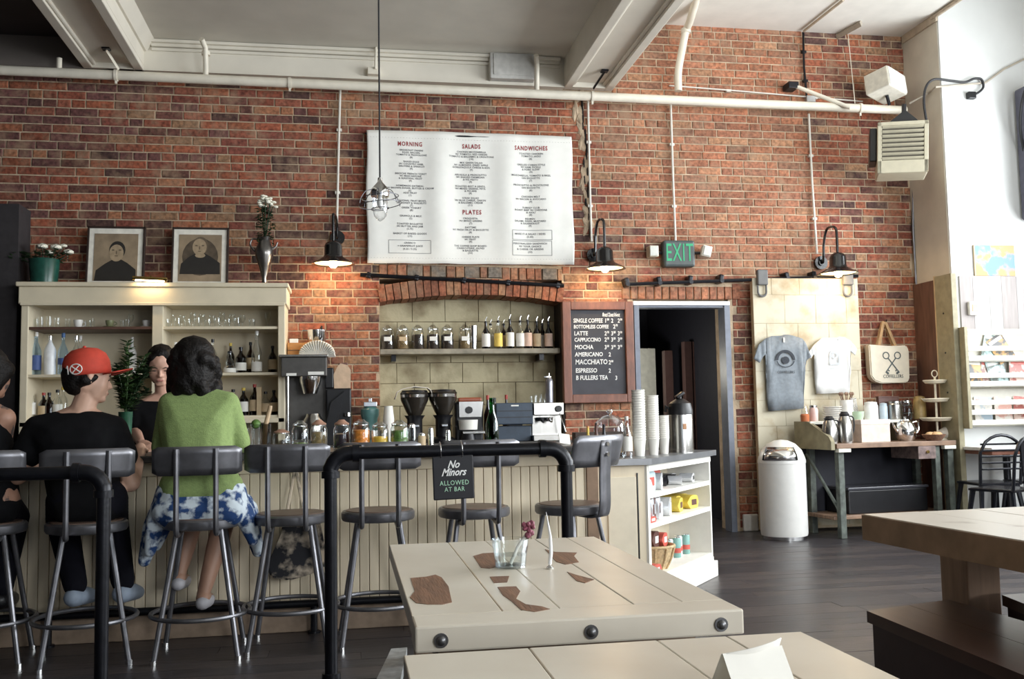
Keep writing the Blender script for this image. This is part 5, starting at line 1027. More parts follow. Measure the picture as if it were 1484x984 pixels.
# fern in a green vase
p = at(182, 600, y=-2.72); k = sc(-2.72, 182); t = thing('fern_vase', 'leafy green fern sprigs in a green glass vase between the man and the bartender', 'plant', (p.x, -2.72, ZC)); b = B(); lathe(b, [(7.5/k, 0), (8/k, .01), (9/k, 40/k), (10/k, 60/k), (9/k, 60/k)], 20); part('vase', b, M('vase_green', (.03, .10, .06), .12, var=.2), t)
for s in range(13):
    a = rnd.uniform(0, 6.28); ln = rnd.uniform(.12, .36) if s else .44; lean = rnd.uniform(.04, .15) if s else .03; b = B(); P = [Vector((0, 0, 55/k)), Vector((math.cos(a)*lean*.5, math.sin(a)*lean*.5, 55/k+ln*.55)), Vector((math.cos(a)*lean, math.sin(a)*lean, 55/k+ln*.9))]; Q = curve_pts(P, 8); tube(b, Q, .003, 5)
    for j, c in enumerate(Q[2:]):
        for m_ in range(4): an = rnd.uniform(0, 6.28); leaf_bm(b, c, (math.cos(an), math.sin(an), rnd.uniform(-.1, .7)), .05, .013)
    part('fern_sprig', b, LEAF if s % 2 == 0 else LEAF2, t, None)
# ================================================================== BAR STOOLS
WOODS = M('stool_seat_wood', (.13, .085, .065), .4, var=.3, scale=8)
ZS = .625
def make_stool(name, lb, back='tubes'):
    t = thing(name, lb, 'stool', (0, 0, 0), group='steel bar stools along the bar')
    b = B(); lathe(b, [(.150, ZS-.05), (.172, ZS-.045), (.178, ZS-.035), (.178, ZS-.008), (.170, ZS), (.002, ZS)], 32); part('seat', b, STEEL, t)
    b = B(); lathe(b, [(.160, ZS-.002), (.155, ZS+.004), (.002, ZS+.004)], 28); part('seat_pad', b, WOODS, t)
    for a in (45, 135, 225, 315):
        c, s = math.cos(math.radians(a)), math.sin(math.radians(a)); b = B(); tube(b, [(c*.135, s*.135, ZS-.045), (c*.255, s*.255, .008)], .0125, 10); lg = part('leg', b, STEEL, t)
        b = B(); lathe(b, [(.016, 0), (.016, .02)], 10, (c*.256, s*.256, 0)); part('foot_cap', b, CHROME, lg)
    rr = .135+.12*(ZS-.045-.17)/(ZS-.053)
    b = B(); tube(b, [(rr*math.cos(i*PI/20), rr*math.sin(i*PI/20), .19) for i in range(40)], .0105, 8, True); part('foot_ring', b, STEEL, t)
    Rb = .42; yb = -.20
    def panel(z0, z1, hw, tilt):
        b = B(); n_ = 14; g = []
        for i in range(n_+1):
            x = -hw+2*hw*i/n_; y = yb-.02+ (x*x)/(2*Rb); rows = []
            for j in range(5):
                f = j/4; e = min(1, (hw-abs(x))/.03); zz = (z0+z1)/2+(f-.5)*(z1-z0)*(1-.22*(1-e)**2 if e < 1 else 1); rows.append(b.verts.new((x, y-tilt*(f-.3), zz)))
            g.append(rows)
        for i in range(n_):
            for j in range(4): b.faces.new((g[i][j], g[i+1][j], g[i+1][j+1], g[i][j+1]))
        o = part('backrest', b, STEEL, t, 60); so = o.modifiers.new('s', 'SOLIDIFY'); so.thickness = .006; so.offset = 0; return o
    if back == 'tubes':
        panel(ZS+.205, ZS+.335, .195, .02)
        for s in (-1, 1):
            b = B(); tube(b, curve_pts([(s*.085, -.05, ZS-.055), (s*.085, -.175, ZS-.06), (s*.085, -.215, ZS-.02), (s*.085, -.222, ZS+.15), (s*.085, -.230, ZS+.325)], 5), .0125, 8); part('back_tube', b, STEEL, t)
    else:
        panel(ZS+.19, ZS+.345, .20, .035)
        b = B(); pr = curve_pts([(0, -.06, ZS-.055), (0, -.18, ZS-.06), (0, -.222, ZS-.02), (0, -.228, ZS+.15), (0, -.242, ZS+.32)], 6); g = []
        for p_ in pr: g.append([b.verts.new(p_+Vector((s*.042, 0, 0))) for s in (-1, 1)])
        for i in range(len(pr)-1): b.faces.new((g[i][0], g[i+1][0], g[i+1][1], g[i][1]))
        o = part('back_strap', b, STEEL, t, 60); so = o.modifiers.new('s', 'SOLIDIFY'); so.thickness = .008
        for zz in (.25, .30): b = B(); tube(b, [(.0, -.25, ZS+zz), (.0, -.232, ZS+zz)], .012, 8); part('bolt', b, CHROME, t)
    return t
st0 = make_stool('bar_stool', 'steel bar stool under the man in the red cap')
def put_stool(o, px, py, y, rz): p = at(px, py, y=y); o.location = (p.x, y, 0); o.rotation_euler = (0, 0, math.radians(rz)); return o
put_stool(st0, 126, 760, -3.47, 14)
MANX = st0.location.x
s2 = put_stool(copy_tree(st0, None, 'steel bar stool under the woman in the green cardigan'), 292, 748, -3.47, 2); WOMX = s2.location.x
put_stool(copy_tree(st0, None, 'empty steel bar stool in front of the hanging patterned bag'), 422, 745, -3.42, -2)
put_stool(copy_tree(st0, None, 'empty steel bar stool behind the left post of the middle railing'), 548, 741, -3.42, 1)
put_stool(copy_tree(st0, None, 'empty steel bar stool behind the hanging black sign'), 687, 738, -3.42, 2)
put_stool(copy_tree(st0, None, 'steel bar stool under the person at the left edge'), -22, 760, -3.40, 8); LFX = at(-22, 760, y=-3.40).x
s6 = make_stool('bar_stool', 'empty bar stool with flat back strap turned sideways at the bar end', 'strap'); put_stool(s6, 826, 735, -3.42, 38)
# ================================================================== PIPE RAILINGS
def railing(px0, px1, lb, yr, left_post=True, right_post=True, zr=.945, low=None):
    a, c = at(px0, 655, y=yr).x, at(px1, 655, y=yr).x; t = thing('pipe_railing', lb, 'railing', (a, yr, 0), group='black pipe railings'); L = c-a; r = .0235
    b = B(); tube(b, [(.05, 0, zr), (L-.05, 0, zr)], r, 16); part('top_pipe', b, IRON, t)
    for s, on in ((0, left_post), (1, right_post)):
        if not on: continue
        xx = L*s; dx = .07*(1 if s == 0 else -1)
        b = B(); tube(b, [(xx, 0, .0), (xx, 0, zr-.07)], r, 16); part('post', b, IRON, t)
        b = B(); tube(b, [(xx, 0, zr-.085), (xx, 0, zr-.05)]+[(xx+dx*(1-math.cos(k*PI/12)), 0, zr-.07+.07*math.sin(k*PI/12)) for k in range(1, 7)]+[(xx+dx*1.25, 0, zr)], r*1.22, 16); part('elbow', b, IRON, t)
        for q in ((xx, 0, zr-.09),): b = B(); lathe(b, [(r*1.45, 0), (r*1.45, .025)], 16, q); part('collar', b, IRON, t)
        b = B(); tube(b, [(xx+dx*1.15, 0, zr), (xx+dx*1.5, 0, zr)], r*1.45, 16); part('collar', b, IRON, t)
        b = B(); lathe(b, [(.06, 0), (.06, .012), (.03, .03)], 18, (xx, 0, 0)); part('floor_flange', b, IRON, t)
    if low:
        b = B(); tube(b, [(0, 0, low), (L, 0, low)], r*.9, 14); part('lower_pipe', b, IRON, t); b = B(); lathe(b, [(r*1.45, low-.05), (r*1.45, low+.05)], 16); part('tee', b, IRON, t)
    return t
railing(479, 820, 'black iron pipe railing in the middle carrying the minors sign', -4.55, low=.10)
railing(-220, 151, 'black iron pipe railing cut off by the left edge', -4.55, left_post=False, zr=.90)
# sign hanging from the railing
p = at(657, 692, y=-4.60); t = thing('minors_sign', 'black board sign reading no minors allowed at bar hanging from the railing', 'sign', p, rot=(0, math.radians(-1.5), 0)); k = sc(-4.6, 657); w2, h2 = 29.5/k, 31/k
b = B(); box(b, -w2, w2, -.006, .006, -h2, h2, .004); part('board', b, M('sign_black', (.010, .010, .014), .5), t, None)
SWH = M('sign_white', (.88, .88, .86), .6); SGR = M('sign_green', (.45, .72, .52), .6)
text('script_lettering', 'No', 15/k, SWH, t, (0, -.0068, 14/k), shear=.45, bold=.0008, width=.85); text('script_lettering', 'Minors', 15/k, SWH, t, (0, -.0068, 3/k), shear=.45, bold=.0008, width=.82)
text('block_lettering', 'ALLOWED', 9.6/k, SGR, t, (1/k, -.0068, -10.5/k), width=.86, spacing=1.12); text('block_lettering', 'AT BAR', 9.2/k, SGR, t, (1/k, -.0068, -19.5/k), width=.86, spacing=1.12)
for xx in (-17, 14): b = B(); tube(b, [(xx/k, .02+.036*math.cos(a), .0+h2+.018+.036*math.sin(a)) for a in [i*PI/6 for i in range(12)]], .002, 5, True); part('hanging_wire', b, CHROME, t)
# ================================================================== BAG UNDER THE BAR
BAGM = M('patterned_bag', (.02, .02, .025), .8, col2=(.62, .52, .40), thr=.52, scale=9, soft=.06, bump=.2)
p = at(428, 665, y=YF-.05); z0 = at(428, 840, y=YF-.07).z; k = sc(YF-.07, 428); t = thing('patterned_bag', 'black and cream patterned cloth bag hanging under the bar behind a stool', 'bag', (p.x, YF-.03, z0)); wb_, hb_ = 42/k, (842-757)/k
b = B(); prism(b, [(-wb_*.8, .02), (-wb_*.2, .0), (wb_*.35, .02), (wb_*1.0, .05), (wb_*.98, hb_*.6), (wb_*.8, hb_), (-wb_*.35, hb_), (-wb_*.7, hb_*.5), (-wb_*.95, .08)], -.075, -.0, 'y'); bmesh.ops.bevel(b, geom=b.edges[:], offset=.012, segments=2, affect='EDGES'); part('bag_body', b, BAGM, t, 60)
ztop = at(428, 676, y=YF-.05).z-z0
for s in (-1, 1): b = B(); tube(b, [(s*wb_*.35, -.04, hb_-.02), (s*wb_*.2, -.03, hb_+.10), (0, -.02, ztop)], .008, 6); part('strap', b, BAGM, t)
b = B(); tube(b, [(0, .012, ztop-.01), (0, -.04, ztop-.01), (0, -.045, ztop+.015)], .006, 8); part('hook', b, IRON, t)
# ================================================================== FOREGROUND TABLES
def paint_mat():
    m = bpy.data.materials.new('worn_cream_table'); m.use_nodes = True; nt = m.node_tree; bs = nt.nodes['Principled BSDF']; bs.inputs['Roughness'].default_value = .30; bs.inputs['Specular IOR Level'].default_value = .5
    geo = nt.nodes.new('ShaderNodeNewGeometry'); nz = nt.nodes.new('ShaderNodeTexNoise'); nz.inputs['Scale'].default_value = 5; nz.inputs['Detail'].default_value = 5; nt.links.new(geo.outputs['Position'], nz.inputs['Vector'])
    rp = nt.nodes.new('ShaderNodeValToRGB'); e = rp.color_ramp.elements; e[0].position = .3; e[1].position = .7; e[0].color = (.66, .59, .48, 1); e[1].color = (.75, .69, .58, 1); nt.links.new(nz.outputs['Fac'], rp.inputs[0]); nt.links.new(rp.outputs[0], bs.inputs['Base Color']); return m
TPM = paint_mat(); BARE = M('bare_brown_wood', (.20, .10, .055), .55, var=.3, scale=14, stretch=(5, .6, 1), bump=.2); TB = M('table_underside', (.30, .22, .15), .6); BOLT = M('bolt_dark', (.16, .16, .165), .35, metal=.8)
ZT = .72
def plank_table(x0, x1, y0, y1, lb, planks, bolts, legs=True, th=.045, mm=None):
    t = thing('plank_table', lb, 'table', (x0, y0, 0)); W_, L_ = x1-x0, y1-y0; mm = mm or TPM; bb = .095
    xs = [0]+[W_*f for f in planks]+[W_]
    for a, c in zip(xs, xs[1:]): b = B(); box(b, a+.0006, c-.0006, bb+.0006, L_, ZT-th*.8, ZT-.0006*random.random(), .002); part('top_plank', b, mm, t, None)
    b = B(); box(b, 0, W_, 0, bb, ZT-th, ZT, .004); eb = part('end_board', b, mm, t, None)
    for f in bolts:
        c = Vector((W_*f, -.001, ZT-th*.55)); b = B(); tube(b, [(c.x, .002, c.z), (c.x, -.003, c.z)], .0125, 16); wsh = part('bolt_washer', b, BOLT, t); b = B(); hull(b, [((c.x, -.003, c.z), (.0088, .008, .0088))], 2); part('bolt_head', b, BOLT, wsh)
    b = B(); box(b, .05, W_-.05, .12, L_-.06, ZT-th-.06, ZT-th*.8); part('apron', b, TB, t, None)
    if legs:
        for xx in (.06, W_-.12):
            for yy in (.14, L_-.14): b = B(); box(b, xx, xx+.06, yy, yy+.06, 0, ZT-th, .004); part('leg', b, TB, t, None)
    return t
_a, _b, _c = at(570, 789, z=ZT), at(600, 905, z=ZT), at(1085, 886, z=ZT)
t1 = plank_table(_b.x, _c.x, (_b.y+_c.y)/2, _a.y, 'worn cream plank table with three bolt heads on its end board', (.28, .46, .70, .86), (.075, .52, .925))
def patch(t, pix, nm='bare_patch', z=ZT):
    o = Vector(t.location); b = B(); P = [at(px, py, z=z) for px, py in pix]; prism(b, [(p.x-o.x, p.y-o.y) for p in P], z-.0008, z+.0007); part(nm, b, BARE, t, None)
patch(t1, [(595, 838), (618, 836), (631, 833), (640, 837), (650, 850), (655, 873), (642, 876), (620, 876), (603, 874), (594, 866), (601, 857)])
patch(t1, [(686, 806), (700, 802), (722, 801), (727, 820), (710, 824), (697, 823)]); patch(t1, [(710, 836), (738, 835), (735, 844), (716, 845)]); patch(t1, [(721, 851), (748, 850), (754, 857), (748, 868), (762, 876), (785, 879), (797, 883), (775, 887), (755, 884), (742, 872), (728, 862)]); patch(t1, [(790, 796), (802, 800), (836, 801), (832, 806), (839, 815), (820, 818), (806, 814)]); patch(t1, [(822, 829), (834, 833), (861, 840), (848, 845), (836, 842)])
_a, _c = at(585, 953, z=ZT), at(1155, 912, z=ZT)
t2 = plank_table(_a.x, _c.x, -7.55, min((_a.y+_c.y)/2, t1.location.y-.012), 'second cream plank table at the bottom edge with the paper menu on it', (.3, .62, .8), (.1, .5, .9))
# paper menu, vase glass, spike
A, C, D_ = at(1030, 984, z=ZT), at(1155, 975, z=ZT), at(1158, 916, z=ZT)
p = at(1095, 1000, z=ZT); t = thing('paper_menu', 'white paper menu card standing tent like on the nearest table', 'menu', p, rz=math.radians(14)); k = sc(p.y, 1095); b = B()
g = []; 
for i in range(9):
    u = i/8; xx = (u-.5)*.095; g.append([b.verts.new((xx, .035-.008*math.sin(u*PI)-.030*v*-1*0-.03*v, (.050+.010*u)*v)) for v in (0, .5, 1)])
for i in range(8):
    for j in range(2): b.faces.new((g[i][j], g[i+1][j], g[i+1][j+1], g[i][j+1]))
o = part('front_sheet', b, PAPER, t, 60); so = o.modifiers.new('s', 'SOLIDIFY'); so.thickness = .0012
b = B(); g = [[b.verts.new((xx, yy, zz)) for xx in (-.047, .047)] for yy, zz in ((.004, .050), (-.025, .0))]; b.faces.new((g[0][0], g[0][1], g[1][1], g[1][0])); o = part('rear_sheet', b, PAPER, t, None); so = o.modifiers.new('s', 'SOLIDIFY'); so.thickness = .0012
b = B()
for i, (a, c) in enumerate(((-.012, .03), (-.027, .018), (-.018, .027))): xbox(b, T((a+c)/2, .0 + .0055 + .0062*i*0, .042-.010*i) , c-a, .0008, .002)
part('faint_print', b, M('print_grey', (.5, .5, .5), .8), t, None)
p = at(740, 822, z=ZT); k = sc(p.y, 740); t = thing('flower_glass', 'clear glass tumbler holding a white stem with dark pink blossom', 'vase', p); b = B(); lathe(b, [(24/k*.85, 0), (24/k*.9, .004), (27/k, 40/k), (26/k, 40/k), (22/k, .008)], 26, cap=False); lathe(b, [(22/k, .002), (21/k, .006)], 26); part('glass', b, GLASS, t)
b = B(); lathe(b, [(21/k, .007), (23/k, 18/k)], 24); part('water', b, Glass('water', (.93, .95, .95), .9), t)
b = B(); tube(b, [(0, 0, .008), (12/k, 0, 30/k), (28/k, 0, 50/k)], .004, 8); part('stem', b, M('white_stem', (.8, .8, .76), .4), t)
PK = M('blossom_dark_pink', (.22, .06, .09), .6, var=.4, scale=90); b = B()
for i in range(16): bmesh.ops.create_icosphere(b, subdivisions=1, radius=rnd.uniform(.005, .009), matrix=T(24/k+rnd.uniform(-8, 10)/k+ (i/16)*6/k, rnd.uniform(-.008, .008), (63-i*1.0)/k+rnd.uniform(-3, 3)/k-.004))
part('blossom', b, PK, t)
p = at(797, 824, z=ZT); t = thing('table_spike', 'slim white tapering spike on a small metal foot on the worn table', 'spike', p); k = sc(p.y, 797); b = B(); lathe(b, [(.008, 0), (.0085, .003), (.003, .008), (.003, .011)], 14); part('foot', b, CHROME, t); b = B(); tube(b, [(0, 0, .010), (2/k, 0, 22/k), (1.5/k, 0, 45/k), (-2/k, 0, 68/k), (-4/k, 0, 80/k)], [.0042, .0046, .0036, .0018, .0004], 10); part('spike_blade', b, M('spike_white', (.85, .86, .88), .2), t)
# bench corner under the near table, left
p = at(560, 960, z=.42); t = thing('metal_bench', 'grey worn metal bench end beside the near table', 'bench', (.02, -5.9, 0)); b = B()
P = [at(567, 940, z=.43), at(590, 938, z=.43), at(575, 1010, z=.43), at(533, 1010, z=.43)]; prism(b, [(q.x-.02, q.y+5.9) for q in P], .40, .43); part('seat', b, M('worn_grey', (.45, .47, .47), .5, var=.3, scale=30), t, None); c_ = sum((q for q in P), Vector())/4
for q in P: qq = q.lerp(c_, .15); b = B(); tube(b, [(qq.x-.02, qq.y+5.9, .40), (qq.x-.02, qq.y+5.9, 0)], .012, 8); part('leg', b, STEEL, t)
# ---------------- right table with post leg, dark benches
ZR = .72; P = [at(1250, 745, z=ZR), at(1395, 731, z=ZR)]; 
TR = M('grey_table_top', (.58, .53, .46), .32, var=.12, scale=5, col2=(.30, .24, .19), thr=.66, soft=.05); TE = M('table_edge_brown', (.36, .23, .14), .55, var=.2, scale=12)
p = at(1250, 745, z=ZR); t = thing('plank_table', 'large pale topped table with thick post leg at the right edge', 'table', p-Vector((0, 0, ZR)), rz=math.radians(4))
Wt, Lt = 1.1, 1.35
for i in range(5): b = B(); box(b, Wt*i/5+.001, Wt*(i+1)/5-.001, -Lt, -.001, ZR-.04, ZR-.0005*(i % 2), .002); part('top_plank', b, TR, t, None)
b = B(); box(b, .0, Wt, -Lt, 0, ZR-.085, ZR-.041, .004); part('apron', b, TE, t, None); b = B(); box(b, -.004, .0, -Lt, 0, ZR-.085, ZR-.003); part('edge_band', b, TE, t, None)
q = at(1403, 800, y=-5.15); qq = Matrix.Rotation(-math.radians(4), 4, 'Z') @ (Vector((q.x, -5.15, 0))-Vector((p.x, p.y, 0)))
b = B(); box(b, qq.x-.055, qq.x+.075, qq.y-.06, qq.y+.08, 0, ZR-.085, .006); part('post_leg', b, M('post_wood', (.30, .19, .12), .55, var=.25, scale=8, stretch=(4, 4, .5)), t, None)
b = B(); box(b, qq.x-.25, qq.x+.27, qq.y-.05, qq.y+.07, 0.0, .06, .006); part('foot_beam', b, TE, t, None)
DBW = M('dark_bench_wood', (.055, .026, .018), .28, var=.3, scale=9, stretch=(3, .5, 1), spec=.6); DBS = M('dark_bench_side', (.03, .014, .016), .45)
def bench(pix, zt_, lb):
    P = [at(*q, z=zt_) for q in pix]; o = (P[0]+P[1]+P[2]+P[3])/4; o.z = 0; t = thing('wooden_bench', lb, 'bench', o, group='dark wooden benches'); Q = [(q.x-o.x, q.y-o.y) for q in P]; m1 = [((Q[0][0]+Q[1][0])/2, (Q[0][1]+Q[1][1])/2), ((Q[2][0]+Q[3][0])/2, (Q[2][1]+Q[3][1])/2)]
    b = B(); prism(b, [Q[0], (m1[0][0]-.001, m1[0][1]), (m1[1][0]-.001, m1[1][1]), Q[3]], zt_-.035, zt_); part('seat_plank', b, DBW, t, None); b = B(); prism(b, [(m1[0][0]+.001, m1[0][1]), Q[1], Q[2], (m1[1][0]+.001, m1[1][1])], zt_-.035, zt_); part('seat_plank', b, DBW, t, None)
    def ins(q, f=.10): return (q[0]*(1-f), q[1]*(1-f*.6))
    I = [ins(q) for q in Q]
    for a, c in ((0, 1), (1, 2), (2, 3), (3, 0)):
        u, v = Vector(I[a]), Vector(I[c]); d = (v-u).normalized(); n_ = Vector((d.y, -d.x))*.012; b = B(); prism(b, [tuple(u-n_), tuple(v-n_), tuple(v+n_), tuple(u+n_)], 0, zt_-.036); part('side_board', b, DBS, t, None)
    return t
bench([(1256, 885), (1375, 869), (1700, 962), (1560, 1010)], .45, 'dark glossy wooden box bench at the lower right'); bench([(1452, 862), (1620, 850), (1800, 880), (1560, 905)], .45, 'second dark wooden bench just entering at the right edge')
# ================================================================== BIN, DESK AND GOODS BY THE SLIDING DOOR
p = at(1134, 700, y=-.55); rb = 33/sc(-.55, 1134); zb = at(1134, 637, y=-.55).z
BW = M('bin_white', (.74, .73, .70), .35, var=.03); t = thing('waste_bin', 'tall white round bin with domed swing top beside the doorway', 'bin', (p.x, -.55, 0)); hb = zb-rb*1.0
b = B(); lathe(b, [(rb*.93, 0), (rb*.95, .03)], 30); part('base_ring', b, CHROME, t); b = B(); lathe(b, [(rb*.97, .03), (rb, .05), (rb, hb-.01), (rb*1.01, hb)], 36); part('drum', b, BW, t)
b = B(); lathe(b, [(rb*1.02, hb), (rb*1.02, hb+.02), (rb*.98, hb+.05), (rb*.86, hb+rb*.55), (rb*.6, hb+rb*.82), (rb*.3, hb+rb*.96), (.002, hb+rb)], 36); part('dome', b, BW, t)
b = B(); n_ = 10; g = []
for i in range(n_+1):
    a = math.radians(-165+90*i/n_); g.append([b.verts.new((rb*f*math.cos(a), rb*f*math.sin(a), hb+zz)) for f, zz in ((1.0, .025), (.95, rb*.34), (.76, rb*.68))])
for i in range(n_):
    for j in range(2): b.faces.new((g[i][j], g[i+1][j], g[i+1][j+1], g[i][j+1]))
o = part('swing_flap', b, CHROME, t, 60); so = o.modifiers.new('s', 'SOLIDIFY'); so.thickness = .012; so.offset = 1
# desk: local frame, x along the front, y into the wall
OL = M('desk_olive', (.27, .24, .15), .6, var=.25, scale=9, bump=.2); DT = M('desk_top_wood', (.24, .15, .10), .45, var=.3, scale=7, stretch=(1, 6, 1)); DG = M('desk_leg_green', (.10, .115, .10), .6, var=.5, scale=18); DWH = M('desk_white_chip', (.72, .70, .62), .6)
yd = -.76; O = at(1213, 648, y=yd); ZD = at(1225, 643, y=yd).z; rzd = math.radians(7); O.z = 0
Rz = Matrix.Rotation(rzd, 4, 'Z'); Wd = 1.20; Dd = .53
def dl(u, v, z=0): return O + Rz @ Vector((u, v, z))
t = thing('work_desk', 'old olive and wood work desk with raised back shelf against the bricks', 'desk', O, rz=rzd)
for i in range(3): b = B(); box(b, 0, Wd, Dd*i/3+.001, Dd*(i+1)/3-.001, ZD-.04, ZD, .003); part('top_plank', b, DT, t, None)
ZH = ZD+.185
b = B(); box(b, -.05, Wd*.80, Dd*.55, Dd, ZH-.025, ZH, .003); part('raised_shelf', b, DWH, t, None)
b = B(); prism(b, [(0, ZD-.05), (Dd, ZD-.05), (Dd, ZH+.0), (Dd*.62, ZH+.0), (Dd*.06, ZD+.06), (0, ZD+.02)], -.055, -.02, 'x'); part('side_cheek', b, OL, t, None)
b = B(); prism(b, [(Dd*.5, ZD), (Dd, ZD), (Dd, ZH-.026), (Dd*.62, ZH-.026)], Wd*.78, Wd*.80, 'x'); part('shelf_support', b, OL, t, None)
b = B(); box(b, -.02, Wd*.8, Dd-.015, Dd, ZD, ZH-.026); part('shelf_back', b, WD, t, None)
for (u, v, w_) in ((.03, .03, .055), (Wd-.20, .03, .05), (Wd-.07, .03, .06), (.03, Dd-.09, .055), (Wd-.07, Dd-.09, .055)): b = B(); box(b, u, u+w_, v, v+.055, 0, ZD-.04, .004); part('leg', b, DG, t, None)
for u, w_ in ((.01, .12), (Wd-.13, .12)): b = B(); box(b, u, u+w_, -.008, .04, ZD-.072, ZD-.042, .003); part('corner_block', b, DWH, t, None)
b = B(); tube(b, [(.02, Dd-.06, ZD-.10), (.045, .06, .22)], .014, 8); part('brace', b, DG, t)
b = B(); box(b, .0, Wd-.02, .08, Dd-.05, .15, .18, .004); part('lower_shelf', b, DT, t, None)
b = B(); box(b, Wd-.40, Wd-.22, -.004, .35, ZD-.15, ZD-.042, .003); dr = part('drawer', b, M('drawer_worn', (.17, .12, .11), .6, var=.5, scale=25), t, None); b = B(); lathe(b, [(.012, 0), (.014, .015)], 12); b.transform(T(Wd-.31, -.004, ZD-.09) @ Rm('X', 90)); part('knob', b, BRASS, dr)
b = B(); box(b, -.02, Wd-.0, Dd-.03, Dd-.01, .18, ZD-.04); part('modesty_board', b, M('desk_black', (.012, .012, .02), .6), t, None)
p = dl(.55, .32, .18); t = thing('storage_box', 'black storage box with pale lid edge under the desk', 'box', p, rz=rzd); b = B(); box(b, -.35, .45, -.17, .15, 0, .20, .01); part('box_body', b, DARK, t, None); b = B(); box(b, -.36, .46, -.18, .16, .20, .225, .006); part('lid', b, M('lid_dark', (.05, .05, .06), .25), t, None)
# goods: (px, plane v) placed on the shelf (ZH) or the desk (ZD)
def dpos(px, v):                          # u so that the thing shows at px
    best = min((abs(_pp(dl(u/100, v, 1))-px), u/100) for u in range(-10, 130)); return best[1]
def _pp(P): d = P-CAM; return CX+FPX*d.dot(RX)/d.dot(_f)
KD = sc(-.5, 1290)
def dthing(px, v, z, name, lb, cat, rz=0): return thing(name, lb, cat, dl(dpos(px, v), v, z), rz=rzd+rz)
def lat(t, nm, prof, m, seg=18, cap=True, c=(0, 0, 0)): b = B(); lathe(b, [(r/KD, z/KD) for r, z in prof], seg, c, cap); return part(nm, b, m, t)
vs_ = Dd*.78
t = dthing(1166, vs_, ZH, 'honey_jar', 'small jar of orange preserve at the left end of the desk shelf', 'jar'); lat(t, 'jar_body', [(6, 0), (6.5, 9), (5, 11)], M('preserve_orange', (.42, .13, .05), .3)); lat(t, 'glass_top', [(5, 11), (4.5, 16), (3, 22)], GLASS)
t = dthing(1179, vs_, ZH, 'spice_jar', 'pale pink jar beside the orange preserve on the desk shelf', 'jar'); lat(t, 'jar_body', [(6, 0), (6.5, 16), (5, 20)], M('pale_pink', (.62, .42, .38), .4)); lat(t, 'lid', [(5.5, 20), (5.5, 23)], CHROME)
t = dthing(1207, vs_, ZH, 'plate_stack', 'stack of cream plates on the desk shelf', 'plates')
for i in range(7): lat(t, 'plate', [(9, i*3), (13.5, i*3+2.4), (13.5, i*3+3), (9, i*3+.8)], CUPW, 24)
t = dthing(1228, vs_, ZH, 'utensil_crock', 'white crock full of brown wooden spoons on the desk shelf', 'utensils'); lat(t, 'crock', [(9, 0), (9.5, 3), (9.5, 30), (8.5, 30), (8, 4)], CUPW)
for i in range(8): b = B(); a = i*.8; tube(b, [(0, 0, 6/KD), (math.cos(a)*9/KD, math.sin(a)*9/KD, 38/KD)], .004, 6); hull(b, [((math.cos(a)*9/KD, math.sin(a)*9/KD, 39/KD), (.014, .008, .018))], 1); part('wooden_spoon', b, M('spoon_brown', (.17, .09, .05), .6), t)
t = dthing(1243, vs_-.05, ZH, 'cutlery_bowl', 'mint green bowl with cutlery on the desk shelf', 'bowl'); lat(t, 'bowl', [(7, 0), (9, 7), (9.5, 13), (8.5, 13), (7, 3)], M('mint', (.42, .55, .40), .4))
for i in range(4): b = B(); tube(b, [((i-2)*2/KD, 0, 6/KD), ((i-4)*2.5/KD, 0, 33/KD)], .004, 6); part('cutlery', b, CHROME, t)
for px, h_, r_, nm, lb, m_ in ((1262, 26, 10, 'canister', 'white canister in the middle of the desk shelf', M('canister_white', (.80, .82, .84), .3)), (1280, 24, 6, 'canister', 'slim blue grey canister on the desk shelf', M('canister_blue', (.42, .5, .56), .3)), (1297, 27, 11, 'canister', 'wide steel canister on the desk shelf', ST), (1315, 28, 8, 'glass_canister', 'glass canister right of the wide steel one', BLUEGL), (1333, 33, 9, 'honey_pot', 'amber honey pot at the right of the desk shelf', M('amber_glaze', (.42, .30, .12), .35, var=.2, bump=.3, bscale=80))):
    t = dthing(px, vs_, ZH if px < 1325 else ZH, nm, lb, 'jar'); lat(t, 'body', [(r_, 0), (r_*1.02, 2), (r_, h_*.82), (r_*.85, h_*.9)], m_, 22); lat(t, 'lid', [(r_*.9, h_*.88), (r_*.9, h_), (r_*.3, h_*1.05)], m_ if px != 1315 else CHROME, 22)
t = dthing(1288, vs_+.08, ZH, 'dark_tin', 'long dark tin lying behind the canisters on the desk shelf', 'tin'); b = B(); box(b, -18/KD, 18/KD, -.01, .03, 24/KD, 33/KD, .003); box(b, -17/KD, 17/KD, -.01, .03, 0, 24/KD, .003); part('tin_body', b, C6, t, None); b = B(); box(b, -18.5/KD, 18.5/KD, -.012, .032, 33/KD, 35/KD, .002); part('tin_lid', b, C6, t, None)
for px, lb, h_ in ((1201, 'steel thermal pitcher with black lid, left of the two on the desk', 36), (1223, 'taller steel thermal pitcher with black lid beside the white box', 42)):
    t = dthing(px, .12, ZD, 'thermal_pitcher', lb, 'pitcher'); lat(t, 'body', [(10.5, 0), (11, 3), (10.5, h_*.6), (8, h_*.82), (6.5, h_*.9)], ST, 24); lat(t, 'lid', [(6.5, h_*.88), (7, h_*.95), (4, h_+2)], DARK, 20); b = B(); tube(b, curve_pts([(5/KD, 0, h_*.9/KD), (14/KD, 0, h_*.85/KD), (15/KD, 0, h_*.5/KD), (10.5/KD, 0, h_*.2/KD)], 5), .007, 8); part('handle', b, DARK, t)
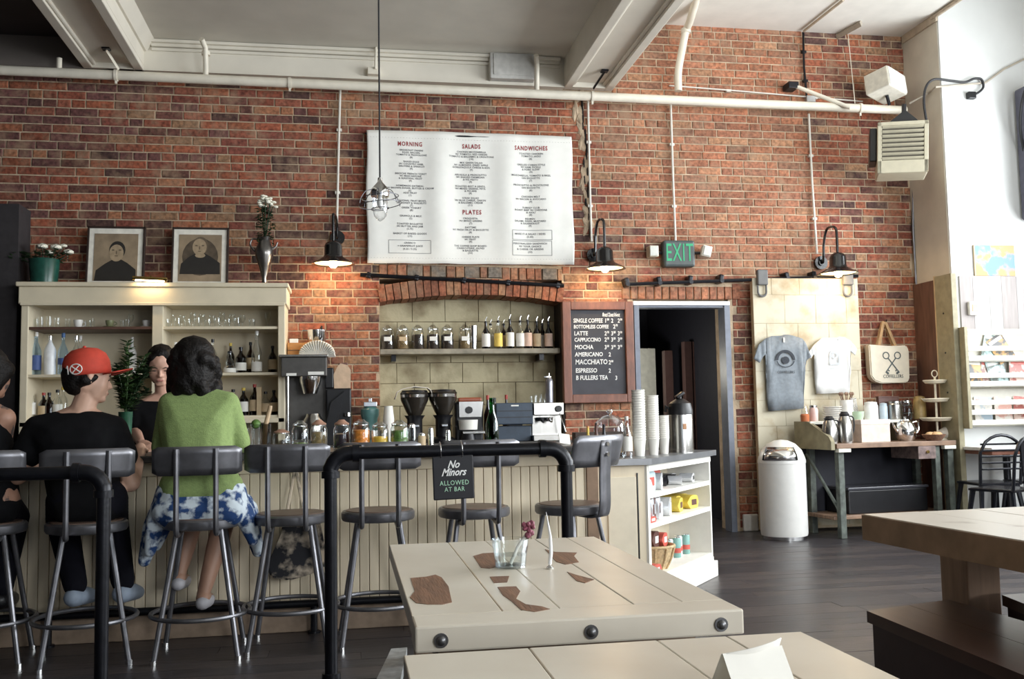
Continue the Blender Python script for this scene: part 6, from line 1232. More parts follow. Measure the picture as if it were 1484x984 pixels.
t = dthing(1263, .16, ZD, 'paper_box', 'pale pinkish white box on the desk top', 'box'); b = B(); box(b, -24/KD, 24/KD, -.05, .08, 0, 31/KD, .003); part('box_body', b, M('box_pinkish', (.66, .54, .46), .6), t, None); b = B(); box(b, -24.5/KD, 24.5/KD, -.053, .083, 25/KD, 32/KD, .002); part('lid', b, M('box_lid_pale', (.70, .60, .53), .6), t, None)
t = dthing(1311, .18, ZD, 'steel_teapot', 'shiny steel teapot with curved handle on the desk top', 'teapot'); lat(t, 'body', [(10, 0), (14, 6), (15, 16), (11, 26), (7, 29)], CHROME, 26); lat(t, 'lid', [(7.5, 28), (6, 31), (1.5, 32), (2, 35)], CHROME, 20); b = B(); tube(b, curve_pts([(11/KD, 0, 26/KD), (21/KD, 0, 27/KD), (22/KD, 0, 15/KD), (14/KD, 0, 8/KD)], 6), .008, 8); part('handle', b, CHROME, t); b = B(); tube(b, [(-12/KD, 0, 12/KD), (-19/KD, 0, 20/KD), (-22/KD, 0, 27/KD)], [.014, .010, .007], 10); part('spout', b, CHROME, t)
t = dthing(1358, .20, ZD, 'tiered_stand', 'three tier cream cake stand with ring handle on the desk', 'cake stand'); CRM = M('stand_cream', (.78, .72, .58), .35); lat(t, 'pole', [(1.6, 0), (1.6, 92)], CRM, 10)
for zz, r_ in ((27, 24), (55, 20), (82, 17)): lat(t, 'tier_plate', [(r_*.3, zz), (r_*.8, zz+1), (r_, zz+5), (r_*.97, zz+6), (r_*.7, zz+3), (r_*.25, zz+2)], CRM, 28)
lat(t, 'base', [(14, 0), (12, 2), (2, 5)], CRM, 24); b = B(); tube(b, [(0+5/KD*math.cos(i*PI/8), 0, 97/KD+5/KD*math.sin(i*PI/8)) for i in range(16)], .005, 6, True); part('ring_handle', b, CRM, t)
t = dthing(1352, .06, ZD, 'bread_basket', 'brown woven bread basket in front of the tiered stand', 'basket'); b = B(); lathe(b, [(.06, 0), (.085, .03), (.10, .055), (.09, .055), (.07, .02)], 22); part('weave', b, M('basket_brown', (.20, .10, .06), .8, var=.4, scale=60, bump=.5, bscale=80), t)
for i, (du, dv) in enumerate(((-.04, 0), (.03, .02), (.0, -.03))): b = B(); hull(b, [((du, dv, .05), (.045, .03, .028)), ((du+.03, dv, .052), (.03, .025, .024))], 2); part('bread_roll', b, M('bread', (.48, .30, .15), .8, var=.2, scale=30), t)
t = dthing(1378, .18, ZD, 'linen_bag', 'crumpled white linen bag at the right end of the desk', 'bag'); blob('bag_cloth', [[((-.07, 0, .05), .05), ((.05, .02, .06), .055), ((.0, 0, .10), .035)], [((.05, 0, .03), .035), ((.13, -.03, .02), .02)]], M('linen', (.66, .60, .52), .85, bump=.3, bscale=20), t, .008, 3)
# ---------------- t-shirts and tote
def shirt(pix, y, m, lb, pr):
    P = [at(*q, y=y) for q in pix]; o = P[0].copy(); t = thing('t_shirt', lb, 't-shirt', o, group='t-shirts pinned on the sliding door'); Q = [(q.x-o.x, q.z-o.z) for q in P]
    b = B(); f = b.faces.new([b.verts.new((x, 0, z)) for x, z in Q]); bmesh.ops.triangulate(b, faces=[f]); bmesh.ops.subdivide_edges(b, edges=b.edges[:], cuts=4, use_grid_fill=True); bmesh.ops.triangulate(b, faces=b.faces[:])
    for v in b.verts: v.co.y = -.012-.010*math.sin(v.co.x*60+v.co.z*9)*max(0, min(1, -v.co.z*3))-.004*math.sin(v.co.x*130)
    o2 = part('shirt_cloth', b, m, t, 180); so = o2.modifiers.new('s', 'SOLIDIFY'); so.thickness = .008; so.offset = 1
    return t, o
TG = M('tee_grey', (.20, .225, .25), .85, var=.12, scale=40); TWt = M('tee_white', (.72, .72, .71), .85, var=.03)
pg = [(1118, 487), (1108, 491), (1098, 500), (1091, 520), (1099, 526), (1109, 512), (1112, 545), (1113, 596), (1164, 592), (1165, 545), (1164, 510), (1167, 524), (1174, 517), (1168, 500), (1162, 491), (1146, 486), (1140, 491), (1131, 493), (1124, 491)]
t, o = shirt(pg, -.155, TG, 'heather grey printed t-shirt pinned to the sliding door', None)
PGm = M('print_dark', (.035, .04, .05), .85); c = at(1138, 522, y=-.18)-o; k = sc(-.18, 1138)
def ring_arc(c, r, a0, a1, th, m, t, nm='print', sq=1.0, y=-.032):
    b = B(); n_ = 24; g = []
    for i in range(n_+1):
        a = math.radians(a0+(a1-a0)*i/n_); g.append([b.verts.new((c.x+rr*math.cos(a), y, c.z+rr*math.sin(a)*sq)) for rr in (r-th, r)])
    for i in range(n_): b.faces.new((g[i][0], g[i+1][0], g[i+1][1], g[i][1]))
    return part(nm, b, m, t, None)
ring_arc(c, 15/k, 0, 180, 4/k, PGm, t); ring_arc(c, 14/k, 185, 355, 1.5/k, PGm, t, sq=.75); ring_arc(c, 6/k, 0, 360, 5.5/k, PGm, t, sq=.9)
text('print_lettering', 'COFFELLERS', 5.2/k, PGm, t, (c.x, -.032, c.z-19/k), width=.95)
b = B(); box(b, c.x-.012, c.x-.0, -.030, -.022, c.z+26/k, c.z+33/k); part('neck_label', b, LW, t, None)
pw = [(1190, 490), (1178, 500), (1170, 512), (1174, 520), (1181, 510), (1184, 545), (1183, 571), (1230, 569), (1231, 540), (1230, 508), (1238, 515), (1241, 506), (1232, 495), (1222, 489), (1213, 492), (1205, 494), (1198, 492)]
t, o = shirt(pw, -.155, TWt, 'white t-shirt with faint grey print pinned to the sliding door', None); c = at(1209, 515, y=-.18)-o; PGl = M('print_pale', (.52, .54, .56), .85)
ring_arc(c, 8/k, 0, 180, 2/k, PGl, t); ring_arc(c, 5/k, 0, 360, 2/k, PGl, t); b = B(); box(b, c.x-8/k, c.x-6/k, -.033, -.031, c.z-14/k, c.z); box(b, c.x+6/k, c.x+8/k, -.033, -.031, c.z-14/k, c.z); box(b, c.x-6/k, c.x+6/k, -.033, -.031, c.z-14/k, c.z-11/k); part('print', b, PGl, t, None)
text('print_lettering', 'COFFELLERS', 4/k, PGl, t, (c.x, -.033, c.z-20/k), width=.8)
p = at(1281, 466, y=-.03); t = thing('tote_bag', 'cream canvas tote bag printed with crossed keys hanging on the bricks', 'bag', p); k = sc(-.06, 1281)
def kz(px, py): q = at(px, py, y=-.06)-p; return (q.x, q.z)
b = B(); prism(b, [kz(*q) for q in ((1254, 500), (1257, 545), (1262, 552), (1272, 556), (1298, 555), (1309, 555), (1313, 550), (1312, 508), (1308, 501), (1285, 502))], -.095, -.005, 'y'); bmesh.ops.bevel(b, geom=b.edges[:], offset=.010, segments=2, affect='EDGES'); part('canvas_body', b, M('canvas_cream', (.74, .68, .56), .85, var=.05), t, 60)
STP = M('strap_tan', (.42, .27, .14), .8)
for s in (0, 1):
    for d in (-.075, -.025):
        b = B(); a_, c_ = (kz(1270, 504), kz(1281, 466)) if s == 0 else (kz(1296, 506), kz(1282, 466)); tube(b, [(a_[0], d, a_[1]), (c_[0]+(-.012 if s == 0 else .012), d*.5, c_[1]-.02), (c_[0], d*.4, c_[1])], .014, 4, flat=.25); part('strap', b, STP, t, None)
b = B(); tube(b, [(0, .02, 0), (0, -.04, 0), (0, -.045, .015)], .005, 8); part('wall_hook', b, IRON, t)
KY = M('print_key', (.10, .12, .12), .8); cx, cz = kz(1287, 527)
for s in (-1, 1):
    d = Vector((s*.62, 0, .78)); pt = Vector((cx, -.098, cz)); b = B(); tube(b, [pt-d*.11, pt+d*.06], .0055, 4, flat=.15); n2 = Vector((d.z, 0, -d.x)); tube(b, [pt-d*.10, pt-d*.10+n2*.03*s], .010, 4, flat=.15); tube(b, [pt-d*.075, pt-d*.075+n2*.022*s], .006, 4, flat=.15); part('printed_key', b, KY, t, None)
    b = B(); c2 = pt+d*.092; tube(b, [c2+Vector((.03*math.cos(i*PI/7), 0, .03*math.sin(i*PI/7))) for i in range(14)], .0048, 4, True, .3); part('printed_key_bow', b, KY, t, None)
text('print_lettering', 'COFFELLERS', 7/k, KY, t, (cx+.005, -.0985, cz-21/k), width=.82)
# ================================================================== RIGHT WALL: BOARDS, MAP, RACK, CHAIRS
zpb = at(1345, 408, x=WX1-.02).z; BRP = M('pier_brown_board', (.13, .065, .045), .6, var=.3, scale=7, stretch=(3, 3, .5)); t = thing('pier_panel', 'brown board and olive post boxing in the plaster pier', 'panel', (WX1, -.3, 0))
b = B(); box(b, -.025, -.003, -.055, .295, 0, zpb, .003); part('brown_board', b, BRP, t, None); b = B(); box(b, -.045, -.003, -.085, -.057, 0, zpb+.03, .003); part('edge_strip', b, LT, t, None); b = B(); box(b, -.055, -.003, -.33, -.087, 0, zpb+.02, .004); part('olive_board', b, M('olive_post', (.28, .25, .16), .6, var=.15), t, None)
for zz in (1.2, 1.55, 1.9): b = B(); tube(b, [(-.06, -.2, zz), (-.05, -.2, zz)], .008, 8); part('screw', b, DARK, t)
YW = -.575
tl, br_ = at(1412, 355, y=YW), at(1472, 400, y=YW); t = thing('wall_map', 'small blue and orange map print on the white wall', 'picture', (tl.x, YW, br_.z)); MP = M('map_print', (.14, .24, .38), .6, col2=(.42, .25, .11), thr=.5, scale=7, soft=.06); b = B(); box(b, 0, br_.x-tl.x, 0, .012, 0, tl.z-br_.z); part('map_sheet', b, MP, t, None); b = B(); box(b, -.01, 0, -.003, .012, 0, tl.z-br_.z); part('edge', b, LT, t, None)
xa, xb = at(1392, 440, y=YW).x, at(1520, 440, y=YW).x; z0, z1 = at(1430, 482, y=YW).z, at(1430, 400, y=YW).z; t = thing('wall_cladding', 'pale grey washed plank panel above the magazine rack', 'panel', (xa, YW, z0)); x = 0; i = 0
while x < xb-xa: b = B(); w_ = (.13, .16, .12, .15)[i % 4]; box(b, x+.001, x+w_-.001, .0, .012+.004*(i % 2), 0, z1-z0, .001); part('plank', b, M(('plank_wash_a', 'plank_wash_b', 'plank_wash_c')[i % 3], ((.30, .27, .26), (.38, .36, .35), (.46, .45, .43))[i % 3], .7, var=.12, scale=6, stretch=(6, 1, .6)), t, None); x += w_; i += 1
p = at(1411, 447, y=YW-.02); t = thing('thermostat', 'small cream thermostat on the plank panel', 'thermostat', p); b = B(); box(b, -.05, .05, -.02, .018, -.06, .06, .008); part('cover', b, CUPW, t, None); b = B(); box(b, -.028, .028, -.024, -.018, -.03, .035, .004); part('dial_plate', b, LT, t, None)
RKW = M('rack_white', (.62, .60, .53), .5, var=.04); xr0 = at(1401, 540, y=YW-.10).x; t = thing('magazine_rack', 'cream slatted wall rack of magazines at the right edge', 'rack', (xr0, YW, 0)); zr = [at(1440, q, y=YW-.12).z for q in (482, 505, 519, 544, 556, 583, 597, 612)]; Lr = .95
b = B(); box(b, -.03, 0, -.14, 0, zr[-1]-.05, zr[0]+.05, .004); part('side_panel', b, M('olive_post', (.28, .25, .16), .6), t, None)
for zz in zr: b = B(); box(b, 0, Lr, -.14, -.118, zz-.022, zz+.022, .003); part('slat', b, RKW, t, None)
for zz in (zr[2], zr[4], zr[7]): b = B(); box(b, 0, Lr, -.117, 0, zz-.03, zz-.015, .002); part('shelf', b, RKW, t, None)
b = B(); box(b, 0, Lr, -.012, -.001, zr[-1]-.04, zr[0]+.04); part('back_panel', b, RKW, t, None)
MG = [M('mag_%d' % i, c, .45, col2=c2, scale=14, thr=.52, soft=.05) for i, (c, c2) in enumerate((((.45, .62, .62), (.12, .14, .12)), ((.75, .70, .62), (.25, .12, .10)), ((.10, .10, .10), (.6, .35, .12)), ((.72, .42, .36), (.8, .78, .72)), ((.40, .50, .58), (.75, .72, .66)), ((.70, .55, .48), (.4, .12, .1))))]
for i, (px, zz, tilt, mi, lb) in enumerate(((1436, zr[2], 18, 0, 'magazine with pale teal cover leaning in the top tier of the rack'), (1462, zr[2], -30, 2, 'dark magazine fallen sideways in the top tier of the rack'), (1409, zr[4], 4, 2, 'black covered magazine at the left end of the middle tier'), (1424, zr[4], 14, 1, 'white and red magazine leaning in the middle tier of the rack'), (1450, zr[4], -12, 0, 'teal magazine in the centre of the middle tier'), (1474, zr[4], 5, 5, 'pinkish magazine at the right of the middle tier'), (1424, zr[7], 3, 4, 'blue grey magazine at the left of the bottom tier'), (1452, zr[7], 2, 3, 'salmon magazine in the middle of the bottom tier'), (1477, zr[7], 5, 5, 'red and cream magazine at the right of the bottom tier'))):
    q = at(px, 540, y=YW-.06); t = thing('magazine', lb, 'magazine', (q.x, YW-.045-.012*(i % 3), zz-.014), rot=(math.radians(-6), math.radians(tilt), 0), group='magazines in the wall rack'); b = B(); box(b, -.085, .085, -.004, .0, 0, .235, .001); part('cover', b, MG[mi], t, None); b = B(); box(b, -.084, .083, .0002, .005, .002, .233); part('pages', b, PAPER, t, None)
    b = B(); box(b, -.07, .07, -.005, -.0041, .185, .215); part('masthead', b, LW if mi in (0, 2, 3) else C2, t, None)
# black metal chairs and small table by the rack
BKM = M('chair_black', (.012, .013, .018), .25, var=.2, metal=.3)
def chair(px, y, rz, lb, slat):
    p = at(px, 690, y=y); t = thing('metal_chair', lb, 'chair', (p.x, y, 0), rz=math.radians(rz), group='black metal chairs by the rack')
    b = B(); box(b, -.18, .18, -.18, .18, .43, .455, .02); part('seat', b, BKM, t, None)
    for sx in (-1, 1):
        for sy in (-1, 1): b = B(); tube(b, [(sx*.15, sy*.15, .44), (sx*.20, sy*.21, 0)], [.022, .012], 8); part('leg', b, BKM, t)
    b = B(); tube(b, [(-.17, .17, .44), (-.175, .20, .70)]+[(-.175+.35*i/8, .205+.01*math.sin(i*PI/8), .70+.14*math.sin((i+.0)*PI/8)**.5) for i in range(1, 8)]+[(.175, .20, .70), (.17, .17, .44)], .013, 8); part('back_frame', b, BKM, t)
    if slat: b = B(); prism(b, [(-.05, .45), (.05, .45), (.075, .82), (-.075, .82)], .188, .196, 'y'); part('back_slat', b, BKM, t, None)
    else:
        for k_ in range(5): b = B(); box(b, -.165, .165, .185, .2, .56+k_*.05, .575+k_*.05, .003); part('back_slat', b, BKM, t, None)
    return t
chair(1452, -1.55, 205, 'black metal cafe chair with one wide tapering back slat at the right edge', True); chair(1432, -.98, 175, 'black slatted metal chair behind the cafe chair', False); chair(1500, -.98, 178, 'black slatted metal chair cut off at the far right', False)
p = at(1490, 650, y=-1.28); t = thing('cafe_table', 'small pale cafe table between the black chairs', 'table', (p.x+.16, -.80, 0)); b = B(); box(b, -.28, .3, -.20, .20, .70, .73, .006); part('table_top', b, M('table_pale', (.72, .72, .72), .25), t, None); b = B(); tube(b, [(0, 0, 0), (0, 0, .70)], .03, 12); lathe(b, [(.2, 0), (.18, .02)], 20); part('pedestal', b, BKM, t)
b = B(); box(b, -.27, .29, -.19, .19, .67, .70); part('apron', b, M('red_brown_wood', (.17, .065, .04), .45), t, None)
# ================================================================== PEOPLE
def head_shapes(c, yaw, tilt=0, s=1.0, roll=0):
    """face looks along -y before turning; returns shapes and the head matrix"""
    Mh = Matrix.Translation(c) @ Matrix.Rotation(math.radians(yaw), 4, 'Z') @ Matrix.Rotation(math.radians(tilt), 4, 'X') @ Matrix.Rotation(math.radians(roll), 4, 'Y') @ Matrix.Scale(s, 4)
    def q(x, y, z, r): return (tuple(Mh @ Vector((x, y, z))), r*s)
    sh = [[q(0, .025, .035, .083), q(0, -.03, .045, .072), q(0, .02, -.01, .072)],
          [q(-.035, -.052, .02, .034), q(.035, -.052, .02, .034), q(-.038, -.045, -.03, .032), q(.038, -.045, -.03, .032), q(0, -.062, -.085, .022), q(-.03, -.03, -.075, .025), q(.03, -.03, -.075, .025), q(0, .0, .0, .06)],
          [q(-.016, -.068, -.088, .018), q(.016, -.068, -.088, .018), q(0, -.05, -.08, .022)],
          [q(0, -.086, .012, .008), q(0, -.105, -.028, .011)], [q(-.012, -.092, -.03, .009), q(.012, -.092, -.03, .009), q(0, -.104, -.029, .010)],
          [q(-.034, -.080, .020, .010), q(-.012, -.087, .018, .009)], [q(.034, -.080, .020, .010), q(.012, -.087, .018, .009)],
          [q(-.017, -.086, -.056, .0085), q(.017, -.086, -.056, .0085)], [q(-.013, -.085, -.066, .0085), q(.013, -.085, -.066, .0085)]]
    for sx in (-1, 1): sh.append([q(sx*.078, .005, .012, .010), q(sx*.082, .018, .008, .011), q(sx*.079, .008, -.022, .009)])
    return sh, Mh
def face_bits(Mh, parent, s=1.0):
    DKE = M('eye_dark', (.02, .012, .01), .3); LIP = M('lips', (.40, .16, .13), .5); BRO = M('brow_dark', (.025, .016, .012), .7)
    for sx in (-1, 1):
        b = B(); bmesh.ops.create_icosphere(b, subdivisions=2, radius=1, matrix=Mh @ T(sx*.032, -.0815, .001) @ Matrix.Diagonal((.014, .006, .0045, 1))); part('eye', b, DKE, parent, 180)
        b = B(); tube(b, [Mh @ Vector((sx*.014, -.0925, .019)), Mh @ Vector((sx*.032, -.0905, .025)), Mh @ Vector((sx*.050, -.079, .019))], .0032, 6); part('eyebrow', b, BRO, parent)
    b = B(); bmesh.ops.create_icosphere(b, subdivisions=2, radius=1, matrix=Mh @ T(0, -.0915, -.061) @ Matrix.Diagonal((.022, .005, .007, 1))); part('mouth', b, LIP, parent, 180)
def hand_shapes(w, d, n, side=1, curl=.5, s=1.0):
    """w wrist, d direction of the fingers, n palm normal (facing), thumb on side"""
    w = Vector(w); d = Vector(d).normalized(); n = Vector(n); n = (n-d*n.dot(d)).normalized(); x = d.cross(n)*side
    sh = [[(tuple(w), .024*s), (tuple(w+d*.035+x*.018), .019*s), (tuple(w+d*.035-x*.018), .019*s)], [(tuple(w+d*.03+x*.022), .016*s), (tuple(w+d*.085+x*.030), .012*s), (tuple(w+d*.03-x*.022), .016*s), (tuple(w+d*.085-x*.030), .011*s)]]
    for k, (o, L) in enumerate(((.030, .068), (.010, .078), (-.010, .072), (-.030, .056))):
        a = w+d*.085+x*o; c1, c2, c3 = (curl*.5, curl*1.1, curl*1.6)
        p1 = a+(d*math.cos(c1)+n*math.sin(c1))*L*.45; p2 = p1+(d*math.cos(c2)+n*math.sin(c2))*L*.32; p3 = p2+(d*math.cos(c3)+n*math.sin(c3))*L*.25
        for u, v, r0, r1 in ((a, p1, .0095, .009), (p1, p2, .009, .0082), (p2, p3, .0082, .007)): sh.append([(tuple(u), r0*s), (tuple(v), r1*s)])
    t0 = w+d*.03+x*.026; t1 = t0+(d*.6+x*.7+n*.25).normalized()*.038; t2 = t1+(d*.85+x*.25+n*.35).normalized()*.030
    sh += [[(tuple(t0), .013*s), (tuple(t1), .0105*s)], [(tuple(t1), .0105*s), (tuple(t2), .008*s)]]
    return sh
def limb(*pr): return [[(tuple(a), ra), (tuple(c), rc)] for (a, ra), (c, rc) in zip(pr, pr[1:])]
BLKT = M('tee_black', (.006, .006, .007), .9, var=.2, bump=.1, bscale=30, spec=.15); JEANS = M('jeans_black', (.006, .006, .010), .9, var=.2, spec=.15)
HAIR = M('hair_dark', (.005, .0035, .003), .55, spec=.25, var=.4, scale=60, bump=.6, bscale=90)
# ---------------------------------------------------------------- man with the red cap
yM = -3.47; OM = Vector((MANX, yM, 0))
def mp(px, py, y): return at(px, py, y=y)-OM
man = thing('person', 'seated man in a black t-shirt and red cap at the bar, seen from behind', 'person', OM)
hp = Vector((0, 0, ZS+.10)); ch = mp(112, 640, -3.40); sl, sr = mp(56, 622, -3.38), mp(164, 622, -3.36); nk = mp(118, 598, -3.37); hc = mp(128, 550, -3.35)
el, er = mp(25, 690, -3.40), mp(190, 700, -3.42); hl, hr = Vector((mp(90, 660, -2.98).x, .47, ZC+.035-0)), Vector((mp(205, 660, -3.0).x, .44, ZC+.035))
hs, Mh = head_shapes(hc, 118, 6, 1.0, 4)
kn = [mp(92, 770, -3.17), mp(165, 770, -3.17)]; kn = [Vector((k_.x, .27, ZS-.02)) for k_ in kn]; ft = [Vector((mp(112, 868, -3.34).x, .10, .235)), Vector((mp(182, 862, -3.28).x, .14, .235))]
sh = hs + [[(tuple(nk), .058), (tuple(hc+Vector((0, .01, -.06))), .056)]]
sh += [[(tuple(hp+Vector((-.06, 0, 0))), .09), (tuple(hp+Vector((.06, 0, 0))), .09)], [(tuple(hp), .09), (tuple(ch), .09)], [(tuple(sl), .05), (tuple(sr), .05), (tuple(ch), .09), (tuple(nk), .05)]]
sh += limb((sl, .055), (el, .043)) + limb((el, .043), (hl, .030)) + limb((sr, .055), (er, .043)) + limb((er, .043), (hr, .030))
sh += hand_shapes(hl, (.7, .7, -.05), (0, 0, -1), 1, .35) + hand_shapes(hr, (-.5, .85, -.05), (0, 0, -1), -1, .35)
for i, s in enumerate((-1, 1)): sh += limb((hp+Vector((s*.085, 0, 0)), .09), (kn[i], .062)) + limb((kn[i], .062), (ft[i]+Vector((0, 0, .05)), .042)) + limb((ft[i]+Vector((0, -.02, .03)), .04), (ft[i]+Vector((.02, .14, .01)), .03))
SKM = M('skin_pale', (.60, .37, .27), .5, var=.05, scale=12)
blob('body', sh, SKM, man, .0065, 4)
face_bits(Mh, man)
slv = lambda a, c, f: a.lerp(c, f)
tee = [[(tuple(hp+Vector((-.055, -.005, -.02))), .108), (tuple(hp+Vector((.055, -.005, -.02))), .108), (tuple(ch+Vector((-.05, 0, -.05))), .112), (tuple(ch+Vector((.05, 0, -.05))), .112)], [(tuple(ch+Vector((-.065, 0, .0))), .12), (tuple(ch+Vector((.065, 0, .0))), .12), (tuple(sl), .068), (tuple(sr), .068), (tuple(nk+Vector((0, 0, -.03))), .062)]]
tee += limb((sl, .07), (slv(sl, el, .5), .074)) + limb((sr, .07), (slv(sr, er, .5), .074))
blob('t_shirt', tee, BLKT, man, .009, 5)
jn = [[(tuple(hp+Vector((-.065, 0, -.01))), .108), (tuple(hp+Vector((.065, 0, -.01))), .108)]]
for i, s in enumerate((-1, 1)): jn += limb((hp+Vector((s*.085, 0, 0)), .095), (kn[i], .074)) + limb((kn[i], .074), (ft[i]+Vector((0, -.01, .09)), .055))
blob('jeans', jn, JEANS, man, .009, 4)
SHO = M('sneaker_blue_grey', (.30, .36, .45), .6)
for i in range(2): blob('sneaker', [[(tuple(ft[i]+Vector((0, -.035, .035))), .045), (tuple(ft[i]+Vector((.02, .10, .02))), .042), (tuple(ft[i]+Vector((.03, .17, .005))), .034)]], SHO, man, .008, 3)
def onh(x, y, z): return Mh @ Vector((x, y, z))
blob('hair', [[(tuple(onh(0, .045, .02)), .080), (tuple(onh(0, .055, -.025)), .060)], [(tuple(onh(-.06, .03, -.01)), .030), (tuple(onh(.06, .03, -.01)), .030), (tuple(onh(0, .07, -.05)), .030)], [(tuple(onh(-.072, -.012, .005)), .015), (tuple(onh(-.070, .02, -.02)), .02)], [(tuple(onh(.072, -.012, .005)), .015), (tuple(onh(.070, .02, -.02)), .02)]], HAIR, man, .006, 3)
REDC = M('cap_red_cloth', (.55, .055, .03), .75, var=.1, scale=30)
# cap: panelled dome and curved brim, tilted with the head
Mc = Mh @ T(0, .012, .052) @ Rm('X', -12)
b = B(); prof = [(.1005, -.035), (.103, -.01), (.101, .03), (.088, .065), (.058, .090), (.02, .099), (.002, .100)]; lathe(b, prof, 28); b.transform(Mc @ Matrix.Diagonal((.97, 1.05, 1, 1))); cp = part('cap_crown', b, REDC, man, 180)
b = B(); g = []
for i in range(17):
    a = math.radians(-155+130*i/16+0); row = []
    for r_ in (.098, .13, .165):
        ext = r_ + (.0 if r_ < .1 else .02*math.cos(math.radians(-90)-a)*1); row.append(b.verts.new((ext*math.cos(a)*.97, ext*math.sin(a)*1.05*(1 if r_ < .1 else 1.06), -.030-.020*(abs(math.cos(a))**2)*(r_/.1-.5)+.010*(r_-.1)/.06)))
    g.append(row)
for i in range(16):
    for j in range(2): b.faces.new((g[i][j], g[i+1][j], g[i+1][j+1], g[i][j+1]))
b.transform(Mc); o = part('cap_brim', b, REDC, man, 180); so = o.modifiers.new('s', 'SOLIDIFY'); so.thickness = .006
b = B(); bmesh.ops.create_icosphere(b, subdivisions=2, radius=.009, matrix=Mc @ T(0, 0, .101)); part('cap_button', b, REDC, cp)
WEM = M('emblem_white', (.85, .82, .78), .7)
def cap_pt(ang, z, r_=.1045): a = math.radians(ang); return Mc @ Vector((r_*math.cos(a)*.97, r_*math.sin(a)*1.05, z))
ec = 140                                   # where the emblem sits round the cap
b = B(); tube(b, [cap_pt(ec+15*math.cos(i*PI/12), -.006+.0235*math.sin(i*PI/12)) for i in range(24)], .0028, 6, True); part('emblem_ring', b, WEM, cp)
for s in (-1, 1): b = B(); tube(b, [cap_pt(ec-10*k_/4, -.006+s*.016*k_/4) for k_ in range(-4, 5)], .0028, 6); part('emblem_cross', b, WEM, cp)
b = B(); tube(b, [cap_pt(ec-22, -.026+.04*k_/4) for k_ in range(5)], .003, 6); tube(b, [cap_pt(ec-22, .014), cap_pt(ec-27, .004)], .003, 6); part('emblem_one', b, WEM, cp)
# ---------------------------------------------------------------- woman in the green cardigan
OW = Vector((WOMX, -3.47, 0))
def wp(px, py, y): return at(px, py, y=y)-OW
wom = thing('person', 'seated woman in a green cardigan and blue patterned skirt with dark curly hair', 'person', OW)
hp = Vector((0, 0, ZS+.09)); ch = wp(285, 620, -3.42); sl, sr = wp(247, 585, -3.40), wp(330, 584, -3.40); nk = wp(286, 566, -3.38); hc = wp(283, 530, -3.34); ws = wp(288, 672, -3.45)
el, er = wp(234, 648, -3.36), wp(348, 640, -3.38); hl, hr = Vector((wp(240, 660, -3.0).x, .47, ZC+.035)), Vector((wp(352, 655, -3.1).x, .38, ZC+.03))
hs, Mh = head_shapes(hc, 175, -8, .95)
kn = [Vector((-.075, .26, ZS+.01)), Vector((.085, .26, ZS+.01))]; ft = [Vector((wp(262, 838, -3.27).x, .16, .30)), Vector((wp(297, 860, -3.32).x, .10, .215))]
SKW = M('skin_tan', (.42, .24, .165), .5, var=.05, scale=12)
sh = hs + [[(tuple(nk), .048), (tuple(hc+Vector((0, 0, -.05))), .048)], [(tuple(hp+Vector((-.07, 0, 0))), .09), (tuple(hp+Vector((.07, 0, 0))), .09)], [(tuple(hp), .09), (tuple(ws), .085)], [(tuple(ws), .085), (tuple(ch), .085)], [(tuple(sl), .042), (tuple(sr), .042), (tuple(ch), .085), (tuple(nk), .042)]]
sh += limb((sl, .045), (el, .035)) + limb((el, .036), (hl, .025)) + limb((sr, .045), (er, .037)) + limb((er, .036), (hr, .025)) + hand_shapes(hl, (.6, .8, -.05), (0, 0, -1), 1, .4, .9) + hand_shapes(hr, (-.3, .95, -.05), (0, 0, -1), -1, .4, .9)
for i, s in enumerate((-1, 1)): sh += limb((hp+Vector((s*.085, 0, -.01)), .085), (kn[i], .058)) + limb((kn[i], .058), (kn[i].lerp(ft[i], .35)+Vector((0, -.02, 0)), .054)) + limb((kn[i].lerp(ft[i], .35)+Vector((0, -.02, 0)), .054), (ft[i]+Vector((0, 0, .04)), .032)) + limb((ft[i]+Vector((0, -.015, .02)), .034), (ft[i]+Vector((.01, .12, .0)), .024))
blob('body', sh, SKW, wom, .0065, 4); face_bits(Mh, wom, .95)
GRC = M('cardigan_green', (.235, .32, .115), .9, var=.10, scale=70, bump=.25, bscale=160)
card = [[(tuple(hp+Vector((-.085, -.02, .03))), .115), (tuple(hp+Vector((.085, -.02, .03))), .115), (tuple(ws), .118)], [(tuple(ws+Vector((-.045, 0, 0))), .108), (tuple(ws+Vector((.045, 0, 0))), .108), (tuple(ch+Vector((-.06, 0, 0))), .112), (tuple(ch+Vector((.06, 0, 0))), .112)], [(tuple(ch+Vector((-.06, 0, 0))), .112), (tuple(ch+Vector((.06, 0, 0))), .112), (tuple(sl), .056), (tuple(sr), .056), (tuple(nk+Vector((0, 0, -.02))), .052)]]
card += limb((sl, .058), (el, .050)) + limb((el, .050), (el.lerp(hl, .7), .038)) + limb((sr, .058), (er, .050)) + limb((er, .050), (er.lerp(hr, .75), .038))
blob('cardigan', card, GRC, wom, .009, 5)
# curly hair: one mass of locks
rh = random.Random(5); hh = [[(tuple(Mh @ Vector((0, .03, .05))), .105), (tuple(Mh @ Vector((0, .045, -.05))), .105)]]
for i in range(70):
    a = rh.uniform(-2.6, 2.6)+PI/2; e = rh.uniform(-.15, .11); r_ = .108-.95*max(0, e-.05); pz_ = Vector((r_*math.cos(a)*1.0, .02+r_*math.sin(a), e)); hh.append([(tuple(Mh @ pz_), rh.uniform(.020, .034)), (tuple(Mh @ (pz_+Vector((rh.uniform(-.02, .02), .0, -.03)))), .02)])
blob('hair', hh, HAIR, wom, .008, 2)
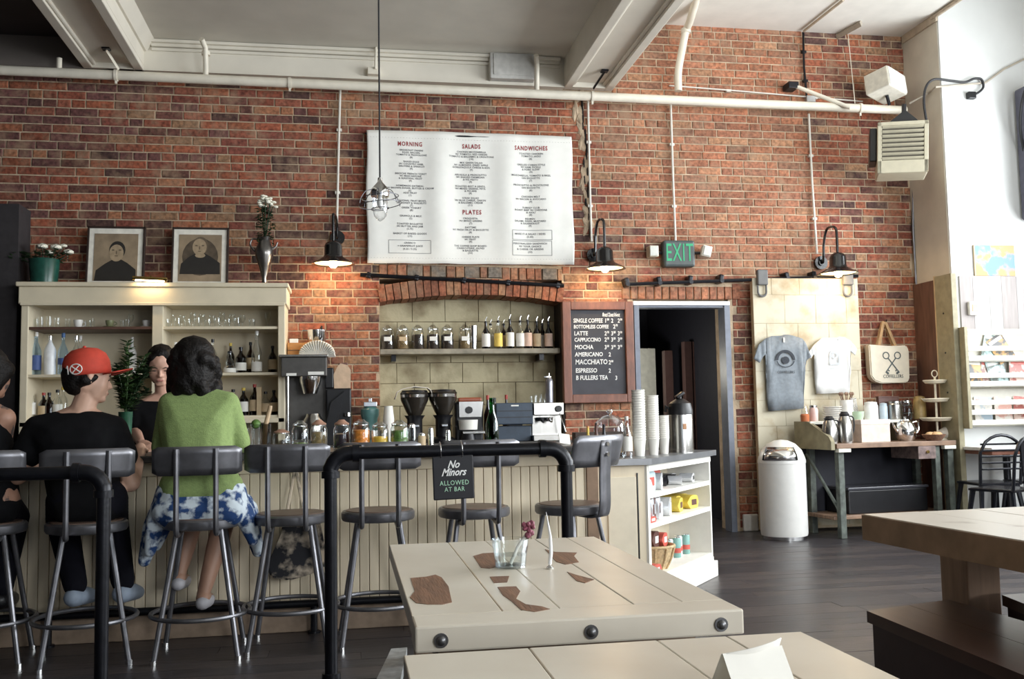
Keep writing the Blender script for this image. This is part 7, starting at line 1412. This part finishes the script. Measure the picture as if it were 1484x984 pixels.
# skirt: gathered cloth over the seat falling at both sides
SKT = M('skirt_blue_print', (.012, .05, .17), .8, col2=(.66, .74, .80), thr=.50, scale=19, soft=.06); 
nt = SKT.node_tree
sk = [[(tuple(hp+Vector((-.10, -.02, .0))), .115), (tuple(hp+Vector((.10, -.02, .0))), .115), (tuple(Vector((-.13, .05, ZS+.035))), .09), (tuple(Vector((.13, .05, ZS+.035))), .09)], [((-.13, -.06, ZS+.04), .085), ((.13, -.06, ZS+.04), .085), ((-.12, .22, ZS+.02), .08), ((.12, .22, ZS+.02), .08)]]
for i, (x0_, y0_, dx, dz, r_) in enumerate(((-.205, -.04, -.02, -.15, .026), (-.215, .04, -.05, -.20, .03), (-.21, .11, -.06, -.18, .03), (-.19, .18, -.05, -.15, .028), (.205, -.03, .03, -.12, .024), (.215, .04, .04, -.17, .028), (.21, .11, .035, -.19, .028), (.19, .18, .03, -.16, .026))):
    sk.append([((x0_*.85, y0_, ZS+.05), .05), ((x0_+dx*.4, y0_, ZS-.04), r_*1.2), ((x0_+dx, y0_+.02, ZS+dz), r_)])
sk.append([((-.2, -.02, ZS+.02), .04), ((-.2, .18, ZS+.02), .04), ((-.25, .02, ZS-.15), .022), ((-.255, .14, ZS-.15), .022)]); sk.append([((.2, -.02, ZS+.02), .04), ((.2, .18, ZS+.02), .04), ((.245, .02, ZS-.10), .022), ((.245, .14, ZS-.10), .022)])
blob('skirt', sk, SKT, wom, .008, 3)
FL = M('flat_shoe_pale', (.48, .47, .50), .6)
for i in range(2): blob('shoe', [[(tuple(ft[i]+Vector((0, -.035, .0))), .033), (tuple(ft[i]+Vector((.01, .06, -.005))), .034), (tuple(ft[i]+Vector((.012, .125, -.008))), .026)]], FL, wom, .007, 3)
# ---------------------------------------------------------------- bartender
yB = -2.05; pB = at(233, 560, y=yB); OB = Vector((pB.x, yB, 0))
def bp_(px, py, y=yB): return at(px, py, y=y)-OB
bar_p = thing('person', 'bartender in a black t-shirt looking down behind the bar', 'person', OB)
hc = bp_(233, 532, yB-.03); nk = bp_(236, 574, yB+.03); sl, sr = bp_(201, 592), bp_(270, 590); ch = bp_(236, 622); hp = Vector((.02, .02, .92)); el = bp_(197, 628, yB-.05); hl = at(204, 645, y=-2.44)-OB; hl.z = ZC+.05; er = bp_(278, 640, yB-.05); hr = at(262, 650, y=-2.44)-OB; hr.z = ZC+.05
hs, Mh = head_shapes(hc, 8, 20, .96)
SKB = M('skin_fair', (.58, .34, .25), .5, var=.05, scale=12)
sh = hs + [[(tuple(nk), .046), (tuple(hc+Vector((0, .03, -.05))), .046)], [(tuple(hp+Vector((-.07, 0, 0))), .11), (tuple(hp+Vector((.07, 0, 0))), .11)], [(tuple(hp), .11), (tuple(ch), .10)], [(tuple(sl), .042), (tuple(sr), .042), (tuple(ch), .10), (tuple(nk), .045)]]
sh += limb((sl, .042), (el, .036)) + limb((el, .036), (hl, .025)) + limb((sr, .042), (er, .036)) + limb((er, .036), (hr, .025)) + hand_shapes(hl, (.5, -.75, -.25), (.4, .2, -1), -1, .8, .9) + hand_shapes(hr, (-.5, -.75, -.25), (-.4, .2, -1), 1, .8, .9)
for s in (-1, 1): sh += limb((hp+Vector((s*.08, 0, 0)), .085), (Vector((.02+s*.09, .02, .48)), .058)) + limb((Vector((.02+s*.09, .02, .48)), .058), (Vector((.02+s*.09, .04, .09)), .042)) + limb((Vector((.02+s*.09, .05, .045)), .042), (Vector((.02+s*.09, -.11, .035)), .032))
blob('body', sh, SKB, bar_p, .0065, 4); face_bits(Mh, bar_p, .96)
tee = [[(tuple(hp+Vector((-.075, 0, -.03))), .12), (tuple(hp+Vector((.075, 0, -.03))), .12), (tuple(ch+Vector((-.04, 0, 0))), .108), (tuple(ch+Vector((.04, 0, 0))), .108)], [(tuple(ch+Vector((-.05, 0, 0))), .108), (tuple(ch+Vector((.05, 0, 0))), .108), (tuple(sl), .052), (tuple(sr), .052), (tuple(nk+Vector((0, .01, -.035))), .05)]] + limb((sl, .054), (sl.lerp(el, .6), .058)) + limb((sr, .054), (sr.lerp(er, .6), .058))
blob('t_shirt', tee, BLKT, bar_p, .009, 5)
tr_ = [[(tuple(hp+Vector((-.075, 0, -.02))), .115), (tuple(hp+Vector((.075, 0, -.02))), .115)]]
for s in (-1, 1): tr_ += limb((hp+Vector((s*.08, 0, 0)), .095), (Vector((.02+s*.09, .02, .48)), .068)) + limb((Vector((.02+s*.09, .02, .48)), .068), (Vector((.02+s*.09, .04, .11)), .055))
blob('trousers', tr_, JEANS, bar_p, .010, 3)
hq = lambda x, y, z, r: (tuple(Mh @ Vector((x, y, z))), r)
blob('hair', [[hq(0, .035, .055, .086), hq(0, -.02, .078, .060), hq(0, .045, -.02, .075)], [hq(-.062, -.035, .055, .026), hq(-.078, .0, -.02, .022), hq(-.07, .04, -.06, .028)], [hq(.062, -.035, .055, .026), hq(.078, .0, -.02, .022), hq(.07, .04, -.06, .028)], [hq(-.045, -.06, .075, .02), hq(0, -.05, .098, .022), hq(-.07, -.02, .06, .025)], [hq(.045, -.06, .075, .02), hq(0, -.05, .098, .022), hq(.07, -.02, .06, .025)], [hq(0, .11, .0, .038), hq(0, .12, -.05, .03)]], HAIR, bar_p, .006, 3)
# ---------------------------------------------------------------- person cut off by the left edge
OL_ = Vector((LFX, -3.40, 0))
def lp(px, py, y=-3.35): return at(px, py, y=y)-OL_
lef = thing('person', 'dark haired person with tattooed bare arm cut off by the left edge', 'person', OL_)
hc = lp(2, 545); nk = lp(-6, 590); sl, sr = lp(-62, 615), lp(22, 606); ch = lp(-20, 650); hp = Vector((0, 0, ZS+.10)); er = lp(14, 668, -3.28); hr = lp(20, 655, -3.0); hr.z = ZC+.035; hr.y = .42; el = lp(-70, 680, -3.3); hl = Vector((-.1, .42, ZC+.035))
hs, Mh = head_shapes(hc, 165, 0, .97)
sh = hs + [[(tuple(nk), .05), (tuple(hc+Vector((0, 0, -.05))), .05)], [(tuple(hp+Vector((-.09, 0, 0))), .11), (tuple(hp+Vector((.09, 0, 0))), .11)], [(tuple(hp), .09), (tuple(ch), .09)], [(tuple(sl), .05), (tuple(sr), .05), (tuple(ch), .085), (tuple(nk), .05)]]
sh += limb((sl, .052), (el, .04)) + limb((el, .04), (hl, .028)) + limb((sr, .055), (er, .043)) + limb((er, .043), (hr, .028)) + hand_shapes(hl, (.3, .9, 0), (0, 0, -1), 1, .4) + hand_shapes(hr, (-.2, .9, 0), (0, 0, -1), -1, .4)
kn = [Vector((-.08, .26, ZS)), Vector((.09, .26, ZS))]; ft = [Vector((-.09, .12, .225)), Vector((.09, .12, .225))]
for i, s in enumerate((-1, 1)): sh += limb((hp+Vector((s*.085, 0, 0)), .09), (kn[i], .062)) + limb((kn[i], .062), (ft[i]+Vector((0, 0, .05)), .042)) + limb((ft[i]+Vector((0, -.02, .03)), .04), (ft[i]+Vector((.0, .13, .01)), .03))
TAT = M('skin_tattooed', (.40, .22, .15), .5, col2=(.10, .08, .075), thr=.60, scale=22, soft=.04)
blob('body', sh, TAT, lef, .0075, 4); face_bits(Mh, lef)
blob('tank_top', [[(tuple(hp+Vector((-.08, 0, -.02))), .122), (tuple(hp+Vector((.08, 0, -.02))), .122), (tuple(ch+Vector((-.04, 0, 0))), .125), (tuple(ch+Vector((.04, 0, 0))), .125)], [(tuple(ch+Vector((-.05, 0, 0))), .12), (tuple(ch+Vector((.05, 0, 0))), .12), (tuple(sl.lerp(nk, .45)), .05), (tuple(sr.lerp(nk, .45)), .05)]], BLKT, lef, .009, 4)
jn = [[(tuple(hp+Vector((-.08, 0, -.01))), .118), (tuple(hp+Vector((.08, 0, -.01))), .118)]]
for i, s in enumerate((-1, 1)): jn += limb((hp+Vector((s*.085, 0, 0)), .10), (kn[i], .074)) + limb((kn[i], .074), (ft[i]+Vector((0, -.01, .09)), .055))
blob('jeans', jn, JEANS, lef, .010, 4)
for i in range(2): blob('shoe', [[(tuple(ft[i]+Vector((0, -.03, .03))), .044), (tuple(ft[i]+Vector((.0, .14, .01))), .036)]], DARK, lef, .009, 3)
hq = lambda x, y, z, r: (tuple(Mh @ Vector((x, y, z))), r)
blob('hair', [[hq(0, .03, .05, .10), hq(0, .045, -.02, .09)], [hq(.07, .0, .03, .05), hq(.05, .05, -.03, .05)], [hq(-.07, .0, .03, .05), hq(-.05, .05, -.03, .05)], [hq(0, .09, .08, .04), hq(.03, .11, .02, .045)]], HAIR, lef, .008, 2)
lef.location.x -= .05
